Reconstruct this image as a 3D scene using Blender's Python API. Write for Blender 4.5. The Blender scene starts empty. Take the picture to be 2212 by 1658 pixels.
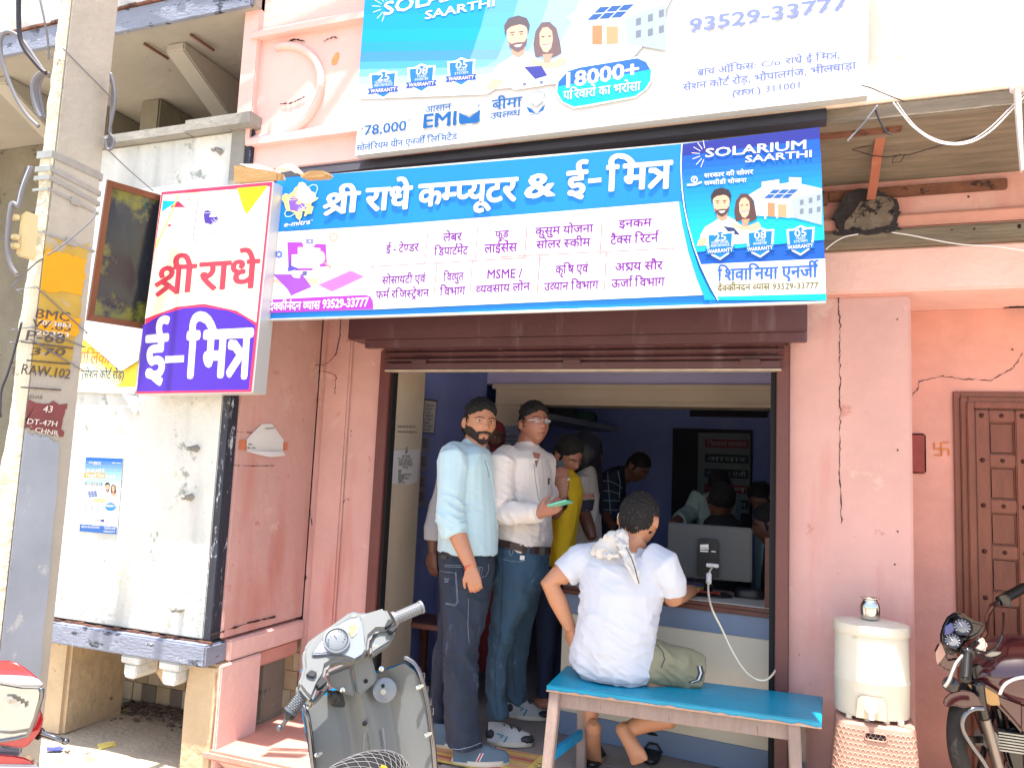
import bpy, bmesh, math, random
from mathutils import Vector, Matrix, noise
random.seed(7)
sc = bpy.context.scene
COL = sc.collection
R = math.radians
# ------------------------------------------------------------------ camera
W, H, FPX = 2211.0, 1658.0, 1660.0
def _camera():
    p, r, y = R(6.1), R(2.5), R(20.5)
    F = Vector((-math.sin(y)*math.cos(p), math.cos(y)*math.cos(p), math.sin(p)))
    R0 = Vector((math.cos(y), math.sin(y), 0)); U0 = R0.cross(F)
    Rt = R0*math.cos(r) + U0*math.sin(r); U = U0*math.cos(r) - R0*math.sin(r)
    return F, Rt, U
CF, CR, CU = _camera()
CC = Vector((0, -3.75, 1.38))
cam = bpy.data.objects.new('camera', bpy.data.cameras.new('camera')); COL.objects.link(cam)
mw = Matrix.Identity(4)
for i in range(3):
    mw[i][0] = CR[i]; mw[i][1] = CU[i]; mw[i][2] = -CF[i]; mw[i][3] = CC[i]
cam.matrix_world = mw
cam.data.sensor_width = 36; cam.data.lens = FPX/W*36; cam.data.clip_end = 500; cam.data.clip_start = .05
sc.camera = cam
# ------------------------------------------------------------------ light
SUN_EL, SUN_X = 79.0, -0.005
world = bpy.data.worlds.new('World'); sc.world = world; world.use_nodes = True
nt = world.node_tree; bg = nt.nodes['Background']
sky = nt.nodes.new('ShaderNodeTexSky'); sky.sky_type = 'NISHITA'; sky.sun_disc = False
sky.sun_elevation = R(SUN_EL); sky.sun_rotation = R(180); sky.air_density = 1.3; sky.dust_density = 2.5
nt.links.new(sky.outputs[0], bg.inputs[0]); bg.inputs[1].default_value = 0.15
sl = bpy.data.lights.new('sun', 'SUN'); sl.energy = 5.0; sl.angle = R(.5); sl.color = (1, .955, .88)
so = bpy.data.objects.new('sun', sl); COL.objects.link(so)
Ld = Vector((SUN_X, math.cos(R(SUN_EL)), -math.sin(R(SUN_EL)))).normalized()
so.rotation_euler = Ld.to_track_quat('-Z', 'Y').to_euler(); so.location = (0, -3, 8)
vs = sc.view_settings; vs.view_transform = 'Standard'; vs.look = 'None'; vs.gamma = 1; vs.exposure = 1.45; vs.use_curve_mapping = False
sc.cycles.max_bounces = 8; sc.cycles.diffuse_bounces = 5; sc.cycles.use_denoising = True
# ------------------------------------------------------------------ tracing helpers: a photograph point (2211 px wide) met with a plane of the place
_Z = dict(A=(0, 0, .26855), B=(0, 404.9, .26855), C=(0, 809.7, .26855), D=(0, 1212.4, .26855),
          S1=(728.7, 0, .26855), S2=(1295.5, 0, .26855), S3=(539.8, 323.9, .26855), S4=(1079.6, 269.9, .3416), S5=(1617.3, 0, .26855),
          K1=(809.7, 782.7, .2197), K2=(1187.6, 782.7, .24415), K3=(863.7, 1106.6, .1709), K4=(1106.6, 1106.6, .29297),
          K5=(566.8, 1241.6, .25107), K6=(917.7, 1349.5, .24403), K7=(1673.4, 1187.6, .28357), K8=(1727.4, 539.8, .39068),
          N1=(485.8, 296.9, .12207), N2=(539.8, 674.8, .14648), N3=(539.8, 890.7, .14648), N4=(1727.4, 345.5, .21866),
          N5=(0, 1403.5, .15335), N6=(539.8, 0, .22796), X=(0, 0, 1))
def Z(k, x, y): a = _Z[k]; return (a[0]+a[2]*x, a[1]+a[2]*y)
def ray(u, v): return CF + CR*((u-W/2)/FPX) + CU*((H/2-v)/FPX)
def PY(u, v, Y): r = ray(u, v); return CC + r*((Y-CC.y)/r.y)
def PZ(u, v, Zz): r = ray(u, v); return CC + r*((Zz-CC.z)/r.z)
def PX(u, v, X): r = ray(u, v); return CC + r*((X-CC.x)/r.x)
def PD(u, v, d): return CC + ray(u, v)*d
def PP(u, v, p0, n): r = ray(u, v); return CC + r*((p0-CC).dot(n)/r.dot(n))
# ------------------------------------------------------------------ materials
def _n(nt, t, **k):
    n = nt.nodes.new(t)
    for a, b in k.items():
        if hasattr(n, a): setattr(n, a, b)
    return n
_MC = {}
def mat(name, col, rough=.7, metal=0.0, var=.12, vs=3.0, bump=.0, bs=30.0, second=None, spec=.5, coat=0.0, vcol=False, stretch=None, weave=0, trans=0, alpha=1, streak=None, sheen=0):
    """procedural paint: base colour with soft tone variation, optional worn-through second colour (col, amount, scale), bump"""
    if name in _MC: return _MC[name]
    m = bpy.data.materials.new(name); m.use_nodes = True; t = m.node_tree; L = t.links.new
    b = t.nodes['Principled BSDF']; b.inputs['Roughness'].default_value = rough; b.inputs['Metallic'].default_value = metal
    b.inputs['Specular IOR Level'].default_value = spec; b.inputs['Coat Weight'].default_value = coat
    if sheen: b.inputs['Sheen Weight'].default_value = sheen
    if trans: b.inputs['Transmission Weight'].default_value = trans
    if alpha < 1: b.inputs['Alpha'].default_value = alpha
    tc = _n(t, 'ShaderNodeTexCoord'); vec = tc.outputs['Object']
    if stretch:
        mp = _n(t, 'ShaderNodeMapping'); mp.inputs['Scale'].default_value = stretch; L(vec, mp.inputs[0]); vec = mp.outputs[0]
    if vcol:
        at = _n(t, 'ShaderNodeVertexColor', layer_name='Col'); base = at.outputs[0]
    else:
        rgb = _n(t, 'ShaderNodeRGB'); rgb.outputs[0].default_value = (*col, 1); base = rgb.outputs[0]
    nz = _n(t, 'ShaderNodeTexNoise'); nz.inputs['Scale'].default_value = vs; nz.inputs['Detail'].default_value = 6; nz.inputs['Roughness'].default_value = .62
    L(vec, nz.inputs['Vector'])
    if var:
        mr = _n(t, 'ShaderNodeMapRange'); mr.inputs[1].default_value = .25; mr.inputs[2].default_value = .75
        mr.inputs[3].default_value = 1-var; mr.inputs[4].default_value = 1+var*.7; L(nz.outputs[0], mr.inputs[0])
        mx = _n(t, 'ShaderNodeVectorMath', operation='SCALE'); L(base, mx.inputs[0]); L(mr.outputs[0], mx.inputs['Scale']); base = mx.outputs[0]
    if streak:
        c2, amt, sx, sz = streak
        mp = _n(t, 'ShaderNodeMapping'); mp.inputs['Scale'].default_value = (sx, sx, sz); L(tc.outputs['Object'], mp.inputs[0])
        n3 = _n(t, 'ShaderNodeTexNoise'); n3.inputs['Scale'].default_value = 1; n3.inputs['Detail'].default_value = 5; L(mp.outputs[0], n3.inputs['Vector'])
        r3 = _n(t, 'ShaderNodeMapRange'); r3.inputs[1].default_value = .62-amt*.3; r3.inputs[2].default_value = .82-amt*.3; L(n3.outputs[0], r3.inputs[0])
        mm = _n(t, 'ShaderNodeMix', data_type='RGBA'); L(r3.outputs[0], mm.inputs[0]); L(base, mm.inputs[6]); mm.inputs[7].default_value = (*c2, 1); base = mm.outputs[2]
    if second:
        for s_ in (second if isinstance(second, list) else [second]):
            c2, amt, sc2 = s_
            n2 = _n(t, 'ShaderNodeTexNoise'); n2.inputs['Scale'].default_value = sc2; n2.inputs['Detail'].default_value = 9; n2.inputs['Roughness'].default_value = .7
            L(vec, n2.inputs['Vector'])
            r2 = _n(t, 'ShaderNodeMapRange'); e = .5+(.5-amt)*.42; r2.inputs[1].default_value = e; r2.inputs[2].default_value = e+.05; L(n2.outputs[0], r2.inputs[0])
            mm = _n(t, 'ShaderNodeMix', data_type='RGBA'); L(r2.outputs[0], mm.inputs[0]); L(base, mm.inputs[6]); mm.inputs[7].default_value = (*c2, 1); base = mm.outputs[2]
    L(base, b.inputs['Base Color'])
    if bump or weave:
        bn = _n(t, 'ShaderNodeBump'); bn.inputs['Distance'].default_value = .01
        nb = _n(t, 'ShaderNodeTexNoise'); nb.inputs['Scale'].default_value = bs; nb.inputs['Detail'].default_value = 5; L(vec, nb.inputs['Vector'])
        bn.inputs['Strength'].default_value = bump or .3
        L(nb.outputs[0], bn.inputs['Height'])
        L(bn.outputs[0], b.inputs['Normal'])
    _MC[name] = m
    return m
# ------------------------------------------------------------------ mesh builder
class MB:
    def __init__(s): s.v = []; s.f = []; s.c = []; s.col = None
    def add(s, vs, fs, col=None):
        o = len(s.v); s.v += [tuple(p) for p in vs]; s.f += [tuple(i+o for i in f) for f in fs]; s.c += [col or s.col]*len(fs)
    def hexa(s, p, col=None):  # bottom 0-3 ccw, top 4-7
        s.add(p, [(3,2,1,0),(4,5,6,7),(0,1,5,4),(1,2,6,5),(2,3,7,6),(3,0,4,7)], col)
    def box(s, x0, x1, y0, y1, z0, z1, col=None):
        s.hexa([(x0,y0,z0),(x1,y0,z0),(x1,y1,z0),(x0,y1,z0),(x0,y0,z1),(x1,y0,z1),(x1,y1,z1),(x0,y1,z1)], col)
    def bar(s, a, b, w, h, up=(0,0,1), col=None, w2=None, h2=None):
        a = Vector(a); b = Vector(b); d = (b-a).normalized(); up = Vector(up)
        sd = d.cross(up)
        if sd.length < 1e-4: sd = d.cross(Vector((1,0,0)))
        sd.normalize(); u2 = sd.cross(d)
        w2 = w if w2 is None else w2; h2 = h if h2 is None else h2
        q = [a-sd*w/2-u2*h/2, a+sd*w/2-u2*h/2, b+sd*w2/2-u2*h2/2, b-sd*w2/2-u2*h2/2,
             a-sd*w/2+u2*h/2, a+sd*w/2+u2*h/2, b+sd*w2/2+u2*h2/2, b-sd*w2/2+u2*h2/2]
        s.hexa(q, col)
    def loft(s, rings, cap=True, closed=False, col=None):
        n = len(rings[0]); vs = [p for r in rings for p in r]; fs = []
        m = len(rings)
        for i in range(m if closed else m-1):
            a = i*n; b = ((i+1) % m)*n
            for j in range(n): k = (j+1) % n; fs.append((a+j, a+k, b+k, b+j))
        if cap and not closed: fs.append(tuple(range(n))[::-1]); fs.append(tuple((m-1)*n+j for j in range(n)))
        s.add(vs, fs, col)
    def tube(s, pts, r, n=8, closed=False, col=None, flat=1.0, cap=True, up=None):
        pts = [Vector(p) for p in pts]; m = len(pts)
        rs = r if isinstance(r, (list, tuple)) else [r]*m
        rings = []; prev = None
        for i in range(m):
            if closed: d = pts[(i+1) % m]-pts[i-1]
            else: d = pts[min(i+1, m-1)]-pts[max(i-1, 0)]
            if d.length < 1e-9: d = Vector((0,0,1))
            d.normalize()
            if prev is None:
                ref = Vector(up) if up else (Vector((0,0,1)) if abs(d.z) < .9 else Vector((1,0,0)))
                x = d.cross(ref).normalized()
            else:
                x = prev - d*prev.dot(d)
                if x.length < 1e-6: x = d.cross(Vector((0,0,1)))
                x.normalize()
            prev = x; y = d.cross(x)
            rr = rs[i]; ra, rb = rr if isinstance(rr, (tuple, list)) else (rr, rr*flat)
            rings.append([pts[i]+x*ra*math.cos(2*math.pi*k/n)+y*rb*math.sin(2*math.pi*k/n) for k in range(n)])
        s.loft(rings, cap=cap, closed=closed, col=col)
    def prism(s, pts, ext, col=None):
        pts = [Vector(p) for p in pts]; ext = Vector(ext); n = len(pts)
        s.add(pts+[p+ext for p in pts], [tuple(range(n)), tuple(range(n, 2*n))[::-1]]+[(i, i+n, (i+1) % n+n, (i+1) % n) for i in range(n)], col)
    def poly(s, pts, col=None): s.add(pts, [tuple(range(len(pts)))], col)
    def lathe(s, prof, c=(0,0,0), ax=(0,0,1), n=24, sx=1, sy=1, col=None, cap=True):
        c = Vector(c); ax = Vector(ax).normalized(); ref = Vector((1,0,0)) if abs(ax.x) < .9 else Vector((0,1,0))
        y = ax.cross(ref).normalized(); x = y.cross(ax)
        s.loft([[c+ax*h+x*r*sx*math.cos(2*math.pi*k/n)+y*r*sy*math.sin(2*math.pi*k/n) for k in range(n)] for r, h in prof], cap=cap, col=col)
    def ball(s, c, r, n=12, m=8, col=None, rot=None):
        c = Vector(c); r = r if isinstance(r, (tuple, list, Vector)) else (r, r, r)
        rings = []
        for i in range(1, m):
            t = math.pi*i/m
            ring = []
            for k in range(n):
                p = Vector((r[0]*math.sin(t)*math.cos(2*math.pi*k/n), r[1]*math.sin(t)*math.sin(2*math.pi*k/n), -r[2]*math.cos(t)))
                if rot: p = rot @ p
                ring.append(c+p)
            rings.append(ring)
        s.loft(rings, cap=True, col=col)
    def grid(s, fn, nu, nv, col=None):
        vs = [fn(i/nu, j/nv) for j in range(nv+1) for i in range(nu+1)]
        s.add(vs, [(j*(nu+1)+i, j*(nu+1)+i+1, (j+1)*(nu+1)+i+1, (j+1)*(nu+1)+i) for j in range(nv) for i in range(nu)], col)
    def mesh(s, name):
        me = bpy.data.meshes.new(name); me.from_pydata(s.v, [], s.f)
        if any(c is not None for c in s.c):
            ca = me.color_attributes.new('Col', 'FLOAT_COLOR', 'CORNER'); k = 0
            d = []
            for f, c in zip(s.f, s.c):
                c = c or (1, 1, 1)
                for _ in f: d += [c[0], c[1], c[2], 1.0]
            ca.data.foreach_set('color', d)
        me.update(); return me
    def build(s, name, m, parent=None, smooth=False, bevel=0, seg=2, fix=True, recalc=True, loc=None, **props):
        me = s.mesh(name)
        if recalc or bevel:
            bm = bmesh.new(); bm.from_mesh(me)
            if recalc: bmesh.ops.recalc_face_normals(bm, faces=bm.faces)
            if bevel: bmesh.ops.bevel(bm, geom=[e for e in bm.edges if e.is_manifold and e.calc_face_angle(0) > .5], offset=bevel, segments=seg, affect='EDGES', clamp_overlap=True)
            bm.to_mesh(me); bm.free()
        return link(name, me, m, parent, smooth, **props)
def link(name, me, m, parent=None, smooth=False, **props):
    for q in (m if isinstance(m, (list, tuple)) else [m]): me.materials.append(q)
    if smooth is True: me.shade_smooth()
    elif smooth:
        me.shade_smooth()
        bm = bmesh.new(); bm.from_mesh(me)
        for e in bm.edges:
            if e.is_manifold and e.calc_face_angle(0) > R(smooth): e.smooth = False
        bm.to_mesh(me); bm.free()
    o = bpy.data.objects.new(name, me); COL.objects.link(o)
    if parent is not None:
        o.parent = parent
        if parent.parent is None: o.location = -parent.location
    for k, v in props.items(): o[k] = v
    return o
def thing(name, label, cat, loc=(0,0,0), group=None):
    o = bpy.data.objects.new(name, None); COL.objects.link(o); o.location = loc; o.empty_display_size = .1
    o['label'] = label; o['category'] = cat
    if group: o['group'] = group
    return o
def lt(label, cat, group=None):
    d = dict(label=label, category=cat)
    if group: d['group'] = group
    return d
def jit(pts, a): return [Vector(p)+Vector((random.uniform(-a, a), 0, random.uniform(-a, a))) for p in pts]
def srgb(r, g, b):
    f = lambda c: (c/255/12.92) if c/255 <= .04045 else ((c/255+.055)/1.055)**2.4
    return (f(r), f(g), f(b))
def wobgrid(mb, fn, nu, nv, amp, sc_, nrm):
    nrm = Vector(nrm)
    mb.grid(lambda a, b: (lambda p: p+nrm*amp*noise.noise(p*sc_))(Vector(fn(a, b))), nu, nv)
# ------------------------------------------------------------------ lettering
_GC = {}
def glyph(ch):
    if ch in _GC: return _GC[ch]
    def ev(s):
        c = bpy.data.curves.new('tmp', 'FONT'); c.body = s; c.size = 1; c.resolution_u = 2
        o = bpy.data.objects.new('tmp', c); me = o.to_mesh()
        vs = [(v.co.x, v.co.y) for v in me.vertices]; fs = [tuple(p.vertices) for p in me.polygons]
        o.to_mesh_clear(); bpy.data.objects.remove(o); bpy.data.curves.remove(c); return vs, fs
    if ch == ' ': _GC[ch] = ([], [], .26); return _GC[ch]
    a = ev(ch); bar = '।' if ord(ch) > 0x900 and ord(ch) < 0x980 else 'I'
    mb_ = ev(bar)[0]; mx = ev(ch+bar)[0]
    adv = max(p[0] for p in mx) - max(p[0] for p in mb_)
    _GC[ch] = (a[0], a[1], adv); return _GC[ch]
def clipx(vs, fs, x, keep_left=True):
    bm = bmesh.new(); bv = [bm.verts.new((p[0], p[1], 0)) for p in vs]
    for f in fs:
        try: bm.faces.new([bv[i] for i in f])
        except Exception: pass
    bmesh.ops.bisect_plane(bm, geom=bm.verts[:]+bm.edges[:]+bm.faces[:], plane_co=(x, 0, 0), plane_no=(1, 0, 0), clear_outer=keep_left, clear_inner=not keep_left)
    bm.verts.index_update(); r = ([(v.co.x, v.co.y) for v in bm.verts], [tuple(v.index for v in f.verts) for f in bm.faces]); bm.free(); return r
def stroke2(pts, w):
    vs = []; fs = []
    for a, b in zip(pts[:-1], pts[1:]):
        dx, dy = b[0]-a[0], b[1]-a[1]; l = math.hypot(dx, dy) or 1; ex, ey = dx/l*w*.35, dy/l*w*.35; nx, ny = -dy/l*w/2, dx/l*w/2
        o = len(vs); z = o*.000012; vs += [(a[0]-ex+nx, a[1]-ey+ny, z), (a[0]-ex-nx, a[1]-ey-ny, z), (b[0]+ex-nx, b[1]+ey-ny, z), (b[0]+ex+nx, b[1]+ey+ny, z)]; fs.append((o, o+1, o+2, o+3))
    return vs, fs
def arc2(cx, cy, r, a0, a1, n=8, ry=None): return [(cx+r*math.cos(R(a0+(a1-a0)*i/n)), cy+(ry or r)*math.sin(R(a0+(a1-a0)*i/n))) for i in range(n+1)]
SW = .07
def special(k):
    if k == 'TRA': st = [[(0,.587),(.56,.587)], [(.46,.6),(.46,0)], [(.08,.43),(.18,.42),(.30,.33),(.44,.27)], [(.36,.30),(.09,.04)]]; adv = .56
    elif k == 'SHRA': st = [[(.42,.587),(.62,.587)], [(.50,.6),(.50,0)], arc2(.24,.46,.12,215,-60,9)+[(.05,.2)], [(.16,.26),(.30,.17),(.49,.02)], [(.33,.16),(.09,-.03)]]; adv = .60
    elif k == 'KSHA': st = [[(0,.587),(.66,.587)], [(.55,.6),(.55,0)], [(.30,.6),(.26,.52)], arc2(.21,.42,.095,60,275,8)+[(.35,.25),(.12,.03)], [(.24,.30),(.40,.13),(.53,.10)]]; adv = .66
    elif k == 'REPH': st = [arc2(-.02,.76,.11,250,60,6)]; adv = 0
    elif k == 'RAK': st = [[(-.12,.2),(-.36,.03)]]; adv = 0
    elif k == 'TRAK': st = [[(-.38,-.17),(-.24,-.03),(-.1,-.17)]]; adv = 0
    vs, fs = [], []
    for s_ in st:
        a, b = stroke2(s_, SW); o = len(vs); vs += [(p[0], p[1], p[2]+o*.00001) for p in a]; fs += [tuple(i+o for i in f) for f in b]
    return vs, fs, adv
CONS = set('कखगघचछजझटठडढणतथदधनपफबभमयरलवशषसह'); MAT = set('ािीुूृेैोौॉंँ़ः')
def shape(s):
    """small Devanagari shaper: returns (verts, faces, width) in em"""
    out = []; i = 0; n = len(s)
    while i < n:
        ch = s[i]
        if ch in CONS:
            cl = [ch]; i += 1
            while i < n and s[i] == '्' and i+1 < n and s[i+1] in CONS: cl.append(s[i+1]); i += 2
            if i < n and s[i] == '़': cl.append('NUK'); i += 1
            ms = []
            while i < n and s[i] in MAT: ms.append(s[i]); i += 1
            nuk = 'NUK' in cl; cl = [c for c in cl if c != 'NUK']
            reph = cl[0] == 'र' and len(cl) > 1
            if reph: cl = cl[1:]
            if 'ि' in ms: out.append(('g', 'ि')); ms = [m for m in ms if m != 'ि']
            rak = len(cl) > 1 and cl[-1] == 'र'
            if rak: cl = cl[:-1]
            last = cl[-1]
            if cl[-2:] == ['क', 'ष']: cl = cl[:-2]; last = '*KSHA'
            for c in (cl[:-1] if last != '*KSHA' else cl): out.append(('h', c))
            if last == '*KSHA': out.append(('s', 'KSHA'))
            elif rak and last == 'त': out.append(('s', 'TRA'))
            elif rak and last == 'श': out.append(('s', 'SHRA'))
            else:
                out.append(('g', last))
                if rak: out.append(('s', 'TRAK' if last in 'टड' else 'RAK'))
            if nuk: out.append(('g', '़'))
            for m in ms: out.append(('g', m))
            if reph: out.append(('s', 'REPH'))
        else: out.append(('g', ch)); i += 1
    vs, fs, x = [], [], 0
    for k, c in out:
        if k == 's': a, b, adv = special(c)
        elif k == 'h':
            a, b, adv = glyph(c); cut = adv*(.74 if c == 'क' else 1)-(.0 if c == 'क' else .175)
            a, b = clipx(a, b, cut); adv = cut
        else: a, b, adv = glyph(c)
        o = len(vs); zz = (len(vs) % 7)*.00002+(.0001 if c in MAT else 0); vs += [(p[0]+x, p[1], zz+(p[2] if len(p) > 2 else 0)) for p in a]; fs += [tuple(q+o for q in f) for f in b]; x += adv
    return vs, fs, x
def lettering(mb, s, fr, wid, hgt, col=None, bold=0.0, deva=True, slant=0.0, layer=.0012):
    """fr = (origin, xdir, ydir, normal); wid, hgt in metres (hgt: baseline to headline or cap height)"""
    vs, fs, w = shape(s)
    if not vs: return
    o, xd, yd, nn = [Vector(q) for q in fr]
    xm = min(p[0] for p in vs); xM = max(p[0] for p in vs)
    sx = wid/(xM-xm); sy = hgt/(.622 if deva else .68)
    offs = [(0, 0)] if not bold else [(0,0),(bold,0),(-bold,0),(0,bold*.8),(0,-bold*.8),(bold*.7,bold*.6),(-bold*.7,bold*.6),(bold*.7,-bold*.6),(-bold*.7,-bold*.6)]
    if bold and bold < .012: offs = offs[:3]
    for k, (dx, dy) in enumerate(offs):
        mb.add([o+xd*((p[0]-xm+dx)*sx+slant*p[1]*sy)+yd*((p[1]+dy)*sy)+nn*(layer+k*.00008+p[2]) for p in vs], fs, col)
# ================================================================== MATERIALS
PINK = srgb(222, 132, 116)
m_pink = mat('pink_plaster', srgb(202,157,150), .85, var=.14, vs=2.2, bump=.35, bs=22, second=[(srgb(206,168,158), .30, 4.0), (srgb(186,128,118), .20, 7.5), (srgb(140,96,88), .12, 26.0)], streak=(srgb(192,126,116), .30, 5.0, .9))
m_pink_up = mat('pale_pink_plaster', srgb(226,184,176), .85, var=.10, vs=3, bump=.5, bs=26, second=[(srgb(226,170,146), .10, 5.0), (srgb(200,166,152), .13, 19.0)])
m_pink_dk = mat('deep_pink_paint', srgb(208,150,136), .8, var=.16, vs=5, bump=.3, bs=30)
m_white = mat('whitewash', srgb(208,208,203), .9, var=.14, vs=3.5, bump=.8, bs=30, second=[(srgb(186,182,152), .24, 2.2), (srgb(142,148,143), .25, 6.5), (srgb(70,74,74), .13, 24.0)], streak=(srgb(160,164,164), .36, 3.6, .5))
m_black_band = mat('peeling_black_paint', srgb(38,42,56), .55, var=.2, vs=8, bump=.5, bs=40, second=[(srgb(190,195,205), .33, 11.0)], stretch=(3,3,.8))
m_slateblue = mat('worn_grey_blue_paint', srgb(128,134,152), .6, var=.2, vs=6, bump=.5, bs=35, second=[(srgb(50,54,66), .33, 6.0), (srgb(225,225,225), .16, 15.0)], stretch=(1,1,2.5))
m_conc = mat('old_concrete', srgb(140,137,130), .9, var=.22, vs=5, bump=.6, bs=28, second=[(srgb(95,88,78), .18, 9.0)])
m_conc_line = mat('board_marked_concrete', srgb(122,110,96), .9, var=.4, vs=3, bump=.5, bs=16, stretch=(1.2,9,9), second=[(srgb(100,90,76), .25, 5.0)])
m_lime = mat('pale_limewash_soffit', srgb(158,153,144), .9, var=.10, vs=3, bump=.3, bs=22, second=[(srgb(130,120,106), .12, 8.0)])
m_olive = mat('weathered_olive_plaster', srgb(120,114,100), .92, var=.3, vs=2.6, bump=.8, bs=17, second=[(srgb(70,66,58), .24, 5.0), (srgb(165,160,146), .15, 12.0)])
m_stone = mat('sandy_rough_plaster', srgb(196,172,140), .92, var=.22, vs=4, bump=.9, bs=24, second=[(srgb(130,104,78), .2, 8.0)])
m_maroon = mat('maroon_enamel', srgb(84,52,56), .42, var=.18, vs=5, bump=.12, bs=30, second=[(srgb(170,160,165), .06, 30.0)], streak=(srgb(112,92,98), .12, 13.0, 1.6))
m_maroon_post = mat('maroon_post_enamel', srgb(98,52,50), .45, var=.18, vs=8, bump=.2, bs=40, second=[(srgb(215,205,200), .09, 26.0)])
m_cream = mat('cream_distemper', srgb(208,192,170), .85, var=.08, vs=3, bump=.25, bs=24, second=[(srgb(170,150,128), .12, 9.0)])
m_blue_room = mat('blue_room_paint', srgb(134,150,218), .85, var=.10, vs=2, bump=.2, bs=20, streak=(srgb(150,160,212), .3, 3.0, 1.0))
m_dark = mat('dark_shadow_gap', srgb(22,20,24), .9)
m_crack = mat('crack_shadow', srgb(40,22,20), 1.0, var=0)
m_dust = mat('dusty_ground', srgb(182,168,148), .95, var=.18, vs=2.5, bump=.9, bs=40, second=[(srgb(150,128,100), .28, 3.5), (srgb(120,105,88), .12, 26.0)])
m_floor = mat('cement_floor', srgb(140,132,128), .75, var=.22, vs=5, bump=.3, bs=30, second=[(srgb(176,110,98), .20, 5.0)])
m_plat = mat('worn_pink_floor', srgb(196,140,124), .8, var=.2, vs=5, bump=.3, bs=30, second=[(srgb(150,134,124), .3, 6.0)])
m_tin = mat('dark_tin_sheet', srgb(52,52,60), .45, metal=.3, var=.2, vs=5)
m_frame_al = mat('aluminium_frame', srgb(205,205,205), .4, metal=.3, var=.05)
m_wood_door = mat('red_brown_door_wood', srgb(120,62,42), .42, var=.25, vs=4, bump=.35, bs=26, stretch=(6,6,1), second=[(srgb(196,160,140), .05, 24.0), (srgb(70,34,24), .2, 6.0)])
m_wood_panel = mat('door_panel_wood', srgb(116,60,40), .5, var=.3, vs=3, bump=.35, bs=22, stretch=(7,7,1), second=[(srgb(170,120,96), .08, 17.0)])
m_print = mat('printed_vinyl', (1,1,1), .42, var=0, vcol=True, spec=.35, bump=.05, bs=300)
m_paper = mat('paper', srgb(214,212,212), .8, var=.05)
m_ink = mat('black_ink', srgb(24,24,30), .7, var=.15, vs=60)
m_rust = mat('rusty_angle_iron', srgb(118,78,62), .8, metal=.2, var=.3, vs=12, bump=.5, bs=60, second=[(srgb(60,40,40), .35, 14.0)])
m_steel = mat('polished_steel', srgb(200,200,196), .16, metal=1, var=.03)
m_chrome = mat('chrome', srgb(118,118,124), .12, metal=1, var=0)
m_blackpl = mat('black_plastic', srgb(26,26,28), .4, var=.12, vs=12)
m_wire_gray = mat('grey_cable_sheath', srgb(110,110,116), .5, var=.1)
m_wire_dark = mat('black_cable_sheath', srgb(34,28,36), .5)
m_wire_white = mat('white_cable_sheath', srgb(226,222,226), .4, var=.05)
m_galv = mat('galvanised_strap', srgb(170,168,160), .45, metal=.6, var=.15, vs=20)
m_card = mat('brown_cardboard', srgb(176,140,94), .85, var=.12, vs=9, bump=.3, bs=60, stretch=(1,1,3))
m_cardw = mat('white_cardboard', srgb(226,222,212), .8, var=.06)
# ================================================================== GROUND AND FLOORS
g = MB(); GZ = -.14
g.grid(lambda a, b: (-40+80*a, -45+90*b, GZ), 2, 2)
g.build('ground', m_dust, kind='structure')
g = MB()  # uneven dusty verge in front of the left house
wobgrid(g, lambda a, b: (-7+5.4*a, -2.4+2.6*b, GZ+.012), 90, 50, .02, 3.1, (0,0,1))
g.build('dusty_verge', m_dust, smooth=True, kind='structure')
g = MB(); g.box(-2.75, .9, .36, 4.2, -.14, -.002); g.box(-2.14, .47, .0, .36, -.14, -.002); g.build('shop_floor', m_floor, kind='structure')
# raised pink platform (front step) with rounded edge
pf = [PZ(*p, -.0) for p in ((520,1590),(578,1656))]
s = thing('front_step', 'worn pink concrete step with rounded lip in front of the shop', 'step', (-1.2, -.5, GZ))
g = MB(); yF = -.70
g.box(-2.62, -1.55, yF, .0, -.045, 0.0); g.build('top_slab', m_plat, s, bevel=.012)
g = MB(); g.prism([(-2.56,yF+.03,-.046),(-1.55,yF+.03,-.046),(-1.55,yF+.10,GZ),(-2.50,yF+.10,GZ)], (0,.5,0)); g.build('riser', m_pink_up, s, bevel=.01)
g = MB(); g.box(-1.548, .50, -.62, .0, GZ, -.004); g.build('floor_slab', m_floor, s, bevel=.008)
# ================================================================== SHOP BUILDING
b = thing('shop_building', 'pink plastered shop building with an overhanging upper storey behind the banners', 'building', (-1, 0, 0))
XS = -2.58; YB = -.70
def wbox(name, m, *a, bev=.006, par=b, **k):
    q = MB(); q.box(*a); return q.build(name, m, par, bevel=bev, **k)
wbox('wall', m_pink, XS, -2.165, -.02, .36, GZ, 2.72)
wbox('wall', m_pink, XS+.05, -2.36, -.045, -.0205, .02, 2.60, bev=.012)
wbox('wall', m_pink, -2.166, -.04, .0, .30, 2.02, 2.72)
wbox('wall', m_pink, -.042, .47, .0, .60, GZ, 2.40, bev=.01)
wbox('pilaster', m_pink_dk, -.02, .475, -.022, -.001, 2.21, 2.30, bev=.006)
wbox('beam', m_pink_up, -.04, 4.0, -.035, .5, 2.222, 2.42, bev=.008)
wbox('moulding', m_conc_line, -.04, 4.0, -.075, -.0, 2.422, 2.50, bev=.01)
wbox('moulding', m_pink_dk, -.04, 4.0, -.05, -.0, 2.502, 2.57, bev=.01)
wbox('wall', m_pink, -.04, 4.0, -.02, .5, 2.572, 2.80)
wbox('cornice', m_rust, .13, .84, -.05, -.021, 2.655, 2.70, bev=.004)
wbox('cornice', m_rust, -2.5, .128, -.06, -.021, 2.64, 2.70, bev=.004)
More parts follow.
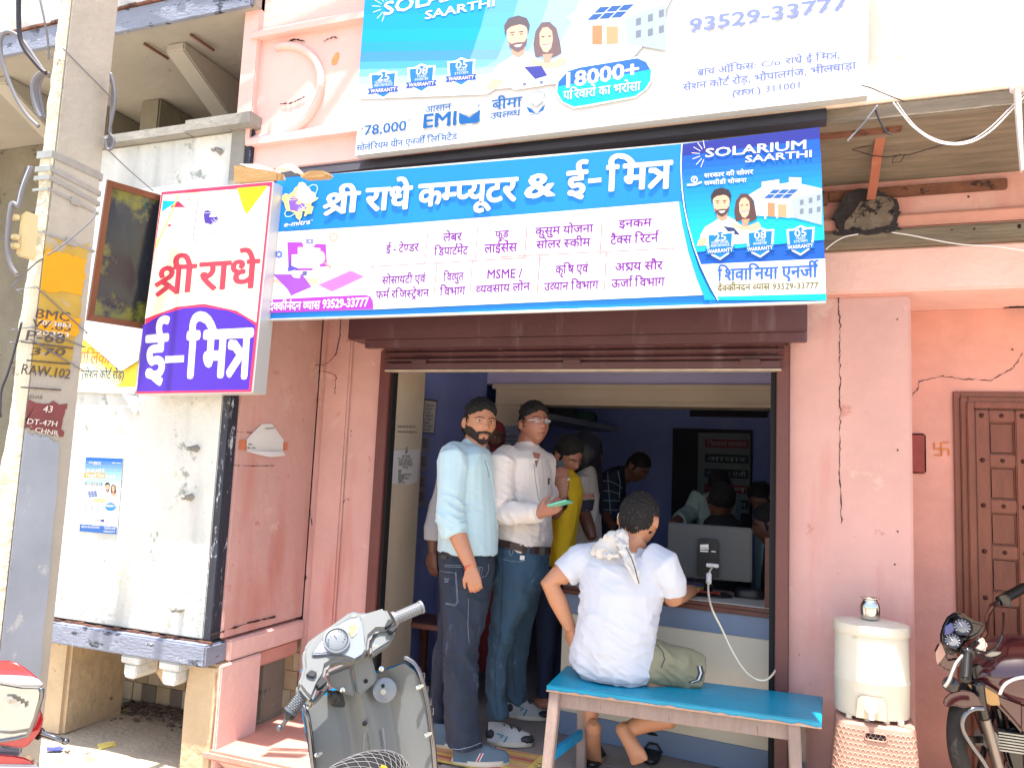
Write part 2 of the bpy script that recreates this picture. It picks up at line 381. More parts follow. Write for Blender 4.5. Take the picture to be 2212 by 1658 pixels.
# alcove of the house door
wbox('wall', m_pink_dk, .472, 3.2, .40, .60, GZ, 2.221, bev=0)
wbox('threshold', m_plat, .50, 3.2, .0, .40, GZ, .02, bev=.01)
# overhanging upper storey: slab, wall, ledge mouldings, roundel
q = MB(); q.box(-2.64, 4.0, YB+.012, .0, 2.735, 2.80); q.build('overhang_slab', m_conc_line, b, bevel=.006)
q = MB(); q.hexa([(-2.62,YB-.03,2.742),(.10,YB-.03,2.742),(.10,YB+.011,2.73),(-2.62,YB+.011,2.73),(-2.62,YB-.004,2.798),(.10,YB-.004,2.798),(.10,YB+.011,2.799),(-2.62,YB+.011,2.799)]); q.build('tin_flashing', m_tin, b)
wbox('upper_wall', m_pink_up, -2.64, -1.2, YB, -.3, 2.802, 6.2)
wbox('upper_wall', mat('cream_wash', srgb(236,216,202), .88, var=.08, vs=3, bump=.7, bs=24, second=[(srgb(226,190,176), .25, 3.0), (srgb(170,140,126), .10, 17.0)]), -1.199, 4.0, YB, -.3, 2.802, 6.2)
q = MB(); q.prism([(-2.64,YB,3.50),(-2.64,YB-.045,3.50),(-2.64,YB-.045,3.53),(-2.64,YB,3.57)], (2.5,0,0)); q.build('moulding', m_pink_up, b)
q = MB(); q.prism([(-2.62,YB,2.93),(-2.62,YB-.04,2.93),(-2.62,YB-.04,2.96),(-2.62,YB,3.0)], (2.5,0,0)); q.build('moulding', m_pink_up, b)
cz = PY(638, 195, YB); q = MB()
q.tube([Vector((cz.x-.11+.265*math.cos(a), YB-.004, cz.z+.245*math.sin(a))) for a in [R(-95+i*10) for i in range(20)]], .022, 8); q.build('roundel_moulding', m_pink_up, b, smooth=True)
wbox('pilaster', m_pink_up, -2.70, -2.60, YB-.03, .2, 2.95, 6.2)
q = MB(); q.prism([PY(*Z('N6', *p), YB-.003) for p in ((815,500),(840,500),(842,545),(815,612),(775,612),(772,570))], (0,.002,0)); q.build('plaster_scar', mat('orange_undercoat', srgb(214,150,96), .9), b)
# cracks and chips in the plaster (thin dark grooves)
def crack(pts, w0=.004, par=b, onp=None, m=m_crack, steps=9, amp=.0045, name='crack'):
    P_ = [Vector(p) for p in pts]; L_ = []
    for a, c in zip(P_[:-1], P_[1:]):
        for i in range(steps):
            t = i/steps; j = random.uniform(-amp, amp); L_.append(a.lerp(c, t)+Vector((j if abs((c-a).x) < abs((c-a).z) else 0, 0, j*.7 if abs((c-a).x) >= abs((c-a).z) else 0)))
    L_.append(P_[-1]); q = MB()
    q.tube(L_, [w0*random.uniform(.15, 1.25) for _ in L_], 5); return q.build(name, m, par)
crack([PY(*Z('N2', *p), -.024) for p in ((1045,90),(1035,260),(1010,500),(990,780),(960,1170),(935,1500),(925,1658))], .0055)
crack([PY(*Z('N3', *p), -.024) for p in ((935,0),(905,350),(875,700),(865,890),(820,960),(785,1180),(775,1330),(735,1380),(728,1415))], .0045)
crack([PY(*Z('N3', *p), -.024) for p in ((840,1320),(885,1450),(905,1600),(912,1658))], .0025)
crack([PY(*Z('K5', *p), -.024) for p in ((372,0),(330,170),(335,330),(335,380))], .003)
crack([PY(*Z('K8', *p), -.003) for p in ((208,180),(216,300),(222,420),(216,560),(222,620),(221,780),(221,930),(222,1100),(222,1300),(228,1510))], .0021)
crack([PY(*Z('K8', *p), .398) for p in ((608,815),(655,760),(660,725),(790,698),(900,712),(1060,720),(1130,680),(1180,650),(1230,570))], .002)
crack([PY(*Z('N2', *p), -.046) for p in ((1335,80),(1330,320),(1300,450),(1265,640))], .0025)
crack([PY(*Z('N2', *p), -.046) for p in ((1000,870),(1100,870),(1250,910),(1270,960),(1245,1200))], .0018)
crack([PY(*Z('N3', *p), -.022) for p in ((1425,1265),(1350,1350),(1300,1440))], .0025)
crack([PY(*Z('N6', *p), YB-.006) for p in ((340,400),(420,375),(515,395))], .004)
crack([PY(*Z('N6', *p), YB-.006) for p in ((700,390),(790,350),(830,365))], .003)
crack([PY(*Z('N6', *p), YB-.006) for p in ((290,990),(400,975),(520,915))], .003)
q = MB()
for (k, x, y, Y, r) in [('K8',537,383,-.003,.004),('K8',540,1105,-.003,.004),('K8',540,1555,-.003,.004),('K7',912,108,-.003,.005),('K7',185,793,-.003,.003),('K8',840,262,.398,.004),('K8',1174,550,.398,.005),('N4',1663,363,-.022,.006),('N4',1500,690,-.076,.005),('N4',1720,682,-.076,.006),('N4',2165,655,-.076,.01),('N2',393,568,-.03,.004),('N3',1490,340,-.022,.004),('N3',1495,270,-.022,.004),('N3',1455,1280,-.022,.004)]:
    p = PY(*Z(k, x, y), Y); q.ball(p, (r*.8, .0025, r*random.uniform(.6, 1.3)), 7, 5)
q.build('plaster_pits', m_crack, b, kind='stuff')
# mould-black patch round the old bracket
m_mould = mat('mouldy_cement', srgb(112,100,90), .95, var=.4, vs=14, bump=1.0, bs=50, second=[(srgb(28,26,30), .45, 16.0)])
m_mouldk = mat('black_mould_stain', srgb(48,44,48), .95, var=.5, vs=20, bump=.8, bs=50, second=[(srgb(150,110,98), .25, 22.0)])
q = MB()
def blob(pts, Y, d, mbx): mbx.prism([PY(*p, Y) for p in pts], (0, d, 0))
pts = [Z('N4', *p) for p in ((330,560),(440,340),(560,290),(800,300),(940,380),(985,520),(960,640),(990,690),(800,725),(560,735),(330,745),(380,660))]
sub = []
for i in range(len(pts)):
    a, c = pts[i], pts[(i+1) % len(pts)]
    for t in range(5): sub.append((a[0]+(c[0]-a[0])*t/5+random.uniform(-4, 4), a[1]+(c[1]-a[1])*t/5+random.uniform(-3, 3)))
blob(sub, -.079, .03, q); q.build('mould_stain', m_mouldk, b)
q = MB(); blob([Z('N4', *p) for p in ((410,690),(430,600),(520,500),(590,390),(660,400),(760,340),(900,350),(955,420),(950,560),(900,650),(700,700),(520,720))], -.083, .03, q)
q.build('cement_patch', m_mould, b, bevel=.008)
# ------------------------------------------------------------------ shop interior walls
r_ = thing('shop_room', 'blue painted inner room of the shop behind the shutter', 'room', (-1, 1.5, 0))
def rb(name, m, *a, bev=0): return wbox(name, m, *a, bev=bev, par=r_)
rb('door_jamb', m_cream, -2.40, -2.10, .02, .38, -.002, 2.02, bev=.006)
rb('side_wall', m_blue_room, -2.45, -2.20, .38, 1.60, -.002, 2.3)
rb('side_wall', m_blue_room, -2.75, -2.44, 1.601, 3.4, -.002, 2.5)
rb('back_wall', m_blue_room, -2.75, .9, 3.4, 3.6, -.002, 2.5)
rb('side_wall', m_blue_room, .473, .65, .601, 3.4, -.002, 2.5)
rb('ceiling', m_blue_room, -2.75, .9, .30, 3.6, 2.30, 2.4)
rb('beam', mat('lilac_room_paint', srgb(196,190,226), .85, var=.08, bump=.2), -2.5, .9, 1.60, 1.80, 1.99, 2.299)
rb('beam', m_cream, -2.12, .9, 1.58, 1.82, 1.835, 1.985, bev=.006)
rb('moulding', m_cream, -2.14, .9, 1.555, 1.579, 1.95, 1.988, bev=.004)
rb('moulding', m_cream, -2.0, .9, 1.56, 1.579, 1.835, 1.862, bev=.004)
rb('pilaster', m_cream, -2.20, -1.93, 1.60, 1.80, -.002, 1.834, bev=.005)
# back wall: dark doorway with a notice board, slot window, wall shelf
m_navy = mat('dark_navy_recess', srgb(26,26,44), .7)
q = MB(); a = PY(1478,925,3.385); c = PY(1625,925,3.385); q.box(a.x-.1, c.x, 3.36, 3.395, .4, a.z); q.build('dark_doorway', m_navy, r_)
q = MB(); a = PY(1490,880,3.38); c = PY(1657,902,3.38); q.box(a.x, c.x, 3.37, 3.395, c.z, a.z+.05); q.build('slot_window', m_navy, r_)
nb = thing('notice_board', 'dim striped notice board with lettered rows hanging in the dark doorway', 'board', (-.5, 3.3, 1.3))
x0 = PY(1508,935,3.33).x; x1 = PY(1620,935,3.33).x; zt = PY(1560,935,3.33).z; zb = PY(1560,1105,3.33).z
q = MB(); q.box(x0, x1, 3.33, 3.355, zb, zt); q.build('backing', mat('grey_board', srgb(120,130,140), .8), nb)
for i in range(5):
    z1 = zt-(zt-zb)*(.08+i*.19); q = MB(); q.box(x0+.06, x1-.01, 3.322, 3.3295, z1-(zt-zb)*.11, z1)
    q.build('row_strip', mat('strip_red' if i in (0, 3) else 'strip_dark', srgb(120,50,70) if i in (0, 3) else srgb(30,50,66), .7), nb)
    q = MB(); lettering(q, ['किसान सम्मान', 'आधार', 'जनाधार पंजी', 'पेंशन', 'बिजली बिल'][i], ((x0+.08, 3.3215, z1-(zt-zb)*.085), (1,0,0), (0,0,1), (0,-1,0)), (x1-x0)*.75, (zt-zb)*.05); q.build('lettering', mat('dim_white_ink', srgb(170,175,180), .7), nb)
# ------------------------------------------------------------------ shutter
sh = thing('rolling_shutter', 'half rolled maroon steel shutter with its box over the shop opening', 'shutter', (-1.05, -.05, 1.9))
A0 = PY(750,733,-.26); A1 = PY(1743,749,-.26)
q = MB(); q.box(A0.x, A1.x, -.26, -.005, A0.z, 2.42); q.build('shutter_box', m_maroon, sh, bevel=.006)
q = MB(); q.box(A0.x+.10, A1.x, -.245, -.21, A0.z-.045, A0.z-.001); q.build('box_flange', m_maroon, sh, bevel=.003)
q = MB(); q.box(A0.x+.11, A1.x-.02, -.205, -.02, A0.z-.012, A0.z-.001); q.build('box_underside', m_maroon, sh)
ztop = 1.99; zb = 1.875
for i in range(3):
    z0 = zb+.038+i*.034; q = MB()
    q.prism([(-2.13,-.05,z0),(-2.13,-.066,z0+.010),(-2.13,-.066,z0+.022),(-2.13,-.05,z0+.032),(-2.13,-.04,z0+.032),(-2.13,-.04,z0)], (2.07,0,0)); q.build('slat', m_maroon, sh, smooth=30)
q = MB(); q.box(-2.12, -.07, -.075, -.035, zb, zb+.037); q.build('bottom_rail', m_maroon, sh, bevel=.004)
q = MB(); q.box(-2.12, -.07, -.078, -.03, zb-.010, zb-.001); q.build('rail_edge', mat('worn_rail_edge', srgb(180,165,150), .6, var=.3, vs=14), sh)
for u in (905, 1235, 1620):
    p = PY(u, 781, -.08); q = MB(); q.box(p.x-.045, p.x+.045, -.088, -.076, p.z-.012, p.z+.012); q.build('handle', m_maroon, sh, bevel=.004)
for (xa, xb) in ((-2.165, -2.10), (-.09, -.035)):
    q = MB(); q.box(xa, xb, -.055, .0-.001 if xa > -1 else -.021, -.0, 1.985); q.build('guide_post', m_maroon_post, sh, bevel=.004)
q = MB(); q.box(-2.099, -2.088, -.03, .02, 0, 1.87); q.build('guide_channel', m_dark, sh)
q = MB(); q.box(-.116, -.091, -.03, .03, 0, 1.87); q.build('guide_channel', m_dark, sh)
# ================================================================== HOUSE DOOR in the alcove
d = thing('wooden_door', 'red brown panelled wooden door with iron studs in a carved frame', 'door', (1.1, .38, 0))
XL = PY(2057,845,.39).x; ZT = PY(2057,845,.39).z
for i, (dx, y) in enumerate(((0,.385),(.028,.372),(.052,.358))):
    q = MB(); w = .030
    q.box(XL+dx, XL+dx+w, y, .399, .03, ZT-dx); q.box(XL+dx+w, XL+1.1-dx-w, y, .399, ZT-dx-w, ZT-dx); q.box(XL+1.1-dx-w, XL+1.1-dx, y, .399, .03, ZT-dx); q.build('frame', m_wood_door, d, bevel=.004)
xi = XL+.085; zi = ZT-.085; stw = .058; pw = .105; xs = [xi]
q = MB(); q.box(xi, xi+.95, .392, .399, .03, zi); q.build('door_leaf', m_wood_door, d)
rows = 9; ph = .150; rh = .058
for cidx in range(6):
    x = xi+cidx*(stw+pw); q = MB(); q.box(x, x+stw, .372, .3915, .03, zi-.002); q.build('stile', m_wood_door, d, bevel=.005)
    for r in range(rows+1):
        z = zi-r*(ph+rh); q = MB(); q.box(x+stw, x+stw+pw, .376, .3915, z-rh, z-.003 if r == 0 else z); q.build('rail', m_wood_door, d, bevel=.004)
        q = MB()
        q.lathe([(.011,0),(.009,.005),(.004,.009),(.001,.0095)], (x+stw*.5, .3718, z-rh*.5-.0), (0,-1,0), 10)
        if r < 7 : q.lathe([(.010,0),(.008,.004),(.001,.008)], (x+stw+pw*.5, .3758, z-rh*.5), (0,-1,0), 10)
        q.build('stud', m_crack if 0 else mat('iron_stud', srgb(70,36,28), .5, metal=.4), d)
        if r < rows:
            q = MB(); q.prism([(x+stw+.006,.388,z-rh-ph+.006),(x+stw+pw-.006,.388,z-rh-ph+.006),(x+stw+pw-.006,.388,z-rh-.006),(x+stw+.006,.388,z-rh-.006)], (0,.006,0)); q.build('panel', m_wood_panel, d, bevel=.003)
q = MB(); zz = PY(2185,1213,.36).z; q.tube([(XL+.28,.352,zz),(XL+.55,.352,zz)], .010, 8); q.tube([(XL+.30,.352,zz),(XL+.30,.375,zz)], .008, 6); q.build('bolt', m_wood_door, d, smooth=30)
wbox('niche_back', mat('dark_red_patch', srgb(142,60,56), .7, var=.3, vs=6, second=[(srgb(70,30,34), .2, 12.0)]), PY(1960,1010,.39).x, PY(2000,1010,.39).x, .385, .399, PY(1985,1022,.39).z, PY(1985,936,.39).z, bev=.012, par=b, label='recessed dark red painted niche cover')
# painted turmeric mark
m_turm = mat('turmeric_paint', srgb(214,130,60), .8, var=.3, vs=40)
q = MB(); cc = PY(*Z('K8', 782, 1100), .396); e = .030
for a_, b_ in (((0,e),(0,-e)),((-e,0),(e,0)),((0,e),(e,e*1.1)),((e,0),(e,-e)),((0,-e),(-e,-e)),((-e,0),(-e,e))):
    q.tube([cc+Vector((a_[0],0,a_[1])), cc+Vector(((a_[0]+b_[0])/2+.001,0,(a_[1]+b_[1])/2)), cc+Vector((b_[0],0,b_[1]))], (.0032), 6)
q.build('painted_mark', m_turm, b)
wv = thing('ventilator', 'small dark barred ventilator high on the pink alcove wall', 'ventilator', (.9, .39, 2.2))
a = PY(2163,626,.39); q = MB(); q.box(a.x, a.x+.5, .36, .398, a.z-.07, 2.22); q.build('frame', m_maroon, wv, bevel=.004)
q = MB(); q.box(a.x+.02, a.x+.48, .356, .36, a.z-.055, 2.215); q.build('opening', m_dark, wv)
for i in range(6):
    q = MB(); q.box(a.x+.05+i*.07, a.x+.056+i*.07, .346, .352, a.z-.06, 2.22); q.build('bar', m_maroon, wv)
# ================================================================== LEFT HOUSE (whitewashed bay)
h = thing('left_house', 'old whitewashed house bay with black corner band and overhanging balcony', 'building', (-3.2, -.3, 0))
XB0, XB1, YF = -3.80, XS, -.72
def hb(name, m, *a, bev=.006, **k): return wbox(name, m, *a, bev=bev, par=h, **k)
hb('bay_wall', m_white, XB0, XB1-.062, YF, -.02, .50, 3.02)
q = MB(); q.box(XB1-.060, XB1-.012, YF-.004, YF+.06, .50, 3.02); q.build('corner_band', m_black_band, h, bevel=.004)
q = MB(); q.box(XB1-.060, XB1, YF+.061, -.021, .50, 3.02); q.build('side_wall', m_pink, h, bevel=.004)
hb('ledge', m_slateblue, XB0-.02, XB1-.002, YF-.045, YF+.10, .385, .485, bev=.008)
hb('ledge', m_pink_up, XB1-.06, XB1+.02, YF+.102, -.02, .385, .485, bev=.008)
q = MB()
for i in range(30):
    x = XB0+i*(XB1-XB0)/30; q.box(x, x+(XB1-XB0)/30, YF-.004-random.random()*.010, YF, .486, .490+random.random()*.009)
q.build('rotten_edge', m_rust, h)
crack([PX(*Z('D', *p), XB1+.002) for p in ((1700,590),(1790,560),(2000,490),(2211,440))], .005, par=h)
crack([PX(*Z('C', *p), XB1+.002) for p in ((1900,455),(2000,462),(2090,465))], .002, par=h)
crack([PX(*Z('C', *p), XB1+.002) for p in ((1870,725),(2010,730),(2211,728))], .002, par=h)
hb('coping', m_conc, XB0-.02, XB1-.40, YF-.05, -.2, 3.022, 3.075, bev=.004)
hb('coping', m_conc, XB1-.398, XB1+.02, YF-.065, -.2, 3.022, 3.085, bev=.004)
hb('corner_post', m_conc, XB1-.135, XB1-.05, YF-.012, YF-.001, 2.60, 3.021, bev=.002)
for (k, x, y) in [('C',1578,590),('C',1535,980),('D',1455,375),('A',1770,1225)]:
    p = PY(*Z(k, x, y), YF); q = MB()
    q.lathe([(.020,0),(.016,.02),(.012,.04)], (p.x+.006, YF, p.z), (0,-1,0), 4); q.ball((p.x-.006, YF-.042, p.z-.002), .013, 8, 6); q.build('stone_peg', m_conc, h, smooth=40)
# balcony slab, brackets, recess
zs = 3.66
hb('balcony_slab', m_lime, -7, XB1-.02, YF-.05, .6, zs, zs+.10, bev=.004)
hb('slab_edge', m_slateblue, -7, XB1-.03, YF-.075, YF-.051, zs-.015, zs+.115, bev=.004)
hb('slab_top', m_white, -7, XB1-.02, YF-.055, .6, zs+.117, zs+1.2, bev=.01)
q = MB()
for i in range(60):
    x = -6+i*.057; q.box(x, x+.06, YF-.082-random.random()*.01, YF-.05, zs+.116, zs+.124+random.random()*.008)
q.build('rotten_edge', m_rust, h)
hb('recess_wall', m_olive, -7, XB1-.05, .25, .5, GZ, zs-.001)
for u in (365, 60):
    p = PY(u, 232, .25); X = -3.35 if u > 300 else -4.75; q = MB()
    q.prism([(X,.249,zs-.001),(X,YF+.12,zs-.001),(X,YF+.12,zs-.05),(X,-.10,zs-.30),(X,-.06,zs-.36),(X,.249,zs-.62)], (.13,0,0)); q.build('bracket', m_lime, h, bevel=.008)
for x in (-3.45, -3.12):
    q = MB(); q.bar((x, YF+.06, zs-.012), (x+.02, YF+.22, zs-.02), .012, .012); q.build('rusty_bar', m_rust, h)
for x, w in ((-4.62,.28),(-4.05,.16)):
    hb('pier', m_olive, x, x+w, -.1, .249, GZ, zs-.002, bev=.01)
# undercroft below the bay: lintel, columns, patchwork back wall
q = MB()
lp = [(90,1345),(92,1380),(140,1378),(200,1392),(225,1406),(300,1408),(330,1440),(352,1475),(382,1470),(384,1440),(420,1447),(450,1442),(520,1425),(552,1388),(552,1350)]
yl = -.60; pts = [PY(u, v, yl) for u, v in lp]; pts = pts[2:-1]
for a_, c_ in zip(pts[:-1], pts[1:]):
    if c_.x-a_.x > .004 and c_.x < -2.66: q.hexa([(a_.x,yl,a_.z),(c_.x,yl,c_.z),(c_.x,yl+.2,c_.z),(a_.x,yl+.2,a_.z),(a_.x,yl,.3835),(c_.x,yl,.3835),(c_.x,yl+.2,.3835),(a_.x,yl+.2,.3835)])
q.build('arched_lintel', m_stone, h, kind='stuff')
q = MB(); q.box(-2.80, XS-.005, -.60, -.03, .30, .3835); q.build('side_lintel', m_pink_dk, h, bevel=.01)
for (u0, u1) in ((272,300),(355,388)):
    a = PY(u0, 1385, YF-.03); c = PY(u1, 1385, YF-.03); q = MB()
    q.box(a.x-.02, c.x+.02, YF-.035, YF+.12, .345, .383); q.prism([(a.x,YF-.03,.344),(c.x,YF-.03,.344),(c.x,YF-.03,.30),(c.x-.012,YF-.03,.275),(a.x+.012,YF-.03,.275),(a.x,YF-.03,.30)], (0,.14,0)); q.build('corbel', m_white, h, bevel=.006)
a = PY(384, 1645, YF+.03); c = PY(472, 1600, YF+.03)
q = MB(); q.prism([(a.x-.0,YF+.03,GZ),(a.x+.19,YF+.03,GZ),(a.x+.20,YF+.03,.20),(a.x+.185,YF+.03,.3835),(a.x+.01,YF+.03,.3835),(a.x-.005,YF+.03,.2)], (0,.30,0)); q.build('column', m_stone, h, bevel=.015)
q = MB(); q.box(a.x+.186, a.x+.206, YF+.036, YF+.328, GZ, .3835); q.build('column_render', m_pink_up, h, bevel=.006)
q = MB(); q.box(XB0, PY(165,1600,-.5).x, -.60, -.2, GZ, .383); q.build('column', m_stone, h, bevel=.02)
q = MB(); q.box(XB1-.12, XB1-.02, -.30, -.12, GZ, .383); q.build('tiled_pier', m_olive, h)
q = MB(); q.box(-5, XB1, .02, .2, GZ, .383); q.build('back_wall', m_stone, h)
q = MB(); q.box(-5, XB1-.01, YF+.12, .02, .375, .384); q.build('soffit', m_olive, h)
tc_ = [srgb(190,168,138), srgb(176,152,120), srgb(128,114,100), srgb(198,176,146), srgb(118,104,92), srgb(186,158,124)]
tm = [mat('cladding_stone_%s' % 'abcdef'[i], tc_[i], .9, var=.22, vs=6, bump=.4, bs=30) for i in range(6)]
for r in range(5):
    x = -3.95-(r % 2)*.05
    while x < XB1-.03:
        w = random.choice((.07, .09, .11)); q = MB(); z = GZ+.02+r*.105
        q.box(x+.002, x+w-.002, .008-random.random()*.006, .019, z, z+.102); q.build('stone', random.choice(tm), h, bevel=.002, seg=1); x += w
# rubble along the back wall
q = MB()
for i in range(420):
    x = random.uniform(-3.75, -2.62); y = -.02-abs(random.gauss(0, .10)); y = max(y, -.6) if x < -3.0 else max(y, -.66); s_ = random.uniform(.004, .016)
    q.ball((x, y, GZ+.02+s_*.3+.02*max(0, .2+y)), (s_*random.uniform(.8,2), s_, s_*.6), 5, 4)
q.build('rubble', mat('dark_rubble', srgb(96,78,66), .9, var=.5, vs=30), kind='stuff')
# ================================================================== SIGNS
class Art:
    """flat print on a vertical sheet: every patch is traced on the sheet's own plane and lies a fraction of a millimetre above the one before"""
    def __init__(s, Y): s.Y = Y; s.k = 1; s.mb = MB(); s.texts = []; s.boxes = []
    def level(s, pts, span=1):
        x0 = min(p[0] for p in pts); x1 = max(p[0] for p in pts); y0 = min(p[1] for p in pts); y1 = max(p[1] for p in pts); k = 0
        for (a, b_, c, d_, l) in s.boxes:
            if a < x1 and b_ > x0 and c < y1 and d_ > y0: k = max(k, l)
        s.k = k+1; s.boxes.append((x0, x1, y0, y1, k+span))
    def pt(s, p): return PY(p[0], p[1], s.Y-.00014*s.k)
    def poly(s, pts, c, up=True): s.level(pts); s.mb.poly([s.pt(p) for p in pts], c)
    def zpoly(s, zk, pts, c): s.poly([Z(zk, *p) for p in pts], c)
    def disc(s, c, r, col, n=18, ry=None, a0=0, a1=360): s.poly([(c[0]+r*math.cos(R(a0+(a1-a0)*i/n)), c[1]+(ry or r)*math.sin(R(a0+(a1-a0)*i/n))) for i in range(n)], col)
    def line(s, pts, w, c):
        s.level([(p[0]-.5, p[1]-.5) for p in pts]+[(p[0]+.5, p[1]+.5) for p in pts])
        for a, b_ in zip(pts[:-1], pts[1:]):
            dx, dy = b_[0]-a[0], b_[1]-a[1]; l = math.hypot(dx, dy) or 1; nx, ny = -dy/l*w/2, dx/l*w/2; ex, ey = dx/l*w*.3, dy/l*w*.3
            s.mb.poly([s.pt((a[0]-ex+nx, a[1]-ey+ny)), s.pt((a[0]-ex-nx, a[1]-ey-ny)), s.pt((b_[0]+ex-nx, b_[1]+ey-ny)), s.pt((b_[0]+ex+nx, b_[1]+ey+ny))], c); s.k += .15
    def text(s, t, p0, p1, top, col, bold=0, deva=True, slant=0.0):
        """p0, p1: baseline ends (pixels); top: pixel v of headline / cap top above p0"""
        s.level([(p0[0], p0[1]), (p1[0], p1[1]), (p0[0], top), (p1[0], top+p1[1]-p0[1])], 7 if bold > .012 else 2 if bold else 1)
        Y = s.Y-.00014*s.k; a = PY(p0[0], p0[1], Y); b_ = PY(p1[0], p1[1], Y); z = PY(p0[0], top, Y).z
        xd = (b_-a); w = xd.length; xd.normalize(); yd = Vector((0,0,1)); yd = (yd-xd*yd.dot(xd)).normalized()
        m2 = MB(); lettering(m2, t, (a, xd, yd, (0,-1,0)), w, z-a.z, col, bold, deva, slant, 0); s.texts.append((t, m2))
    def build(s, parent, name='printed_artwork'):
        if s.mb.v: s.mb.build(name, m_print, parent, recalc=False)
        for t, m2 in s.texts:
            if m2.v: m2.build('lettering', m_print, parent, recalc=False)
WH = (.62,.62,.62); NAVY = srgb(24,40,120); BLU = srgb(0,112,190)
def shield(A, c, w, h, num, l1, l2, fill, edge, wtxt=True, ribbon=NAVY):
    cx, cy = c; sl_ = -.09
    def q(x, y): return (cx+x*w, cy+y*h+x*w*sl_)
    outl = [(0,-.5),(.22,-.40),(.46,-.40),(.44,-.05),(.42,.12),(.28,.33),(0,.5),(-.28,.33),(-.42,.12),(-.44,-.05),(-.46,-.40),(-.22,-.40)]
    A.poly([q(*p) for p in outl], edge); A.poly([q(p[0]*.84, p[1]*.86) for p in outl], fill)
    A.poly([q(-.52,.10), q(.50,.10), q(.44,.19), q(.50,.29), q(-.52,.29), q(-.45,.19)], ribbon)
    A.text(num, q(-.19,-.13), q(.19,-.13), q(-.19,-.36)[1], WH, .012, False)
    if l1: A.text(l1, q(-.30 if len(l1) > 6 else -.16,-.04), q(.28 if len(l1) > 6 else .16,-.04), q(-.2,-.115)[1], WH, 0, False)
    if l2: A.text(l2, q(-.30 if len(l2) > 8 else -.22,.065), q(.30 if len(l2) > 8 else .22,.065), q(-.2,-.012)[1], WH, 0, False)
    A.text('WARRANTY', q(-.42,.255), q(.41,.255), q(-.42,.135)[1], WH, .02, False)
SK = srgb(206,158,132); SK2 = srgb(190,132,106); HR = srgb(52,38,40); HR2 = srgb(80,54,52); SHW = (.56,.56,.60)
def couple(A, f, pale=0):
    """smiling man and woman, seen from the chest up; f maps unit coordinates to pixels"""
    mx = lambda c: tuple(a*(1-pale)+b_*pale for a, b_ in zip(c, (.60,.52,.60)))
    P_ = lambda pts, c: A.poly([f(*p) for p in pts], mx(c))
    P_([(.02,1),(.05,.80),(.12,.66),(.24,.58),(.34,.50),(.46,.50),(.56,.58),(.66,.70),(.78,.78),(.86,.86),(.90,1)], SHW)          # shirts
    P_([(.0,1),(.02,.9),(.10,.84),(.20,.90),(.10,1.0)], SK)
    P_([(.50,.60),(.60,.66),(.74,.68),(.88,.62),(.92,.70),(.80,.78),(.66,.76),(.54,.70)], SK)
    P_([(.28,.40),(.44,.40),(.43,.54),(.36,.58),(.29,.52)], SK2)
    P_([(.225,.18),(.25,.38),(.30,.47),(.36,.50),(.42,.46),(.46,.36),(.47,.18),(.40,.08),(.28,.08)], SK)                           # face
    P_([(.245,.33),(.27,.42),(.31,.47),(.36,.50),(.42,.46),(.455,.38),(.465,.30),(.43,.36),(.36,.355),(.28,.37)], HR2)              # beard
    P_([(.31,.395),(.36,.39),(.41,.385),(.385,.42),(.345,.425)], (.8,.8,.8))
    P_([(.21,.24),(.20,.10),(.25,.0),(.36,-.03),(.46,.02),(.495,.12),(.475,.24),(.455,.13),(.38,.10),(.28,.12),(.235,.16)], HR)     # hair
    for x in (.295, .395): P_([(x-.025,.20),(x+.025,.20),(x+.025,.215),(x-.025,.215)], HR); P_([(x-.015,.235),(x+.018,.235),(x+.012,.25),(x-.01,.25)], HR)
    P_([(.56,.60),(.535,.40),(.56,.22),(.63,.10),(.72,.10),(.80,.20),(.84,.40),(.86,.56),(.80,.60),(.74,.62),(.62,.58)], HR2)       # woman's hair
    P_([(.605,.26),(.61,.42),(.65,.52),(.695,.54),(.74,.48),(.76,.36),(.75,.24),(.70,.17),(.64,.18)], SK)
    P_([(.645,.42),(.69,.435),(.73,.41),(.71,.455),(.665,.46)], (.8,.76,.76)); P_([(.64,.41),(.69,.425),(.735,.40),(.73,.413),(.69,.437),(.645,.425)], srgb(180,60,80))
    for x in (.645, .72): P_([(x-.017,.30),(x+.02,.295),(x+.014,.315),(x-.012,.318)], HR)
    P_([(.64,.56),(.76,.56),(.72,.68),(.66,.68)], SK2)
def house(A, f):
    P_ = lambda pts, c: A.poly([f(*p) for p in pts], c)
    W1, W2, W3 = (.50,.53,.55), (.30,.35,.40), (.14,.17,.22)
    P_([(.0,.30),(.18,.16),(.18,.06),(.42,.03),(.42,.12),(.55,.10),(.55,.0),(.72,.02),(.72,.14),(1.0,.25),(1.0,.95),(.62,.78),(.10,.70),(.08,.42)], W1)
    P_([(.58,.42),(1.0,.30),(1.0,.95),(.62,.78),(.60,.60)], W2)
    P_([(.20,.45),(.56,.50),(.56,.78),(.20,.70)], W1)
    P_([(.26,.46),(.36,.475),(.36,.74),(.26,.72)], srgb(190,120,84)); P_([(.40,.50),(.52,.52),(.52,.76),(.40,.745)], srgb(206,140,104))
    for x in (.22, .38, .54): P_([(x,.42),(x+.02,.42),(x+.02,.78),(x,.77)], (.8,.8,.8))
    for x, y in ((.70,.45),(.82,.42),(.93,.38),(.70,.62),(.82,.62),(.93,.60)): P_([(x,y),(x+.05,y-.012),(x+.05,y+.09),(x,y+.10)], W3)
    for i in range(3):
        for j in range(2):
            x = .34+i*.12-j*.07; y = .22+j*.085+i*.006
            P_([(x,y),(x+.10,y+.012),(x+.035,y+.082),(x-.06,y+.07)], srgb(40,84,150))
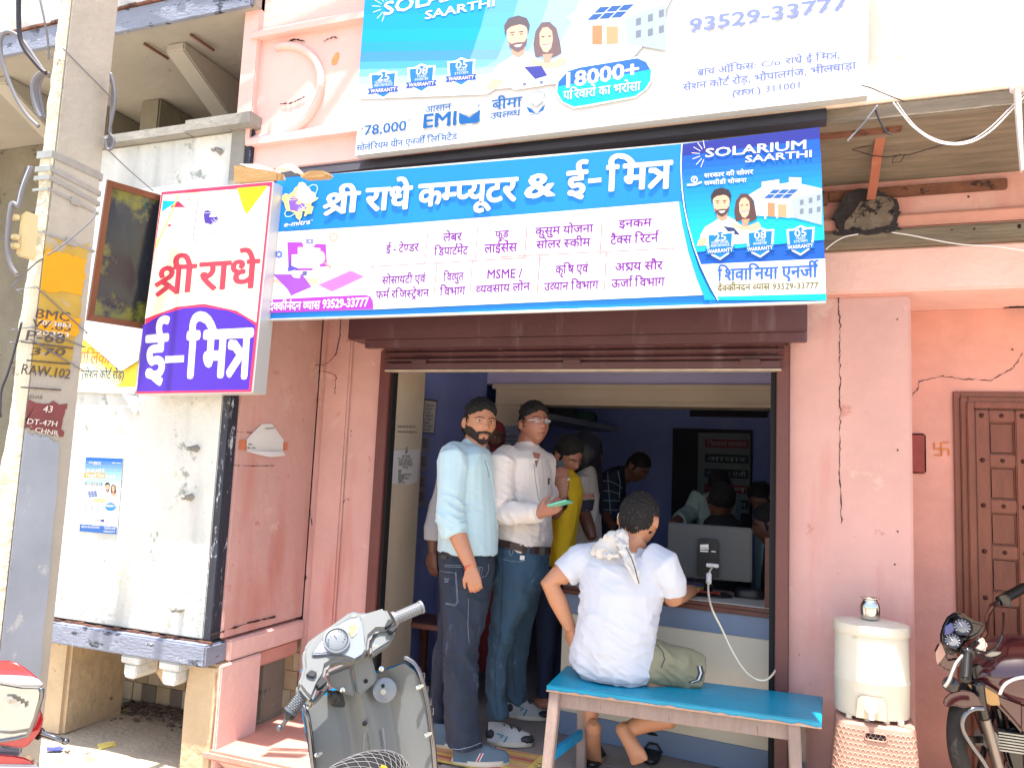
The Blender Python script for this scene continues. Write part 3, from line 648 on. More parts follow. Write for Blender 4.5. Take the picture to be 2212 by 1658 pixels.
def burst(A, c, s, col):
    for a in (100, 125, 150, 175, 200, 228, 250): A.line([(c[0]+math.cos(R(a))*s*.55, c[1]+math.sin(R(a))*s*.55*-1), (c[0]+math.cos(R(a))*s*1.25, c[1]-math.sin(R(a))*s*1.25)], s*.05, col)
# ---------------------------------------------------------------- main sign board
Ys = -.79
S = thing('main_signboard', 'wide blue and white flex signboard over the shop door listing services in Hindi', 'sign', (-1.2, Ys, 2.3))
c_ = [(597,384),(1769,280),(1783,650),(564,690)]
cw = [PY(u, v, Ys) for u, v in c_]
q = MB()
def edge_top(t):   # the upper edge sags slightly between its ties
    return cw[0].lerp(cw[1], t)+Vector((0,0,-.012*math.sin(math.pi*t)))
NU, NV = 60, 12
q.grid(lambda a, b_: (lambda p: p+Vector((0, .0035*noise.noise(p*3.2)+.004, 0)))(cw[3].lerp(cw[2], a).lerp(edge_top(a), b_)), NU, NV)
me = q.mesh('flex_sheet'); ca = me.color_attributes.new('Col', 'FLOAT_COLOR', 'CORNER')
fl = link('flex_sheet', me, mat('blue_flex', srgb(0,118,205), .38, var=.06, vs=1.6, bump=.05, bs=200), S, True)
q = MB(); q.hexa([cw[3]+Vector((0,.012,0)), cw[2]+Vector((0,.012,0)), cw[2]+Vector((0,.05,0)), cw[3]+Vector((0,.05,0)), cw[0]+Vector((0,.012,0)), cw[1]+Vector((0,.012,0)), cw[1]+Vector((0,.05,0)), cw[0]+Vector((0,.05,0))]); q.build('backing_frame', m_frame_al, S)
q = MB(); q.tube([cw[3]+Vector((0,.004,-.003)), cw[2]+Vector((0,.004,-.003))], .006, 8); q.build('lower_rail', m_frame_al, S, smooth=True)
A = Art(Ys-.001)
BL1 = srgb(0,122,210); BL2 = srgb(40,92,170)
# white lower panel
wp = [Z('S3',195,662), Z('S3',1000,612), Z('S3',2211,517), Z('S4',1130,485), Z('S4',1150,620), Z('S4',1190,800), Z('S4',1240,960), Z('S4',1285,1075), Z('S3',2211,1228), Z('S3',1000,1282), Z('S3',130,1310)]
A.poly(wp, WH)
# right hand panel with gradient bands
pr = [Z('S4',1155,120), Z('S4',2018,15), Z('S4',2063,1110), Z('S4',1375,1107), Z('S4',1250,870), Z('S4',1190,640), Z('S4',1150,380)]
A.poly(pr, srgb(8,78,172))
def band(y0, y1, c):   # horizontal bands of the printed background gradient
    L_ = lambda y: 1155+(0 if y < 380 else (y-380)*.16 if y < 640 else 42+(y-640)*.26)
    Rr = lambda y: 2018+(y-15)*.0411
    A.poly([Z('S4',L_(y0),y0+8), Z('S4',Rr(y0),y0-70), Z('S4',Rr(y1),y1-70), Z('S4',L_(y1),y1+8)], c)
for i in range(14): t = i/13; band(235+i*40, 235+(i+1)*40+1, tuple(a*(1-t)+b_*t for a, b_ in zip(srgb(6,84,178), srgb(0,178,214))))
A.zpoly('S4', [(1150,125),(2018,15),(2022,85),(1155,195)], srgb(34,40,130))
A.zpoly('S4', [(1265,882),(2054,845),(2060,1066),(1372,1085),(1310,985)], WH)
A.zpoly('S4', [(1372,1086),(2060,1067),(2063,1108),(1378,1106)], srgb(0,190,205))
A.line([Z('S4',*p) for p in ((1150,120),(1143,250),(1150,400),(1165,520),(1190,640),(1225,770),(1270,890),(1330,1020),(1378,1106))], 2.2, (.75,.8,.6))
A.zpoly('S4', [(1130,485),(1150,485),(1175,620),(1215,780),(1262,920),(1330,1060),(1365,1106),(1292,1108),(1285,1075),(1240,960),(1190,800),(1150,620)], srgb(0,150,205))
# purple name strip
A.zpoly('S3', [(130,1205),(600,1180),(930,1165),(968,1178),(988,1215),(992,1280),(130,1312)], srgb(150,50,170))
A.text('देवकीनंदन व्यास', Z('S3',150,1290), Z('S3',560,1278), Z('S3',150,1230)[1], (.85,.82,.85), .02)
A.text('93529-33777', Z('S3',583,1272), Z('S3',948,1256), Z('S3',583,1205)[1], (.85,.82,.85), .03, False)
# big heading
hd = dict(col=WH)
def big(t, x0, y0, x1, y1, top, b_=.034, zk='S3'): A.text(t, Z(zk,x0,y0), Z(zk,x1,y1), Z(zk,x0,top)[1], WH, b_)
big('श्री', 590, 508, 868, 495, 355)
big('राधे', 925, 488, 1287, 470, 318)
big('कम्प्यूटर', 1350, 455, 2140, 405, 285)
A.text('&', Z('S4',160,465), Z('S4',342,445), Z('S4',160,320)[1], WH, .03, False)
big('ई', 422, 448, 545, 438, 300, .034, 'S4')
A.zpoly('S4', [(557,342),(640,334),(640,362),(557,370)], WH)
big('मित्र', 672, 418, 1080, 390, 262, .034, 'S4')
# services
PU = srgb(112,26,140)
def sv(t, zk, x0, y0, x1, y1, top, deva=True): A.text(t, Z(zk,x0,y0), Z(zk,x1,y1), Z(zk,x0,top)[1], PU, .020, deva)
sv('ई - टेण्डर','S3',1092,828,1355,812,770); sv('लेबर','S3',1550,735,1702,727,675); sv('डिपार्टमेंट','S3',1480,850,1752,836,790); sv('फूड','S3',1970,706,2080,698,655); sv('लाईसेंस','S3',1882,828,2145,815,762)
sv('कुसुम योजना','S4',222,698,588,676,652); sv('सोलर स्कीम','S4',228,783,570,765,735); sv('इनकम','S4',750,650,958,640,603); sv('टैक्स रिटर्न','S4',697,755,1003,738,705)
sv('सोसायटी एवं','S3',1060,1080,1410,1062,1022); sv('फर्म रजिस्ट्रेशन','S3',1010,1195,1437,1178,1138); sv('विद्युत','S3',1555,1055,1715,1047,995); sv('विभाग','S3',1525,1172,1730,1162,1110)
sv('MSME /','S3',1908,1035,2185,1026,965,False); sv('व्यवसाय','S4',22,1060,20+0+46,1058,1012) if 0 else None
sv('व्यवसाय लोन','S3',1815,1153,2250,1126,1095); sv('कृषि एवं','S4',350,942,557,932,892); sv('उद्यान विभाग','S4',278,1048,622,1034,1000); sv('अक्षय सौर','S4',728,925,1028,912,875); sv('ऊर्जा विभाग','S4',703,1028,1040,1016,978)
RD = srgb(214,140,146)
for a in ([('S3',985,938),('S3',2211,868)], [('S4',75-75,835),('S4',1095,780)], [('S3',1432,645),('S3',1405,912)], [('S3',1503,910),('S3',1478,1188)], [('S3',1832,615),('S3',1810,890)], [('S3',1788,890),('S3',1768,1175)], [('S4',172,620),('S4',155,838)], [('S4',252,835),('S4',235,1060)], [('S4',646,582),('S4',633,806)], [('S4',672,806),('S4',660,1040)]):
    A.line([Z(*p) for p in a], 1.5, srgb(166,84,96))
for p in (('S3',985,938),('S3',1405,912),('S3',1503,910),('S3',1800,892),('S4',155,838),('S4',252,835),('S4',633,806),('S4',672,806),('S4',1095,780)): A.disc(Z(*p), 3.6, srgb(226,150,150), 12)
# map emblem with book and handshake
em = lambda p: Z('N1', *p)
A.poly([em(p) for p in ((1370,790),(1420,815),(1450,870),(1500,900),(1520,960),(1580,970),(1600,1020),(1610,1060),(1660,1070),(1600,1120),(1530,1160),(1520,1210),(1570,1230),(1550,1280),(1530,1350),(1470,1350),(1420,1395),(1400,1390),(1420,1310),(1370,1300),(1360,1400),(1320,1465),(1260,1420),(1240,1340),(1150,1300),(1090,1300),(1060,1220),(1050,1160),(1000,1100),(1010,1040),(1070,990),(1130,1010),(1200,960),(1240,890),(1290,860),(1310,800))], (.72,.62,.22))
A.poly([em(p) for p in ((1330,820),(1420,830),(1500,920),(1590,1020),(1600,1080),(1500,1170),(1400,1160),(1300,1100),(1260,980))], (.82,.80,.72))
EP = srgb(120,84,178)
A.poly([em(p) for p in ((1125,1115),(1310,1100),(1245,1160),(1300,1190),(1375,1155),(1420,1200),(1455,1260),(1380,1270),(1330,1325),(1285,1310),(1150,1285))], EP)
A.poly([em(p) for p in ((1150,1065),(1310,1095),(1150,1100))], EP); A.poly([em(p) for p in ((1170,1022),(1310,1090),(1190,1055))], EP)
for a in ((1310,1240,1360,1290),(1340,1200,1400,1260),(1290,1270,1330,1310),(1300,1310,1430,1215)): A.line([em((a[0],a[1])), em((a[2],a[3]))], 1.3, (.82,.80,.72))
A.line([em(p) for p in ((1480,870),(1560,835),(1620,850),(1640,900),(1600,1010))], 1.4, srgb(190,230,245)); A.line([em(p) for p in ((1080,1300),(1055,1350),(1080,1400),(1150,1400),(1240,1345))], 1.4, srgb(190,230,245))
A.text('e-mitra', em((1040,1585)), em((1500,1530)), em((1040,1500))[1], WH, .02, False, .35)
A.text('TM', em((1510,1478)), em((1555,1472)), em((1510,1455))[1], WH, 0, False)
# desk illustration: computer, folders, keyboard, magnifier, cogs
z3 = lambda pts: [Z('S3', *p) for p in pts]
A.poly(z3([(170,1040),(600,990),(820,965),(920,1015),(650,1140),(330,1170)]), (.78,.74,.76)); A.poly(z3([(170,1042),(330,1025),(560,1030),(540,1085),(400,1100),(220,1080)]), srgb(238,170,150))
A.poly(z3([(185,1000),(420,1000),(495,1102),(330,1172),(300,1120)]), srgb(138,70,178))
A.poly(z3([(300,742),(420,742),(430,780),(510,780),(530,755),(610,757),(620,935),(510,945),(500,968),(310,970)]), srgb(150,60,190)); A.poly(z3([(330,835),(300,975),(385,970),(385,940),(330,930)]), srgb(84,70,180))
A.poly(z3([(385,782),(565,790),(560,950),(385,950),(335,930),(335,842),(385,840)]), (.80,.80,.82)); A.poly(z3([(425,975),(460,975),(455,1010),(415,1010)]), srgb(90,90,140))
A.poly(z3([(450,715),(508,715),(508,755),(450,755)]), srgb(120,120,190)); A.poly(z3([(470,735),(488,725),(488,746)]), WH)
A.poly(z3([(545,1085),(810,968),(920,1018),(658,1140)]), srgb(190,120,200))
for i in range(1, 11): A.line(z3([(545+i*24,1085-i*10.6),(658+i*24,1140-i*11)]), .5, srgb(110,50,140))
for i in range(1, 5): A.line(z3([(545+i*22,1085+i*11),(810+i*22,968+i*10)]), .5, srgb(110,50,140))
A.disc(Z('S3',566,865), 11, srgb(226,150,150), 20, 15); A.disc(Z('S3',566,865), 8.6, (.80,.76,.80), 20, 12); A.line(z3([(605,910),(650,945)]), 4, srgb(226,140,120))
for (x, y, r, c) in ((672,702,10,srgb(232,160,150)),(232,840,7,srgb(90,110,190))):
    for a in range(8): A.disc((Z('S3',x,y)[0]+r*math.cos(a*.785), Z('S3',x,y)[1]+r*math.sin(a*.785)), r*.3, c, 6)
    A.disc(Z('S3',x,y), r, c, 16); A.disc(Z('S3',x,y), r*.45, WH, 12)
A.poly(z3([(320,980),(360,965),(405,1000),(400,1030),(350,1025)]), (.78,.78,.8))
# right panel contents
burst(A, Z('S4',1300,185), 24, (.8,.70,.66))
A.text('SOLARIUM', Z('S4',1300,205), Z('S4',1932,152), Z('S4',1300,152)[1], WH, .022, False); A.text('SAARTHI', Z('S4',1552,238), Z('S4',1968,203), Z('S4',1552,197)[1], WH, .024, False)
A.text('सरकार की सोलर', Z('S4',1290,335), Z('S4',1600,310), Z('S4',1290,310)[1], WH, .02); A.text('सब्सीडी योजना', Z('S4',1290,382), Z('S4',1558,362), Z('S4',1290,358)[1], WH, .02)
A.disc(Z('S4',1228,345), 7.5, WH, 16); A.disc(Z('S4',1228,345), 5.2, srgb(8,90,180), 16); A.line([Z('S4',1185,380), Z('S4',1230,378), Z('S4',1272,362)], 4, WH); A.text('₹', Z('S4',1218,360), Z('S4',1238,358), Z('S4',1218,334)[1], WH, 0, False)
house(A, lambda x, y: Z('S4', 1570+x*465, 345+y*330-x*25))
couple(A, lambda x, y: Z('S4', 1245+x*440, 415+y*350-x*22))
A.zpoly('S4', [(1360,700),(1425,640),(1500,650),(1518,695),(1480,690),(1480,740),(1370,745)], (.75,.75,.78)); A.zpoly('S4', [(1410,640),(1480,650),(1518,695),(1455,690)], srgb(40,50,90))
TL = srgb(0,150,205)
shield(A, Z('S4',1392,757), 66, 66, '25', 'YEARS PANEL', 'PERFORMANCE', srgb(0,110,190), WH, ribbon=srgb(0,92,170))
shield(A, Z('S4',1645,743), 66, 66, '08', 'YEARS', 'INVERTER', srgb(0,110,190), WH, ribbon=srgb(0,92,170))
shield(A, Z('S4',1900,730), 66, 66, '05', 'YEARS', 'SYSTEM', srgb(0,110,190), WH, ribbon=srgb(0,92,170))
A.text('शिवानिया एनर्जी', Z('S4',1375,985), Z('S4',2012,960), Z('S4',1375,915)[1], srgb(40,90,170), .022)
A.text('देवकीनंदन व्यास', Z('S4',1375,1050), Z('S4',1705,1040), Z('S4',1375,1013)[1], srgb(104,94,10), .014); A.text('93529-33777', Z('S4',1722,1040), Z('S4',2012,1032), Z('S4',1722,1003)[1], srgb(104,94,10), .014, False)
A.build(S)
# ---------------------------------------------------------------- upright lightbox sign
Yl = -.86
S = thing('upright_signboard', 'tall cream and violet box sign hanging left of the main signboard', 'sign', (-2.7, Yl, 2.2))
c_ = [(347,413),(590,391),(545,848),(292,852)]; cw = [PY(u, v, Yl) for u, v in c_]
q = MB(); off = Vector((0,.10,0)); q.hexa([cw[3], cw[2], cw[2]+off, cw[3]+off, cw[0], cw[1], cw[1]+off, cw[0]+off]); q.build('box_body', m_frame_al, S, bevel=.004)
A = Art(Yl-.0005); PK = srgb(226,52,92); CRM = (.80,.76,.52)
A.poly([(349,415),(588,393),(543,846),(294,850)], PK)
b2 = [(352,420),(582,400),(538,841),(299,845)]
bz = lambda pts: [Z('B', *p) for p in pts]
A.poly(bz([(1310,60),(2170,-8),(2060,1085),(1900,990),(1640,935),(1420,960),(1165,1055)]), CRM)
A.poly(bz([(1325,70),(1900,20),(1850,360),(1500,560),(1270,400)]), (.82,.80,.68))
A.poly(bz([(1150,1108),(1300,1020),(1480,970),(1640,960),(1840,990),(1960,1040),(2055,1110),(2000,1625),(1100,1640)]), srgb(72,42,168))
A.poly(bz([(1905,5),(2150,-15),(2145,0),(1985,215),(1960,180)]), srgb(206,178,20))
A.poly(bz([(1310,105),(1430,112),(1300,195)]), srgb(20,170,200)); A.poly(bz([(1435,108),(1490,160),(1365,160)]), srgb(206,40,80)); A.poly(bz([(1335,305),(1378,292),(1370,320)]), srgb(206,60,80)); A.poly(bz([(1510,92),(1530,90),(1520,104)]), srgb(206,120,60))
A.line(bz([(1435,55),(1380,200),(1250,480)]), 2.2, srgb(210,200,20))
rr = bz([(1600,80),(1630,65),(1840,45),(1868,65),(1838,380),(1800,410),(1580,436),(1555,410)])
A.poly([(p[0]-2, p[1]+1) for p in rr], EP); A.poly([(p[0]+1.2, p[1]) for p in rr], srgb(96,96,120)); A.poly(rr, (.80,.80,.78))
A.disc(Z('B',1690,240), 14, (.82,.80,.55), 14, 18)
A.poly(bz([(1635,210),(1700,205),(1680,235),(1715,240),(1745,232),(1760,262),(1740,280),(1700,300),(1645,285)]), srgb(74,52,150)); A.poly(bz([(1645,185),(1708,200),(1640,206)]), srgb(74,52,150)); A.poly(bz([(1655,176),(1710,198),(1665,190)]), srgb(74,52,150))
for a in ((1700,262,1728,295),(1715,250,1745,280),(1700,295,1755,255)): A.line(bz([(a[0],a[1]),(a[2],a[3])]), .8, (.8,.8,.75))
A.text('e-mitra', Z('B',1610,402), Z('B',1765,386), Z('B',1610,372)[1], srgb(60,60,90), 0, False, .3)
RDs = srgb(190,60,80)
A.text('श्री', Z('B',1243,850), Z('B',1560,835), Z('B',1243,640)[1], RDs, .024); A.text('राधे', Z('B',1592,825), Z('B',2068,802), Z('B',1592,610)[1], RDs, .024)
A.text('ई', Z('B',1162,1530), Z('B',1330,1520), Z('B',1162,1200)[1], WH, .035); A.zpoly('B', [(1328,1356),(1480,1348),(1478,1404),(1326,1412)], WH); A.text('मित्र', Z('B',1490,1520), Z('B',2005,1508), Z('B',1490,1172)[1], WH, .045)
A.build(S)
# ---------------------------------------------------------------- dark glossy side board
S = thing('dark_side_board', 'dark glossy board in a bronze frame angled behind the upright sign', 'sign', (-2.9, -.9, 2.2))
P0 = [PD(230,389,3.66), PD(350,424,3.92), PD(322,712,3.92), PD(185,691,3.66)]
e1 = (P0[1]-P0[0]); 
for k_ in (1, 2): pass
P0[1] = P0[0]+(P0[1]-P0[0])*1.05; P0[2] = P0[3]+(P0[2]-P0[3])*1.05
nn = (P0[1]-P0[0]).cross(P0[3]-P0[0]).normalized(); nn = nn if nn.y > 0 else -nn
q = MB(); q.prism(P0, nn*.035); q.build('box_body', m_frame_al, S)
def lerp4(a, b_): return P0[0].lerp(P0[1], a).lerp(P0[3].lerp(P0[2], a), b_)
q = MB()
for a, b_, w_ in (((0,.02),(1,.02),.03),((0,.98),(1,.98),.03),((.045,0),(.045,1),.028),((.98,0),(.98,1),.02)): q.bar(lerp4(*a)-nn*.006, lerp4(*b_)-nn*.006, w_, .012, up=nn)
q.build('bronze_frame', mat('bronze_frame', srgb(122,78,56), .35, metal=.5, var=.1), S)
q = MB(); q.poly([lerp4(.04,.02)-nn*.002, lerp4(.98,.02)-nn*.002, lerp4(.98,.98)-nn*.002, lerp4(.04,.98)-nn*.002]); q.build('glossy_face', mat('acrylic_painted_reflection', srgb(30,34,44), .22, var=.3, vs=1.5, spec=.7, second=[(srgb(110,112,40), .55, 1.0)]), S)  # yellow-green patches are a reflection painted into the face colour
# ---------------------------------------------------------------- big upper banner
Yb = -.775
S = thing('upper_banner', 'large pale blue solar flex banner stretched across the upper storey', 'banner', (-1, Yb, 3.3))
c_ = [(803,-60),(1880,-170),(1873,205),(765,336)]; cw = [PY(u, v, Yb) for u, v in c_]
def bpt(a, b_): return cw[3].lerp(cw[2], a).lerp(cw[0].lerp(cw[1], a), b_)
q = MB(); q.grid(lambda a, b_: bpt(a, b_)+Vector((0, .003*noise.noise(bpt(a, b_)*2.5)+.005, 0)), 40, 12); q.build('flex_sheet', mat('white_flex', (.60,.60,.61), .4, var=.03, bump=.04, bs=200), S, smooth=True)
q = MB(); q.hexa([cw[3]+Vector((0,.012,0)), cw[2]+Vector((0,.012,0)), cw[2]+Vector((0,.05,0)), cw[3]+Vector((0,.05,0)), cw[0]+Vector((0,.012,0)), cw[1]+Vector((0,.012,0)), cw[1]+Vector((0,.05,0)), cw[0]+Vector((0,.05,0))]); q.build('backing_frame', m_frame_al, S)
A = Art(Yb-.001); s1 = lambda pts: [Z('S1', *p) for p in pts]; s2 = lambda pts: [Z('S2', *p) for p in pts]
CY = srgb(0,150,215)
# sky gradient: vertical strips
def edl(y): return 232-(y+180)*.075
ys = [-200, -100, 0, 120, 240, 340, 420, 500, 560, 620, 680, 740, 800]
cs = [srgb(20,120,200), srgb(10,128,205), srgb(0,136,210), srgb(0,142,214), srgb(0,148,216), srgb(30,140,210), srgb(60,130,205), srgb(70,150,214), srgb(110,165,215), srgb(150,185,222), srgb(185,205,226), srgb(206,214,224)]
xr = [2700, 2700, 2700, 2640, 2580, 2500, 2450, 2380, 2200, 1900, 1600, 1300, 1200]
for i in range(12):
    n_ = 10
    for j in range(n_):
        t0, t1 = j/n_, (j+1)/n_; c = cs[i]; k_ = max(0, (t0-.30)/.7); cc_ = tuple(a*(1-k_)+b_*k_ for a, b_ in zip(c, (.64,.74,.80)))
        X0, X1 = edl(ys[i])+(xr[i]-edl(ys[i]))*t0, edl(ys[i])+(xr[i]-edl(ys[i]))*t1
        Y0, Y1 = edl(ys[i+1])+(xr[i+1]-edl(ys[i+1]))*t0, edl(ys[i+1])+(xr[i+1]-edl(ys[i+1]))*t1
        A.poly([Z('S1',X0,ys[i]-t0*40), Z('S1',X1,ys[i]-t1*40), Z('S1',Y1,ys[i+1]-t1*40), Z('S1',Y0,ys[i+1]-t0*40)], cc_, up=False)
burst(A, Z('S1',400,60), 26, WH)
A.text('SOLARIUM', Z('S1',375,128), Z('S1',1330,-95), Z('S1',375,25)[1], WH, .024, False); A.text('SAARTHI', Z('S1',706,158), Z('S1',1260,50), Z('S1',706,95)[1], WH, .024, False)
house(A, lambda x, y: Z('S1', 1840+x*800, -30+y*580-x*110))
couple(A, lambda x, y: Z('S1', 1200+x*700, 165+y*560-x*60), .12)
A.poly(s1([(1390,650),(1500,540),(1640,535),(1690,610),(1660,690),(1420,725),(1385,700)]), (.78,.78,.80)); A.poly(s1([(1498,540),(1640,532),(1688,610),(1590,640)]), srgb(56,60,140))
for (x, y) in ((1490,680),(1625,665)): A.poly(s1([(x,y-12),(x+28,y-15),(x+28,y+12),(x,y+14)]), srgb(100,110,150))
for (x, y, n_, a, b_) in ((368,680,'25','YEARS PANEL','PERFORMANCE'),(675,632,'08','YEARS','INVERTER'),(995,583,'05','YEARS','SYSTEM')): shield(A, Z('S1',x,y), 66, 64, n_, a, b_, srgb(30,110,190), (.72,.78,.82), ribbon=srgb(44,70,160))
# pill with customer count
pl = [Z('S1',1800,600)]; pil = lambda e, c: A.poly(s1([(1850-e,575-e),(1950,545-e)])+s2([(300,470-e*.9),(370+e,500),(410+e,570),(405+e,650),(360+e,720),(280,775+e)])+s1([(2000,845+e),(1900,860+e),(1810-e,820),(1765-e,740),(1775-e,660)]), c)
pil(14, (.70,.80,.84)); pil(0, srgb(36,92,180)); A.poly(s1([(1768,700)])+s2([(412,560),(405,650),(360,720),(280,775)])+s1([(2000,845),(1900,860),(1810,820),(1768,750)]), srgb(0,170,205))
A.text('18000+', Z('S1',1845,705), Z('S2',308,615), Z('S1',1845,590)[1], WH, .03, False); A.text('परिवारों का भरोसा', Z('S1',1815,805), Z('S2',325,725), Z('S1',1815,740)[1], WH, .02)
TX = srgb(10,84,150)
A.text('Up to', Z('S1',435,955), Z('S1',600,930), Z('S1',435,910)[1], srgb(200,204,212), 0, False)
A.text('₹', Z('S1',188,1062), Z('S1',208,1058), Z('S1',188,1030)[1], TX, 0, False); A.text('78,000', Z('S1',215,1092), Z('S1',550,1050), Z('S1',215,1015)[1], TX, .012, False); A.text('*', Z('S1',565,1010), Z('S1',588,1005), Z('S1',565,955)[1], TX, 0, False)
A.text('आसान', Z('S1',705,912), Z('S1',910,885), Z('S1',705,862)[1], TX, .008); A.text('EMI', Z('S1',690,1032), Z('S1',948,1005), Z('S1',690,925)[1], TX, .022, False)
A.poly(s1([(978,905),(1060,948),(1148,880),(1140,975),(1120,990),(990,1000),(975,985)]), TX); A.poly(s1([(1010,850),(1130,835),(1120,885),(1060,930),(1005,890)]), (.82,.80,.66)); A.line(s1([(1108,835),(1140,850),(1112,895)]), 1.0, TX)
A.text('बीमा', Z('S1',1240,885), Z('S1',1480,855), Z('S1',1240,812)[1], TX, .016); A.text('उपलब्ध', Z('S1',1228,962), Z('S1',1468,932), Z('S1',1228,915)[1], TX, .012)
A.poly(s1([(1535,765),(1600,740),(1662,750),(1655,810),(1600,860),(1545,825)]), srgb(150,160,180)); A.poly(s1([(1542,770),(1600,748),(1655,757),(1648,807),(1600,850),(1552,820)]), (.82,.78,.52))
A.poly(s1([(1515,855),(1560,880),(1590,915),(1540,905)]), TX); A.poly(s1([(1672,835),(1640,870),(1610,910),(1655,890)]), TX); A.line(s1([(1550,925),(1625,915)]), 1.2, TX)
A.text('सोलेरियम ग्रीन एनर्जी लिमिटेड', Z('S1',150,1215), Z('S1',962,1122), Z('S1',150,1172)[1], TX, .012)
A.text('solariumenergy.in', Z('S2',55,958), Z('S2',515,908), Z('S2',55,930)[1], srgb(110,130,180), 0, False)
LV = srgb(110,122,190)
A.text('93529-33777', Z('S2',720,262), Z('S2',1990,80), Z('S2',720,158)[1], LV, .026, False)
A.line(s2([(1345,305),(2050,205)]), 1.3, srgb(110,110,180)); A.line(s2([(870,375),(1345,305)]), .9, srgb(226,190,196))
LV2 = srgb(90,104,170)
A.text('ब्रांच ऑफिस:', Z('S2',780,612), Z('S2',1252,553), Z('S2',780,563)[1], LV2, .014); A.text('C/o', Z('S2',1297,543), Z('S2',1452,525), Z('S2',1297,497)[1], LV2, .014, False); A.text('राधे ई मित्र,', Z('S2',1490,520), Z('S2',1925,470), Z('S2',1490,472)[1], LV2, .014)
A.text('सेशन कोर्ट रोड़, भोपालगंज, भीलवाड़ा', Z('S2',665,730), Z('S2',2060,555), Z('S2',665,680)[1], LV2, .014)
A.text('(राज.)', Z('S2',1065,780), Z('S2',1290,752), Z('S2',1065,735)[1], LV2, .014); A.text('311001', Z('S2',1330,745), Z('S2',1605,712), Z('S2',1330,695)[1], LV2, .006, False)
A.build(S)
# ---------------------------------------------------------------- yellow torn banner behind the upright sign, on the bay wall
Yy = YF-.012
S = thing('torn_yellow_banner', 'torn yellow and white banner with blue Hindi lettering on the bay wall', 'banner', (-3.2, Yy, 1.9))
q = MB(); q.poly([PY(*Z('B',*p), Yy) for p in ((615,1060),(1150,1130),(1120,1560),(1080,1660),(575,1645))]); q.build('sheet', mat('white_flex', (1,1,1)), S)
A = Art(Yy-.001)
A.poly(bz([(640,1190),(700,1240),(940,1460),(980,1475),(1110,1400),(1090,1600),(590,1600)]), (.80,.62,.05)); A.poly(bz([(600,1330),(720,1330),(980,1560),(900,1640),(585,1640)]), (.82,.76,.40))
A.text('(सेशन कोर्ट रोड़)', Z('B',658,1530), Z('B',992,1540), Z('B',658,1470)[1], srgb(30,70,120), .012); A.text('पालिका', Z('B',610,1410), Z('B',880,1420), Z('B',610,1320)[1], srgb(200,130,60), .01)
A.build(S)
q = MB(); q.prism(bz_ := [PY(*Z('B',*p), Yy-.02) for p in ((650,1200),(780,1150),(1145,1150),(1110,1390),(1030,1440),(975,1475))], (0,.004,0)); q.build('folded_flap', mat('white_flex', (1,1,1)), S)
q = MB(); q.prism([PY(*Z('C',*p), Yy-.004) for p in ((980,150),(1090,165),(1130,215),(1090,325),(1060,280))], (0,.003,0)); q.build('hanging_scrap', mat('grey_scrap', srgb(190,190,190), .6), S)
# ---------------------------------------------------------------- small solar poster on the bay wall
Yp = YF-.006
S = thing('solar_poster', 'small blue and white solar poster pasted on the whitewashed bay wall', 'poster', (-3.3, Yp, 1.0))
cz_ = lambda pts: [Z('C', *p) for p in pts]
q = MB(); q.prism([PY(*p, Yp) for p in cz_([(690,658),(988,670),(940,1280),(637,1255)])], (0,.002,0)); q.build('sheet', mat('white_flex', (1,1,1)), S)
A = Art(Yp-.0005)
for i in range(8):
    t = i/8; c = tuple(a*(1-t)+b_*t for a, b_ in zip(srgb(20,90,170), srgb(170,210,225))); y0 = 660+i*27
    A.poly(cz_([(690-i*2,y0),(988-i*2.2,y0+11),(986-i*2.2,y0+40),(688-i*2,y0+29)]), c)
A.text('SOLARIUM', Z('C',715,708), Z('C',810,712), Z('C',715,694)[1], WH, .02, False); A.text('SAARTHI', Z('C',750,722), Z('C',808,724), Z('C',750,712)[1], WH, .02, False)
A.text('सोलर योजना', Z('C',900,712), Z('C',972,716), Z('C',900,702)[1], WH, .01); A.text('क्या आप अपनी भी', Z('C',694,778), Z('C',838,782), Z('C',694,757)[1], WH, .03)
A.poly(cz_([(678,782),(845,788),(843,830),(675,824)]), srgb(230,140,50)); A.text('बिजली बिल', Z('C',690,820), Z('C',836,824), Z('C',690,798)[1], WH, .03); A.text('भर रहे हैं?', Z('C',845,828), Z('C',930,830), Z('C',845,808)[1], WH, .02)
A.poly(cz_([(686,858),(824,864),(822,886),(684,880)]), srgb(60,110,130)); A.text('योजना', Z('C',692,880), Z('C',815,884), Z('C',692,866)[1], WH, .02)
for i in range(3):
    for j in range(3): A.poly(cz_([(705+i*24+j*3,938+j*16-i*3),(726+i*24+j*3,936+j*16-i*3),(730+i*24+j*3,947+j*16-i*3),(709+i*24+j*3,950+j*16-i*3)]), srgb(60,90,150))
couple(A, lambda x, y: Z('C', 815+x*140, 865+y*140)); A.poly(cz_([(755,990),(845,990),(845,1025),(755,1022)]), srgb(226,180,130))
for i in range(3): A.poly(cz_([(675+i*52,1055),(698+i*52,1055),(696+i*52,1085),(686+i*52,1096),(677+i*52,1085)]), srgb(150,160,170))
A.disc(Z('C',888,1058), 12, srgb(40,120,190), 14, 9); A.text('18000+', Z('C',852,1060), Z('C',925,1062), Z('C',852,1040)[1], WH, .02, False)
A.text('EMI', Z('C',760,1176), Z('C',805,1178), Z('C',760,1158)[1], srgb(70,70,90), 0, False); A.poly(cz_([(810,1158),(838,1158),(838,1180),(810,1180)]), srgb(70,70,140))
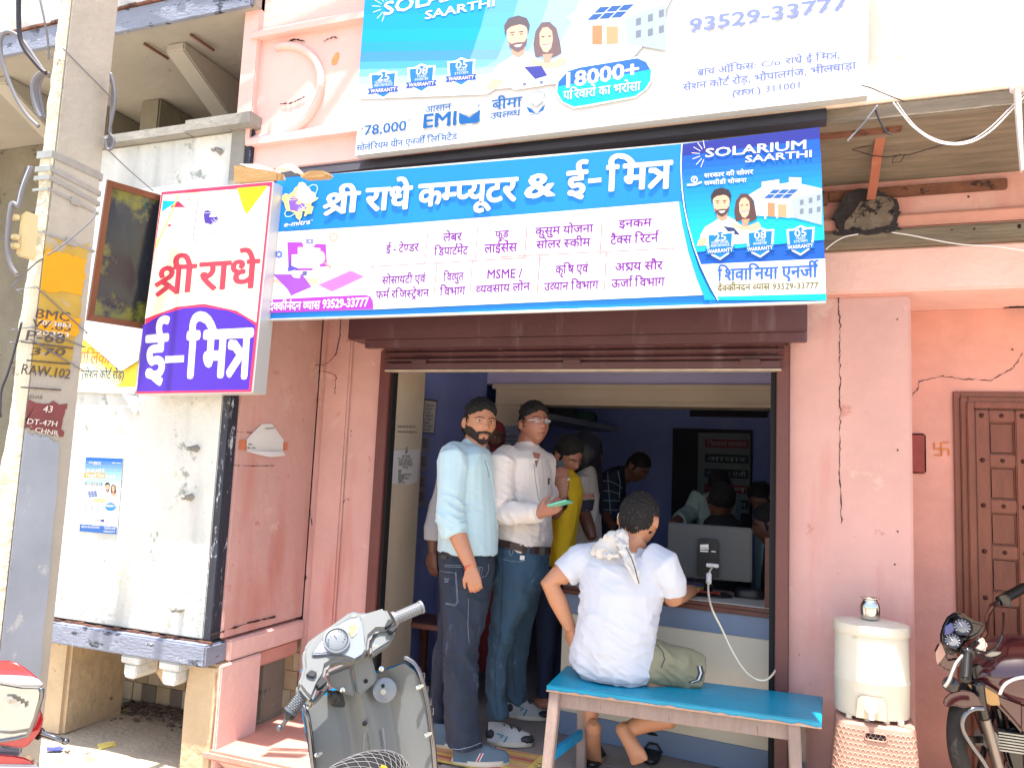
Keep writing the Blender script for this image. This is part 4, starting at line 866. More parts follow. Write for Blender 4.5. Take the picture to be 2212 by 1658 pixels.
A.poly(cz_([(640,1196),(940,1220),(937,1280),(637,1254)]), srgb(40,90,160)); A.text('सोलेरियम ग्रीन एनर्जी लिमिटेड', Z('C',652,1226), Z('C',800,1234), Z('C',652,1212)[1], WH, .01); A.text('शिवानिया एनर्जी', Z('C',838,1238), Z('C',928,1244), Z('C',838,1222)[1], WH, .01); A.text('9352933777', Z('C',832,1262), Z('C',925,1268), Z('C',832,1248)[1], WH, .01, False)
A.build(S)
# ---------------------------------------------------------------- white notice taped on the pink side wall
S = thing('taped_notice', 'crumpled white paper notice taped on the pink side wall', 'notice', (-2.57, -.35, 1.2)); Xn = XS+.004
cn = lambda pts, dx=0: [PX(*Z('N3', *p), Xn+dx) for p in pts]
nC = [Z('C',*p) for p in ((2115,390),(2185,395),(2211,420))]
def pn(pts, dx=0): return [PX(p[0], p[1], Xn+dx) for p in pts]
q = MB(); q.poly(pn([(566,915),(587,915),(613,950),(611,975),(532,974),(533,948),(550,930)])); q.poly(pn([(532,974),(611,975),(617,983),(604,985),(583,987),(560,982)], .02)); q.build('sheet', m_paper, S)
q = MB()
for (a, c_2, t, zt_) in (((572,927),(592,926),'चालू खाता',922),((536,961),(545,961),'खाता',957),((534,969),(552,969),'बैंक ऑफ',965)):
    pa, pb_ = PX(a[0], a[1], Xn+.002), PX(c_2[0], c_2[1], Xn+.002); lettering(q, t, (pa, (pb_-pa).normalized(), (0,0,1), (1,0,0)), (pb_-pa).length, .008, None, 0, True, 0, .0006)
q.build('lettering', m_ink, S)
q = MB(); q.poly(pn([(516,950),(533,950),(533,972),(516,971)])); q.poly(pn([(611,955),(622,955),(620,972),(611,972)])); q.build('tape', mat('brown_tape', srgb(200,120,90), .4), S)
# ================================================================== UTILITY POLE, CABLES
S = thing('utility_pole', 'grey concrete utility pole with yellow painted number panel and steel straps', 'pole', (-2.85, -1.5, GZ))
XC, YN = -2.82, -1.60
m_pole = mat('pole_concrete', srgb(176,170,158), .9, var=.12, vs=4, bump=.5, bs=30, second=[(srgb(120,114,106), .12, 9.0)])
m_polef = mat('pole_rough_face', srgb(206,198,176), .95, var=.2, vs=9, bump=1.0, bs=34, second=[(srgb(120,104,84), .22, 14.0)])
def polex(z): return XC-.075-(2.2-z)*.018
q = MB(); zs_ = [GZ, .6, 1.6, 2.6, 5.4]
q.loft([[(polex(z),YN,z),(XC,YN,z),(XC,YN+.225,z),(polex(z),YN+.225,z)] for z in zs_]); q.build('shaft', m_pole, S, bevel=.008)
q = MB()
def rf(a, b_):
    z = GZ+.01+a*5.4; p = Vector((polex(z)+.004+(XC-.008-polex(z))*b_, YN-.002, z)); n_ = noise.noise(p*9)+.6*noise.noise(p*22); edge = 1 if .05 < b_ < .95 else 0
    return p+Vector((0, -.010-.010*n_*edge if edge else .003, 0))
q.grid(rf, 260, 9); q.build('rough_face', m_polef, S, smooth=True)
def polepatch(pts, m, name, dx=.002, k=8, j=.009):
    L_ = []
    P_ = [PX(u, v, XC+dx) for u, v in pts]
    for a, c in zip(P_, P_[1:]+P_[:1]):
        for i in range(k): t = i/k; p = a.lerp(c, t); L_.append(p+Vector((0, random.uniform(-j, j), random.uniform(-j, j))))
    for p in L_: p.y = min(max(p.y, YN+.001), YN+.224)
    q = MB(); q.prism(L_, (.0015,0,0)); return q.build(name, m, S)
m_yel = mat('yellow_pole_paint', srgb(222,160,10), .7, var=.1, vs=6, second=[(srgb(150,120,60), .10, 14.0)])
m_yelw = mat('worn_yellow_pole_paint', srgb(190,158,70), .85, var=.2, vs=5, second=[(srgb(170,162,146), .40, 6.0)])
polepatch([(84,512),(192,528),(150,812),(35,800)], m_yelw, 'faded_yellow_paint', .0015)
polepatch([(74,545),(105,540),(140,545),(188,560),(178,640),(60,622)], m_yel, 'yellow_paint', .004)
polepatch([(52,668),(175,690),(166,728),(48,710)], m_yel, 'yellow_paint', .0045, j=.008)
polepatch([(34,862),(142,872),(134,940),(100,935),(55,925),(50,905),(25,905)], mat('dull_maroon_pole_paint', srgb(128,70,70), .8, var=.2, vs=8, second=[(srgb(190,186,182), .14, 20.0)]), 'maroon_paint', .003)
polepatch([(22,916),(50,920),(60,935),(100,945),(130,958),(90,1390),(82,1500),(0,1500),(-40,1500),(-30,1200)], mat('pale_blue_pole_paint', srgb(162,172,184), .85, var=.16, vs=4, second=[(srgb(120,120,124), .16, 7.0),(srgb(196,200,200), .25, 5.0)]), 'pale_blue_paint', .0035)
def polewrite(t, u0, v0, u1, v1, top, m, name='painted_number', bold=.009):
    q = MB(); a = PX(u0, v0, XC+.0075); b_ = PX(u1, v1, XC+.0075); xd = b_-a; w = xd.length; xd.normalize(); h_ = PX(u0, top, XC+.0075).z-a.z
    lettering(q, t, (a, xd, Vector((0,0,1)), (1,0,0)), w, h_, None, bold, False, .12, .0002); return q.build(name, m, S)
m_gr = mat('graffiti_dark', srgb(92,84,80), .85, var=.5, vs=60); m_chalk = mat('chalk_white', srgb(225,222,214), .9)
for a in (('BMC',76,686,149,694,666),('W.83',67,706,152,716,688),('P-68',55,734,138,742,712),('370',67,766,140,768,750),('RAW.102',45,807,150,818,785)): polewrite(*a, m_gr)
for a in (('2073883',80,700,152,708,690),('20383',76,722,148,728,712)): polewrite(*a, m_chalk, bold=.01)
for a in (('2',40,893,52,893,878),('43',92,890,112,890,876),('DT-47H',58,915,122,921,903),('CHNR',75,932,125,940,922)): polewrite(*a, m_chalk, bold=.01)
polewrite('JEHAR', 60, 860, 92, 862, 852, m_gr, bold=0)
for (p0, p1) in (((46,738),(158,752)),((58,778),(150,786)),((45,836),(132,842))):
    q = MB(); q.tube([PX(*p0, XC+.007), PX(*p1, XC+.007)], .0032, 5); q.build('painted_line', m_gr, S)
# straps round the shaft
def strap(z0, z1, w=.018, m=m_galv, buckle=True):
    q = MB(); e = .004; pts = [(polex(z0)-e, YN-.02, z0), (XC+e, YN-.014, z0), (XC+e, YN+.225+e, z1), (polex(z1)-e, YN+.225+e, z1)]
    for a, c in zip(pts, pts[1:]+pts[:1]): q.bar(a, c, .0025, w, up=(0,0,1))
    if buckle: q.box(XC+.003, XC+.012, YN+.09, YN+.13, (z0+z1)/2-.014, (z0+z1)/2+.014)
    q.build('strap', m, S)
for (v0, v1, w, bk) in ((340,352,.030,0),(372,408,.022,0),(392,440,.018,0),(418,455,.010,1),(500,520,.010,1)):
    u0 = 128 if v0 < 450 else 90
    strap(PX(u0, v0, XC).z, PX(u0+95, v1+8, XC+.0).z if 0 else PX(u0, v0, XC).z-(v1-v0)*.0006, w, m_galv, bool(bk))
for (z0, z1) in ((1.99,1.86),(1.83,1.80),(1.78,1.70),(2.98,2.90)):
    q = MB(); e = .008; q.tube([(polex(z0)-e,YN-.03,z0),(XC+e,YN-.02,z0+.01),(XC+e,YN+.23,z1),(polex(z1)-e,YN+.235,z1)], .0028, 5, closed=True); q.build('tie_wire', m_wire_gray, S)
# cables
def cable(pts, r, m, label, name='cable', sub=6, group=None, lab=None):
    if lab: label = label+', the '+lab+' one'
    P_ = [Vector(p) for p in pts]; out = []
    for i in range(len(P_)-1):
        p0, p1, p2, p3 = P_[max(i-1,0)], P_[i], P_[i+1], P_[min(i+2,len(P_)-1)]
        for k in range(sub):
            t = k/sub; out.append(.5*((2*p1)+(p2-p0)*t+(2*p0-5*p1+4*p2-p3)*t*t+(3*p1-p0-3*p2+p3)*t**3))
    out.append(P_[-1]); q = MB(); q.tube(out, r, 8)
    o = q.build(name, m, None, smooth=True, **lt(label, 'cable', group)); return o
za = lambda d, *pp: [PD(*Z('A', *p), d) for p in pp]
cable(za(2.9, (150,-20),(150,150),(160,300),(200,400),(260,480),(330,560),(370,590)), .0085, m_wire_dark, 'thick black cable dropping from the top of the frame to the pole')
cable(za(2.95, (370,600),(280,470),(190,340),(110,270),(40,265),(5,330),(10,450),(50,600),(130,790),(220,930),(310,1020)), .0075, m_wire_gray, 'grey cable looping far out left of the pole')
for i, o_ in enumerate(((0,0),(22,14),(48,6))):
    cable(za(3.0+i*.01, (395,600+o_[1]),(330+o_[0]*.5,590+o_[1]),(275+o_[0],650),(262+o_[0],740),(285+o_[0],860),(325+o_[0]*.6,950)), .0085, m_wire_gray, 'grey loop strapped left of the pole', group='grey cable loops strapped left of the pole', lab=('outermost','middle','innermost')[i])
for i in range(4):
    cable(za(3.28+i*.012, (890,590+i*20),(918-i*4,700),(925-i*8,820),(900-i*4,960),(880+i*3,1060),(915-i*14,1120),(905-i*16,1190),(860+i*4,1200-i*8),(845+i*4,1110)), .006, m_wire_gray, 'thin grey coil right of the pole', group='thin grey coils right of the pole', lab=('first','second','third','fourth')[i]+' from the front')
for i, r in enumerate((.008, .006, .006, .004)):
    cable(za(2.95+i*.015, (260-i*14,1340),(215-i*10,1440),(180-i*8,1540),(150-i*9,1660))+[PD(*Z('B', *p), 2.95+i*.015) for p in ((100-i*6,130),(72-i*5,300),(62-i*3,500),(85,620),(135,700+i*6))], r, (m_wire_gray, m_wire_white, m_wire_gray, m_wire_dark)[i], 'cable hanging in the bundle left of the pole', group='cable bundle hanging left of the pole', lab=('thickest grey','white','thin grey','thin black')[i])
cable([PD(*Z('B',*p), d) for p, d in (((765,165),3.2),((740,260),3.18),((520,450),3.12),((300,600),3.05),((150,740),3.0),((80,820),2.98))], .0032, m_wire_gray, 'thin wire slanting across the yellow paint of the pole')
cable([PD(*Z('A',*p), d) for p, d in (((320,-10),3.0),((360,180),3.0),((385,330),3.02),((392,480),3.05))], .004, m_wire_gray, 'thin grey wire running down to the pole from above')
cable([PD(*Z('A',*p), d) for p, d in (((870,1210),3.3),((1040,1370),3.36),((1230,1535),3.42))], .003, m_wire_gray, 'thin wire from the pole to the top of the upright signboard')
cable([PD(*Z('B',*p), d) for p, d in (((175,1080),2.9),((120,1300),2.88),((60,1500),2.85),((10,1640),2.83))]+[PD(0,900,2.8)], .004, m_wire_dark, 'dark wire sagging down the left side of the pole')
cable([PD(*Z('A',*p), d) for p, d in (((0,1925),3.2),((60,1930),3.1),((90,1930),3.0))], .003, m_wire_dark, 'short wire entering the meter box from the left')
bx = thing('junction_box', 'cream plastic junction box fixed to the left side of the pole', 'box', tuple(PD(35, 490, 3.0)))
q = MB(); a = [PD(*Z('B', *p), 2.99) for p in ((160,215),(210,180),(178,560),(115,545))]; q.prism(a, (.0,.06,.0)); q.build('case', mat('cream_plastic', srgb(214,196,150), .5, var=.1, bump=.2), bx, bevel=.006)
for y in (400, 470, 240): 
    q = MB(); p = PD(*Z('B', 118, y), 2.975); q.box(p.x-.018, p.x+.018, p.y-.01, p.y+.01, p.z-.010, p.z+.010); q.build('clip', mat('cream_plastic', (1,1,1)), bx, bevel=.003)
# unseen overhead lines above the frame (they throw the streaky shadows on the upper wall)
for i, (xl, zl, xr_, zr, y, r) in enumerate(((-2.75,4.05,-1.2,5.3,-.90,.014),(-2.6,4.45,-1.1,5.0,-.93,.017),(-2.45,4.35,-1.3,5.8,-.99,.010),(-2.8,4.95,-1.0,5.3,-.99,.015),(-2.2,5.05,-1.1,6.2,-1.04,.012))):  # left group: cables added out of view to shade the upper wall
    cable([(-4.6,y-.03,zl+.9),(-3.4,y,zl+.2),(xl,y,zl),((xl+xr_)/2,y+.01,zl*.6+zr*.4),(xr_,y,zr),(xr_+.3,-.72,zr+.3)], r, m_wire_dark, ('lowest thick','second thick','thin','upper thick','topmost')[i]+' unseen cable added for shade between the left house and the upper storey', group='unseen cables added for shade left of the banner', name='overhead_cable')
for i, (zl, dz, y, r) in enumerate(((4.25,.10,-.95,.012),(4.40,.22,-.97,.016),(4.62,.30,-1.0,.020),(4.80,.20,-1.05,.012))):
    cable([(-1.6,-.72,zl+1.3),(-.4,y,zl+.6),(.35,y,zl),(1.0,y+.005,zl+dz),(2.2,y+.01,zl+dz*3.4),(4.5,y,zl+dz*6+.3)], r, m_wire_dark, ('lowest thin','lower','thick upper','topmost thin')[i]+' cable sagging along the street right of the banner', group='overhead cables right of the banner', name='overhead_cable')
A2, B2 = PY(400,850,YF)-Ld*3.3, PY(277,1253,YF)-Ld*4.3
cable([A2+(A2-B2)*1.5, A2, B2, B2+(B2-A2)*.6], .020, m_wire_dark, 'dark overhead drop cable beside the pole top', name='overhead_cable')
# white cables and pipe under the overhang on the right
cable([PY(*Z('S5',*p), -.735) for p in ((1160,825),(1240,930),(1330,1030),(1480,1130),(1640,1165),(1800,1140),(1950,1050),(2100,900),(2230,760),(2400,560))], .0028, m_wire_white, 'white cable drooping in a swag under the overhang')
cable([PY(*Z('S5',*p), -.728) for p in ((1190,825),(1270,940),(1370,1045),(1500,1120),(1640,1150),(1790,1125),(1930,1035),(2080,890),(2220,740),(2400,545))], .0018, m_wire_white, 'thin pale cable following the white swag cable')
q = MB(); pz = [PY(*Z('S5',*p), -.77) for p in ((2140,700),(2150,850),(2170,1100),(2195,1370),(2212,1370),(2205,1100),(2195,850),(2190,700))]; q.prism(pz, (0,.03,0)); q.build('white_conduit', mat('white_conduit_plastic', srgb(220,212,204), .5, var=.05), None, bevel=.005, **lt('white plastic conduit hanging at the right end under the overhang', 'conduit'))
q = MB(); c0 = PY(*Z('S5',2175,680), -.75); q.lathe([(.03,-.02),(.034,.0),(.02,.02),(.005,.03)], c0, (0,0,1), 12); q.build('insulator', m_wire_white, None, smooth=40, **lt('small white insulator above the conduit at the right edge', 'insulator'))
cable([PY(*Z('N4',*p), -.10) for p in ((255,885),(330,820),(440,760),(575,733))], .0028, m_wire_white, 'short white cable stub left of the black mould patch')
cable([PY(*Z('N4',*p), -.11) for p in ((905,715),(1100,745),(1350,795),(1600,835),(1900,850),(2080,875),(2300,910))], .0028, m_wire_white, 'long white cable stapled along the pink beam at right')
cable([PY(*Z('N2',*p), -.07) for p in ((603,110),(620,280),(680,480),(770,640),(880,740),(990,777),(1100,765),(1200,690),(1270,590),(1310,430),(1330,250),(1335,90))], .0015, m_wire_dark, 'thin dark wire hanging in a loop on the pink wall left of the shutter')
cable([PY(*Z('S5',*p), -.80) for p in ((905,688),(990,712),(1040,735),(1150,780),(1250,818))], .0022, m_wire_dark, 'thin twisted wire end at the banner corner')
cable([PY(*Z('S5',*p), -.74) for p in ((1035,850),(940,970),(860,1060),(790,1140))], .0038, m_wire_gray, 'grey wire end dangling before the angle iron')
cable([PY(*Z('S5',*p), -.735) for p in ((1010,870),(1050,970),(1100,1060),(1145,1080))], .0035, m_wire_dark, 'dark wire hooked over the angle iron')
# bracket of angle iron under the overhang
S = thing('angle_bracket', 'rusty angle iron bracket holding the signboard under the overhang', 'bracket', (.2, -.5, 2.65))
a = PY(*Z('S5',565,1075), -.60); c = PY(*Z('S5',1225,1000), -.60); q = MB(); q.box(a.x-1.2, c.x, -.62, -.58, a.z-.02, a.z+.025); q.build('angle_iron', m_rust, S)
pts = [PY(*Z('S5',*p), y) for p, y in (((1040,960),-.60),((1060,1100),-.52),((1030,1250),-.42),((1010,1420),-.25),((980,1600),-.09))]
q = MB(); 
for a_, c_2 in zip(pts[:-1], pts[1:]): q.bar(a_, c_2, .036, .008, up=(0,1,.3))
q.build('flat_bar', mat('red_oxide_bar', srgb(160,96,76), .7, var=.2, vs=10, second=[(srgb(200,160,110), .15, 20.0)]), S)
q = MB(); q.tube([PY(*Z('S5',*p), -.45) for p in ((985,1170),(830,1205),(985,1250),(1100,1265),(1200,1250),(1290,1245),(1560,1165),(1900,1080))], .0022, 5); q.tube([PY(*Z('S5',*p), -.45) for p in ((1250,1250),(1220,1300),(1150,1310),(1160,1270),(1220,1240))], .0018, 5); q.build('binding_wire', m_wire_dark, S)
# cardboard and packing on the ledge between the two signs
def card(pts, d, m, label, ext=(0,.04,0)):
    S = thing('cardboard_sheet', label, 'cardboard', tuple(PD(*Z('N1', *pts[0]), d))); n_ = 4; e = Vector(ext)
    for i in range(n_):
        q = MB(); q.prism([PD(*Z('N1', *p), d)+e*(i/n_)+Vector((random.uniform(-.006,.006), 0, .002*i)) for p in pts], e/n_*.75); q.build('layer', m, S)
    return S
card([(150,495),(480,560),(915,640),(912,745),(150,805)], 3.35, m_card, 'stack of brown cardboard resting on top of the upright signboard', (0,.06,.012))
card([(250,470),(560,470),(880,570),(840,600),(480,560)], 3.42, m_cardw, 'white topped cardboard flap behind the brown stack', (0,.05,0))
card([(880,560),(1060,470),(1145,462),(1290,600),(1240,620),(1100,540),(1020,530)], 3.42, m_cardw, 'bent white cardboard piece left of the tin flashing', (0,.06,0))
card([(1345,660),(1500,590),(1730,590),(1800,640),(1740,690),(1345,712)], 3.40, m_card, 'flat brown cardboard wedge under the tin flashing', (0,.06,0))
# ================================================================== COOLER ON ITS STOOL, STEEL POT
def sup(cx, cy, z, rx, ry, e=2.6, n=36, rot=0):
    L_ = []
    for k in range(n):
        t = 2*math.pi*k/n; c, s_ = math.cos(t), math.sin(t); x = rx*abs(c)**(2/e)*(1 if c >= 0 else -1); y = ry*abs(s_)**(2/e)*(1 if s_ >= 0 else -1)
        L_.append(Vector((cx+x*math.cos(rot)-y*math.sin(rot), cy+x*math.sin(rot)+y*math.cos(rot), z)))
    return L_
bl = PY(1803, 1530, -.22); br = PY(1965, 1530, -.22); cx = (bl.x+br.x)/2; cy = -.200; hw = (br-bl).length/2+.002; ry = .115; rt = -.04
z0 = bl.z-.008; zt_ = PD(1880, 1336, 2.90).z
zt_ = z0+.375
S = thing('water_cooler', 'cream insulated drinking water jug cooler with lid and front tap', 'cooler', (cx, cy, z0))
m_cool = mat('cream_cooler_plastic', srgb(204,196,180), .45, var=.08, vs=5, bump=.05, bs=20, second=[(srgb(178,168,148), .18, 9.0), (srgb(150,138,120), .07, 30.0)])
q = MB(); zc = z0+.145
q.loft([sup(cx,cy,z,hw*k,ry*k,2.15,40,rt) for z, k in ((z0+.012,.965),(z0+.02,.98),(zc-.004,1.0),(zc,1.012),(zc+.004,1.012),(zc+.008,.995),(zt_-.055,.975),(zt_-.05,.97))]); q.build('tank', m_cool, S, smooth=35)
q = MB(); q.loft([sup(cx,cy,z,hw*k,ry*k,2.15,40,rt) for z, k in ((zt_-.052,1.0),(zt_-.048,1.015),(zt_-.018,1.015),(zt_-.012,1.0),(zt_-.010,.93),(zt_-.013,.90),(zt_-.004,.70),(zt_-.001,.3))]); q.build('lid', m_cool, S, smooth=30)
dn = Vector((math.sin(rt), -math.cos(rt), 0)); dr = Vector((math.cos(rt), math.sin(rt), 0)); cf = Vector((cx,cy,0))+dn*(ry+.001)
q = MB(); f = lambda x, z: cf+dr*x+Vector((0,0,z0+z))
q.prism([f(-.062,.012),(f(.052,.012)),f(.048,.085),f(.035,.100),f(-.040,.100),f(-.056,.085)], dn*.004); q.build('tap_recess', mat('shaded_recess_plastic', srgb(205,190,164), .5, var=.05), S, bevel=.002)
q = MB(); q.lathe([(.024,0),(.026,.006),(.024,.024),(.012,.03),(.004,.031)], cf+dn*.004+Vector((0,0,z0+.062))-dr*.006, dn, 14); q.tube([cf+dn*.03+Vector((0,0,z0+.055))-dr*.006, cf+dn*.034+Vector((0,0,z0+.02))-dr*.006], .010, 8); q.build('tap', mat('white_tap_plastic', srgb(235,232,226), .4, var=0), S, smooth=40)
for x in (-.085, -.02, .05, .1):
    q = MB(); p = cf+dr*x-dn*.03; q.lathe([(.012,-.0),(.012,.016)], (p.x,p.y,z0-.002), (0,0,1), 8); q.build('foot', m_cool, S)
lp_ = Vector((cx-.012*0, cy, zt_-.003)); pu = PY(1879, 1325, -.215)
S = thing('steel_pot', 'small round stainless steel water pot standing on the cooler lid', 'pot', (pu.x, cy, zt_))
q = MB(); k = .037; q.lathe([(k*.62,.0),(k*.95,.004),(k*1.05,.03),(k*1.06,.05),(k*.98,.066),(k*.80,.074),(k*.76,.079),(k*.82,.083),(k*1.02,.086),(k*1.02,.0885),(k*.8,.086),(k*.68,.080),(k*.70,.07),(k*.9,.06),(k*.9,.01)], (pu.x, cy, zt_), (0,0,1), 32); q.build('vessel', m_steel, S, smooth=60)
# stool (moulded rattan-look plastic)
S = thing('plastic_stool', 'brown moulded plastic stool with woven relief and oval handle slot', 'stool', (cx, cy, GZ))
m_st = mat('brown_stool_plastic', srgb(176,134,118), .5, var=.08, vs=6)
zt2 = z0-.004; z1 = GZ
def stl(z): t = (zt2-z)/(zt2-z1); return (hw*(1.03+.30*t), ry*(1.2+.42*t))
q = MB(); rg = []
for z in [zt2, zt2-.006, zt2-.02]+[zt2-.02-(zt2-.02-z1)*i/8 for i in range(1, 9)]:
    a_, b_ = stl(z); k = .90 if z == zt2 else (.98 if z == zt2-.006 else 1); rg.append(sup(cx+.008, cy, z, a_*k, b_*k, 5, 48, rt))
q.loft(rg); q.build('seat_body', m_st, S, smooth=35)
# relief: overlapping fish scale arcs, as raised thread on the front and sides
q = MB()
def surf(s_, z):  # s_: parameter along ring 0..1 from left side round the front to right
    a_, b_ = stl(z); t = math.pi*(1.0+s_); c, sn = math.cos(t), math.sin(t); e = 5
    x = a_*abs(c)**(2/e)*(1 if c >= 0 else -1); y = b_*abs(sn)**(2/e)*(1 if sn >= 0 else -1)
    return Vector((cx+.008+x*math.cos(rt)-y*math.sin(rt), cy+x*math.sin(rt)+y*math.cos(rt), z))
def surfx(xx, z):   # front face by position
    a_, b_ = stl(z); u_ = max(-.999, min(.999, xx/a_)); y = -b_*(1-abs(u_)**5)**(1/5)
    return Vector((cx+.008+xx*math.cos(rt)-y*math.sin(rt), cy+xx*math.sin(rt)+y*math.cos(rt), z))
A0_, _ = stl(z1)
for r in range(24):
    z = zt2-.022-r*.0175
    if z < z1+.01: break
    a_, _b = stl(z); n_ = 17; off_ = .5*(r % 2)
    for i in range(n_):
        xc = -a_+(i+off_)*(2*a_)/n_; w = a_/n_*1.0
        if abs(xc) > a_*.985: continue
        L_ = [surfx(xc+w*math.cos(R(th)), z-.013+.015*math.sin(R(th)))+dn*.0012 for th in (0,36,72,108,144,180)]
        q.tube(L_, .0015, 4, cap=False)
q.build('woven_relief', mat('stool_relief_plastic', srgb(196,156,136), .45, var=.05), S, kind='stuff')
zh = PY(1893, 1592, -.35).z; q = MB(); ph_ = [surfx(x, zh+dz)+dn*.004 for x, dz in ((-.040,0),(-.036,.011),(-.026,.0135),(.026,.0135),(.036,.011),(.040,0),(.036,-.011),(.026,-.0135),(-.026,-.0135),(-.036,-.011))]
q.tube(ph_, .003, 6, closed=True); q.build('handle_rim', m_st, S, smooth=True)
q = MB(); q.poly([p-dn*.002 for p in ph_]); q.build('handle_slot', m_dark, S)
# ================================================================== BENCH
S = thing('blue_bench', 'wooden bench with peeling bright blue painted seat and bare grey legs', 'bench', (-.45, -.25, 0))
m_bblue = mat('peeling_blue_paint', srgb(0,138,172), .32, var=.16, vs=5, bump=.25, bs=30, second=[(srgb(60,160,190), .22, 6.0), (srgb(150,120,104), .13, 22.0)], spec=.5)
m_bedge = mat('worn_blue_edge', srgb(20,140,185), .5, var=.2, vs=6, bump=.4, bs=50, second=[(srgb(186,150,130), .42, 18.0), (srgb(140,200,215), .2, 30.0)])
m_bleg = mat('bare_grey_wood', srgb(146,126,118), .75, var=.18, vs=5, bump=.4, bs=30, stretch=(8,8,1.2), second=[(srgb(30,140,180), .10, 4.0), (srgb(110,86,76), .2, 9.0)])
zb_ = .455
c4 = [PZ(1180,1478,zb_), PZ(1774,1558,zb_), PZ(1777,1503,zb_), PZ(1223,1436,zb_)]
q = MB(); q.hexa([p-Vector((0,0,.026)) for p in c4]+[p for p in c4]); q.build('seat', m_bblue, S, bevel=.004)
fx = (c4[1]-c4[0]).normalized(); bk_ = (c4[3]-c4[0]).normalized()
q = MB(); nf = Vector((fx.y, -fx.x, 0)); p0, p1 = c4[0]+nf*.0015, c4[1]+nf*.0015; n_ = 90; top = []; bot = []
for i in range(n_+1):
    t = i/n_; p = p0.lerp(p1, t); bot.append(p+Vector((0,0,-.0262))); top.append(p+Vector((0,0,-.022+.009*max(0, noise.noise(Vector((t*22, 3, 1)))+.15)+.003*random.random())))
q.prism(bot+top[::-1], nf*.001); q.build('peeled_edge', mat('peeled_bare_wood', srgb(178,140,118), .8, var=.25, vs=20, second=[(srgb(90,180,205), .3, 30.0)]), S)
def leg(p, foot, name='leg', m=m_bleg, w=.050):
    q = MB(); q.bar(Vector(p), Vector(foot), w, w*.95, up=fx, w2=w*.9, h2=w*.85); q.build(name, m, S, bevel=.004)
ins = .045
lf = c4[0]+fx*(.035)+bk_*.03; rf_ = c4[1]-fx*.10+bk_*.03; lb = c4[3]+fx*.09-bk_*.02; rb_ = c4[2]-fx*.09-bk_*.02
zu = Vector((0,0,-.027)); spl = .05
foots = {}
for nme, p, sx_, sy_ in (('lf',lf,-.4,-1),('rf',rf_,.4,-1),('lb',lb,-.1,.6),('rb',rb_,.1,.6)):
    ft = Vector((p.x, p.y, -.001))+fx*spl*sx_+bk_*spl*sy_; ft.z = -.003; foots[nme] = ft; leg(p+zu, ft)
q = MB(); q.bar(lf+zu+Vector((0,0,-.033)), rf_+zu+Vector((0,0,-.033)), .024, .062); q.build('apron', m_bleg, S, bevel=.003)
q = MB(); q.bar(lb+zu+Vector((0,0,-.033)), rb_+zu+Vector((0,0,-.033)), .024, .062); q.build('apron', m_bleg, S, bevel=.003)
for a_, c_2 in (('lf','lb'),('rf','rb')):
    pa = {'lf':lf,'lb':lb,'rf':rf_,'rb':rb_}; A1 = (pa[a_]+zu).lerp(foots[a_], .62); B1 = (pa[c_2]+zu).lerp(foots[c_2], .62); q = MB(); q.bar(A1, B1, .022, .045); q.build('stretcher', mat('blue_painted_stretcher', srgb(10,130,180), .5, var=.2, vs=8, second=[(srgb(130,110,104), .25, 10.0)]), S, bevel=.003)
    q = MB(); q.bar(pa[a_]+zu+Vector((0,0,-.03)), pa[c_2]+zu+Vector((0,0,-.03)), .022, .05); q.build('side_rail', m_bleg, S, bevel=.003)
# ================================================================== COUNTER WITH MONITOR
S = thing('shop_counter', 'laminate counter with blue and cream stripes and brown wood edging', 'counter', (-.6, .5, 0))
m_cb = mat('blue_grey_laminate', srgb(116,132,160), .45, var=.06, vs=4, bump=.05); m_cc = mat('cream_laminate', srgb(214,204,184), .45, var=.06, vs=4)
m_ct = mat('white_counter_top', srgb(205,205,200), .3, var=.05); m_ce = mat('brown_moulding_wood', srgb(100,56,46), .45, var=.25, vs=8, bump=.3, bs=30, stretch=(1,6,6))
CT = .765; cl = Vector((-1.17, .30, 0)); cr = Vector((-.118, .185, 0)); back = Vector((.02, .42, 0))
def cpan(n_, m, z0_, z1_, o=0.0):
    nrm = Vector((-(cr-cl).y, (cr-cl).x, 0)).normalized()*-1; q = MB()
    a_, b_ = cl+nrm*o, cr+nrm*o; q.hexa([Vector((a_.x,a_.y,z0_)),Vector((b_.x,b_.y,z0_)),Vector((cr.x,cr.y+.42,z0_)),Vector((cl.x,cl.y+.42,z0_)),Vector((a_.x,a_.y,z1_)),Vector((b_.x,b_.y,z1_)),Vector((cr.x,cr.y+.42,z1_)),Vector((cl.x,cl.y+.42,z1_))]); return q.build(n_, m, S, bevel=.002)
zA = PY(1670,1383,.19).z; zB_ = PY(1440,1500,.25).z
cpan('blue_panel', m_cb, zA+.001, CT-.045); zC_ = PY(1457,1581,.24).z; cpan('cream_panel', m_cc, zC_+.001, zA, -.001); cpan('blue_panel', m_cb, .0, zC_, 0)
cpan('wood_edge', m_ce, CT-.044, CT-.022, .014); cpan('wood_edge', m_ce, CT-.0215, CT-.004, .006); cpan('counter_top', m_ct, CT-.0035, CT, -.002)
q = MB(); a_ = PD(1660, 1305, 3.62); q.box(cr.x-.025, cr.x-.002, cr.y-.0, cr.y+.03, CT, PY(1655,1160,.2).z); q.build('end_post', m_ce, S, bevel=.003)
q = MB(); q.box(-1.19, -1.02, .42, .75, 0, .78); q.build('side_cabinet', m_cc, S, bevel=.004)
q = MB(); q.box(-1.195, -1.015, .41, .76, .781, .80); q.build('cabinet_top', m_ce, S, bevel=.003)
q = MB(); p = PY(*Z('K4',1010,1620), .24); q.prism([(p.x-.03,p.y,p.z+.008),(p.x+.03,p.y,p.z+.002),(p.x+.045,p.y,p.z-.01),(p.x,p.y,p.z-.012),(p.x-.025,p.y,p.z)], (0,.004,0)) 
q.build('chipped_spot', m_dark, S)
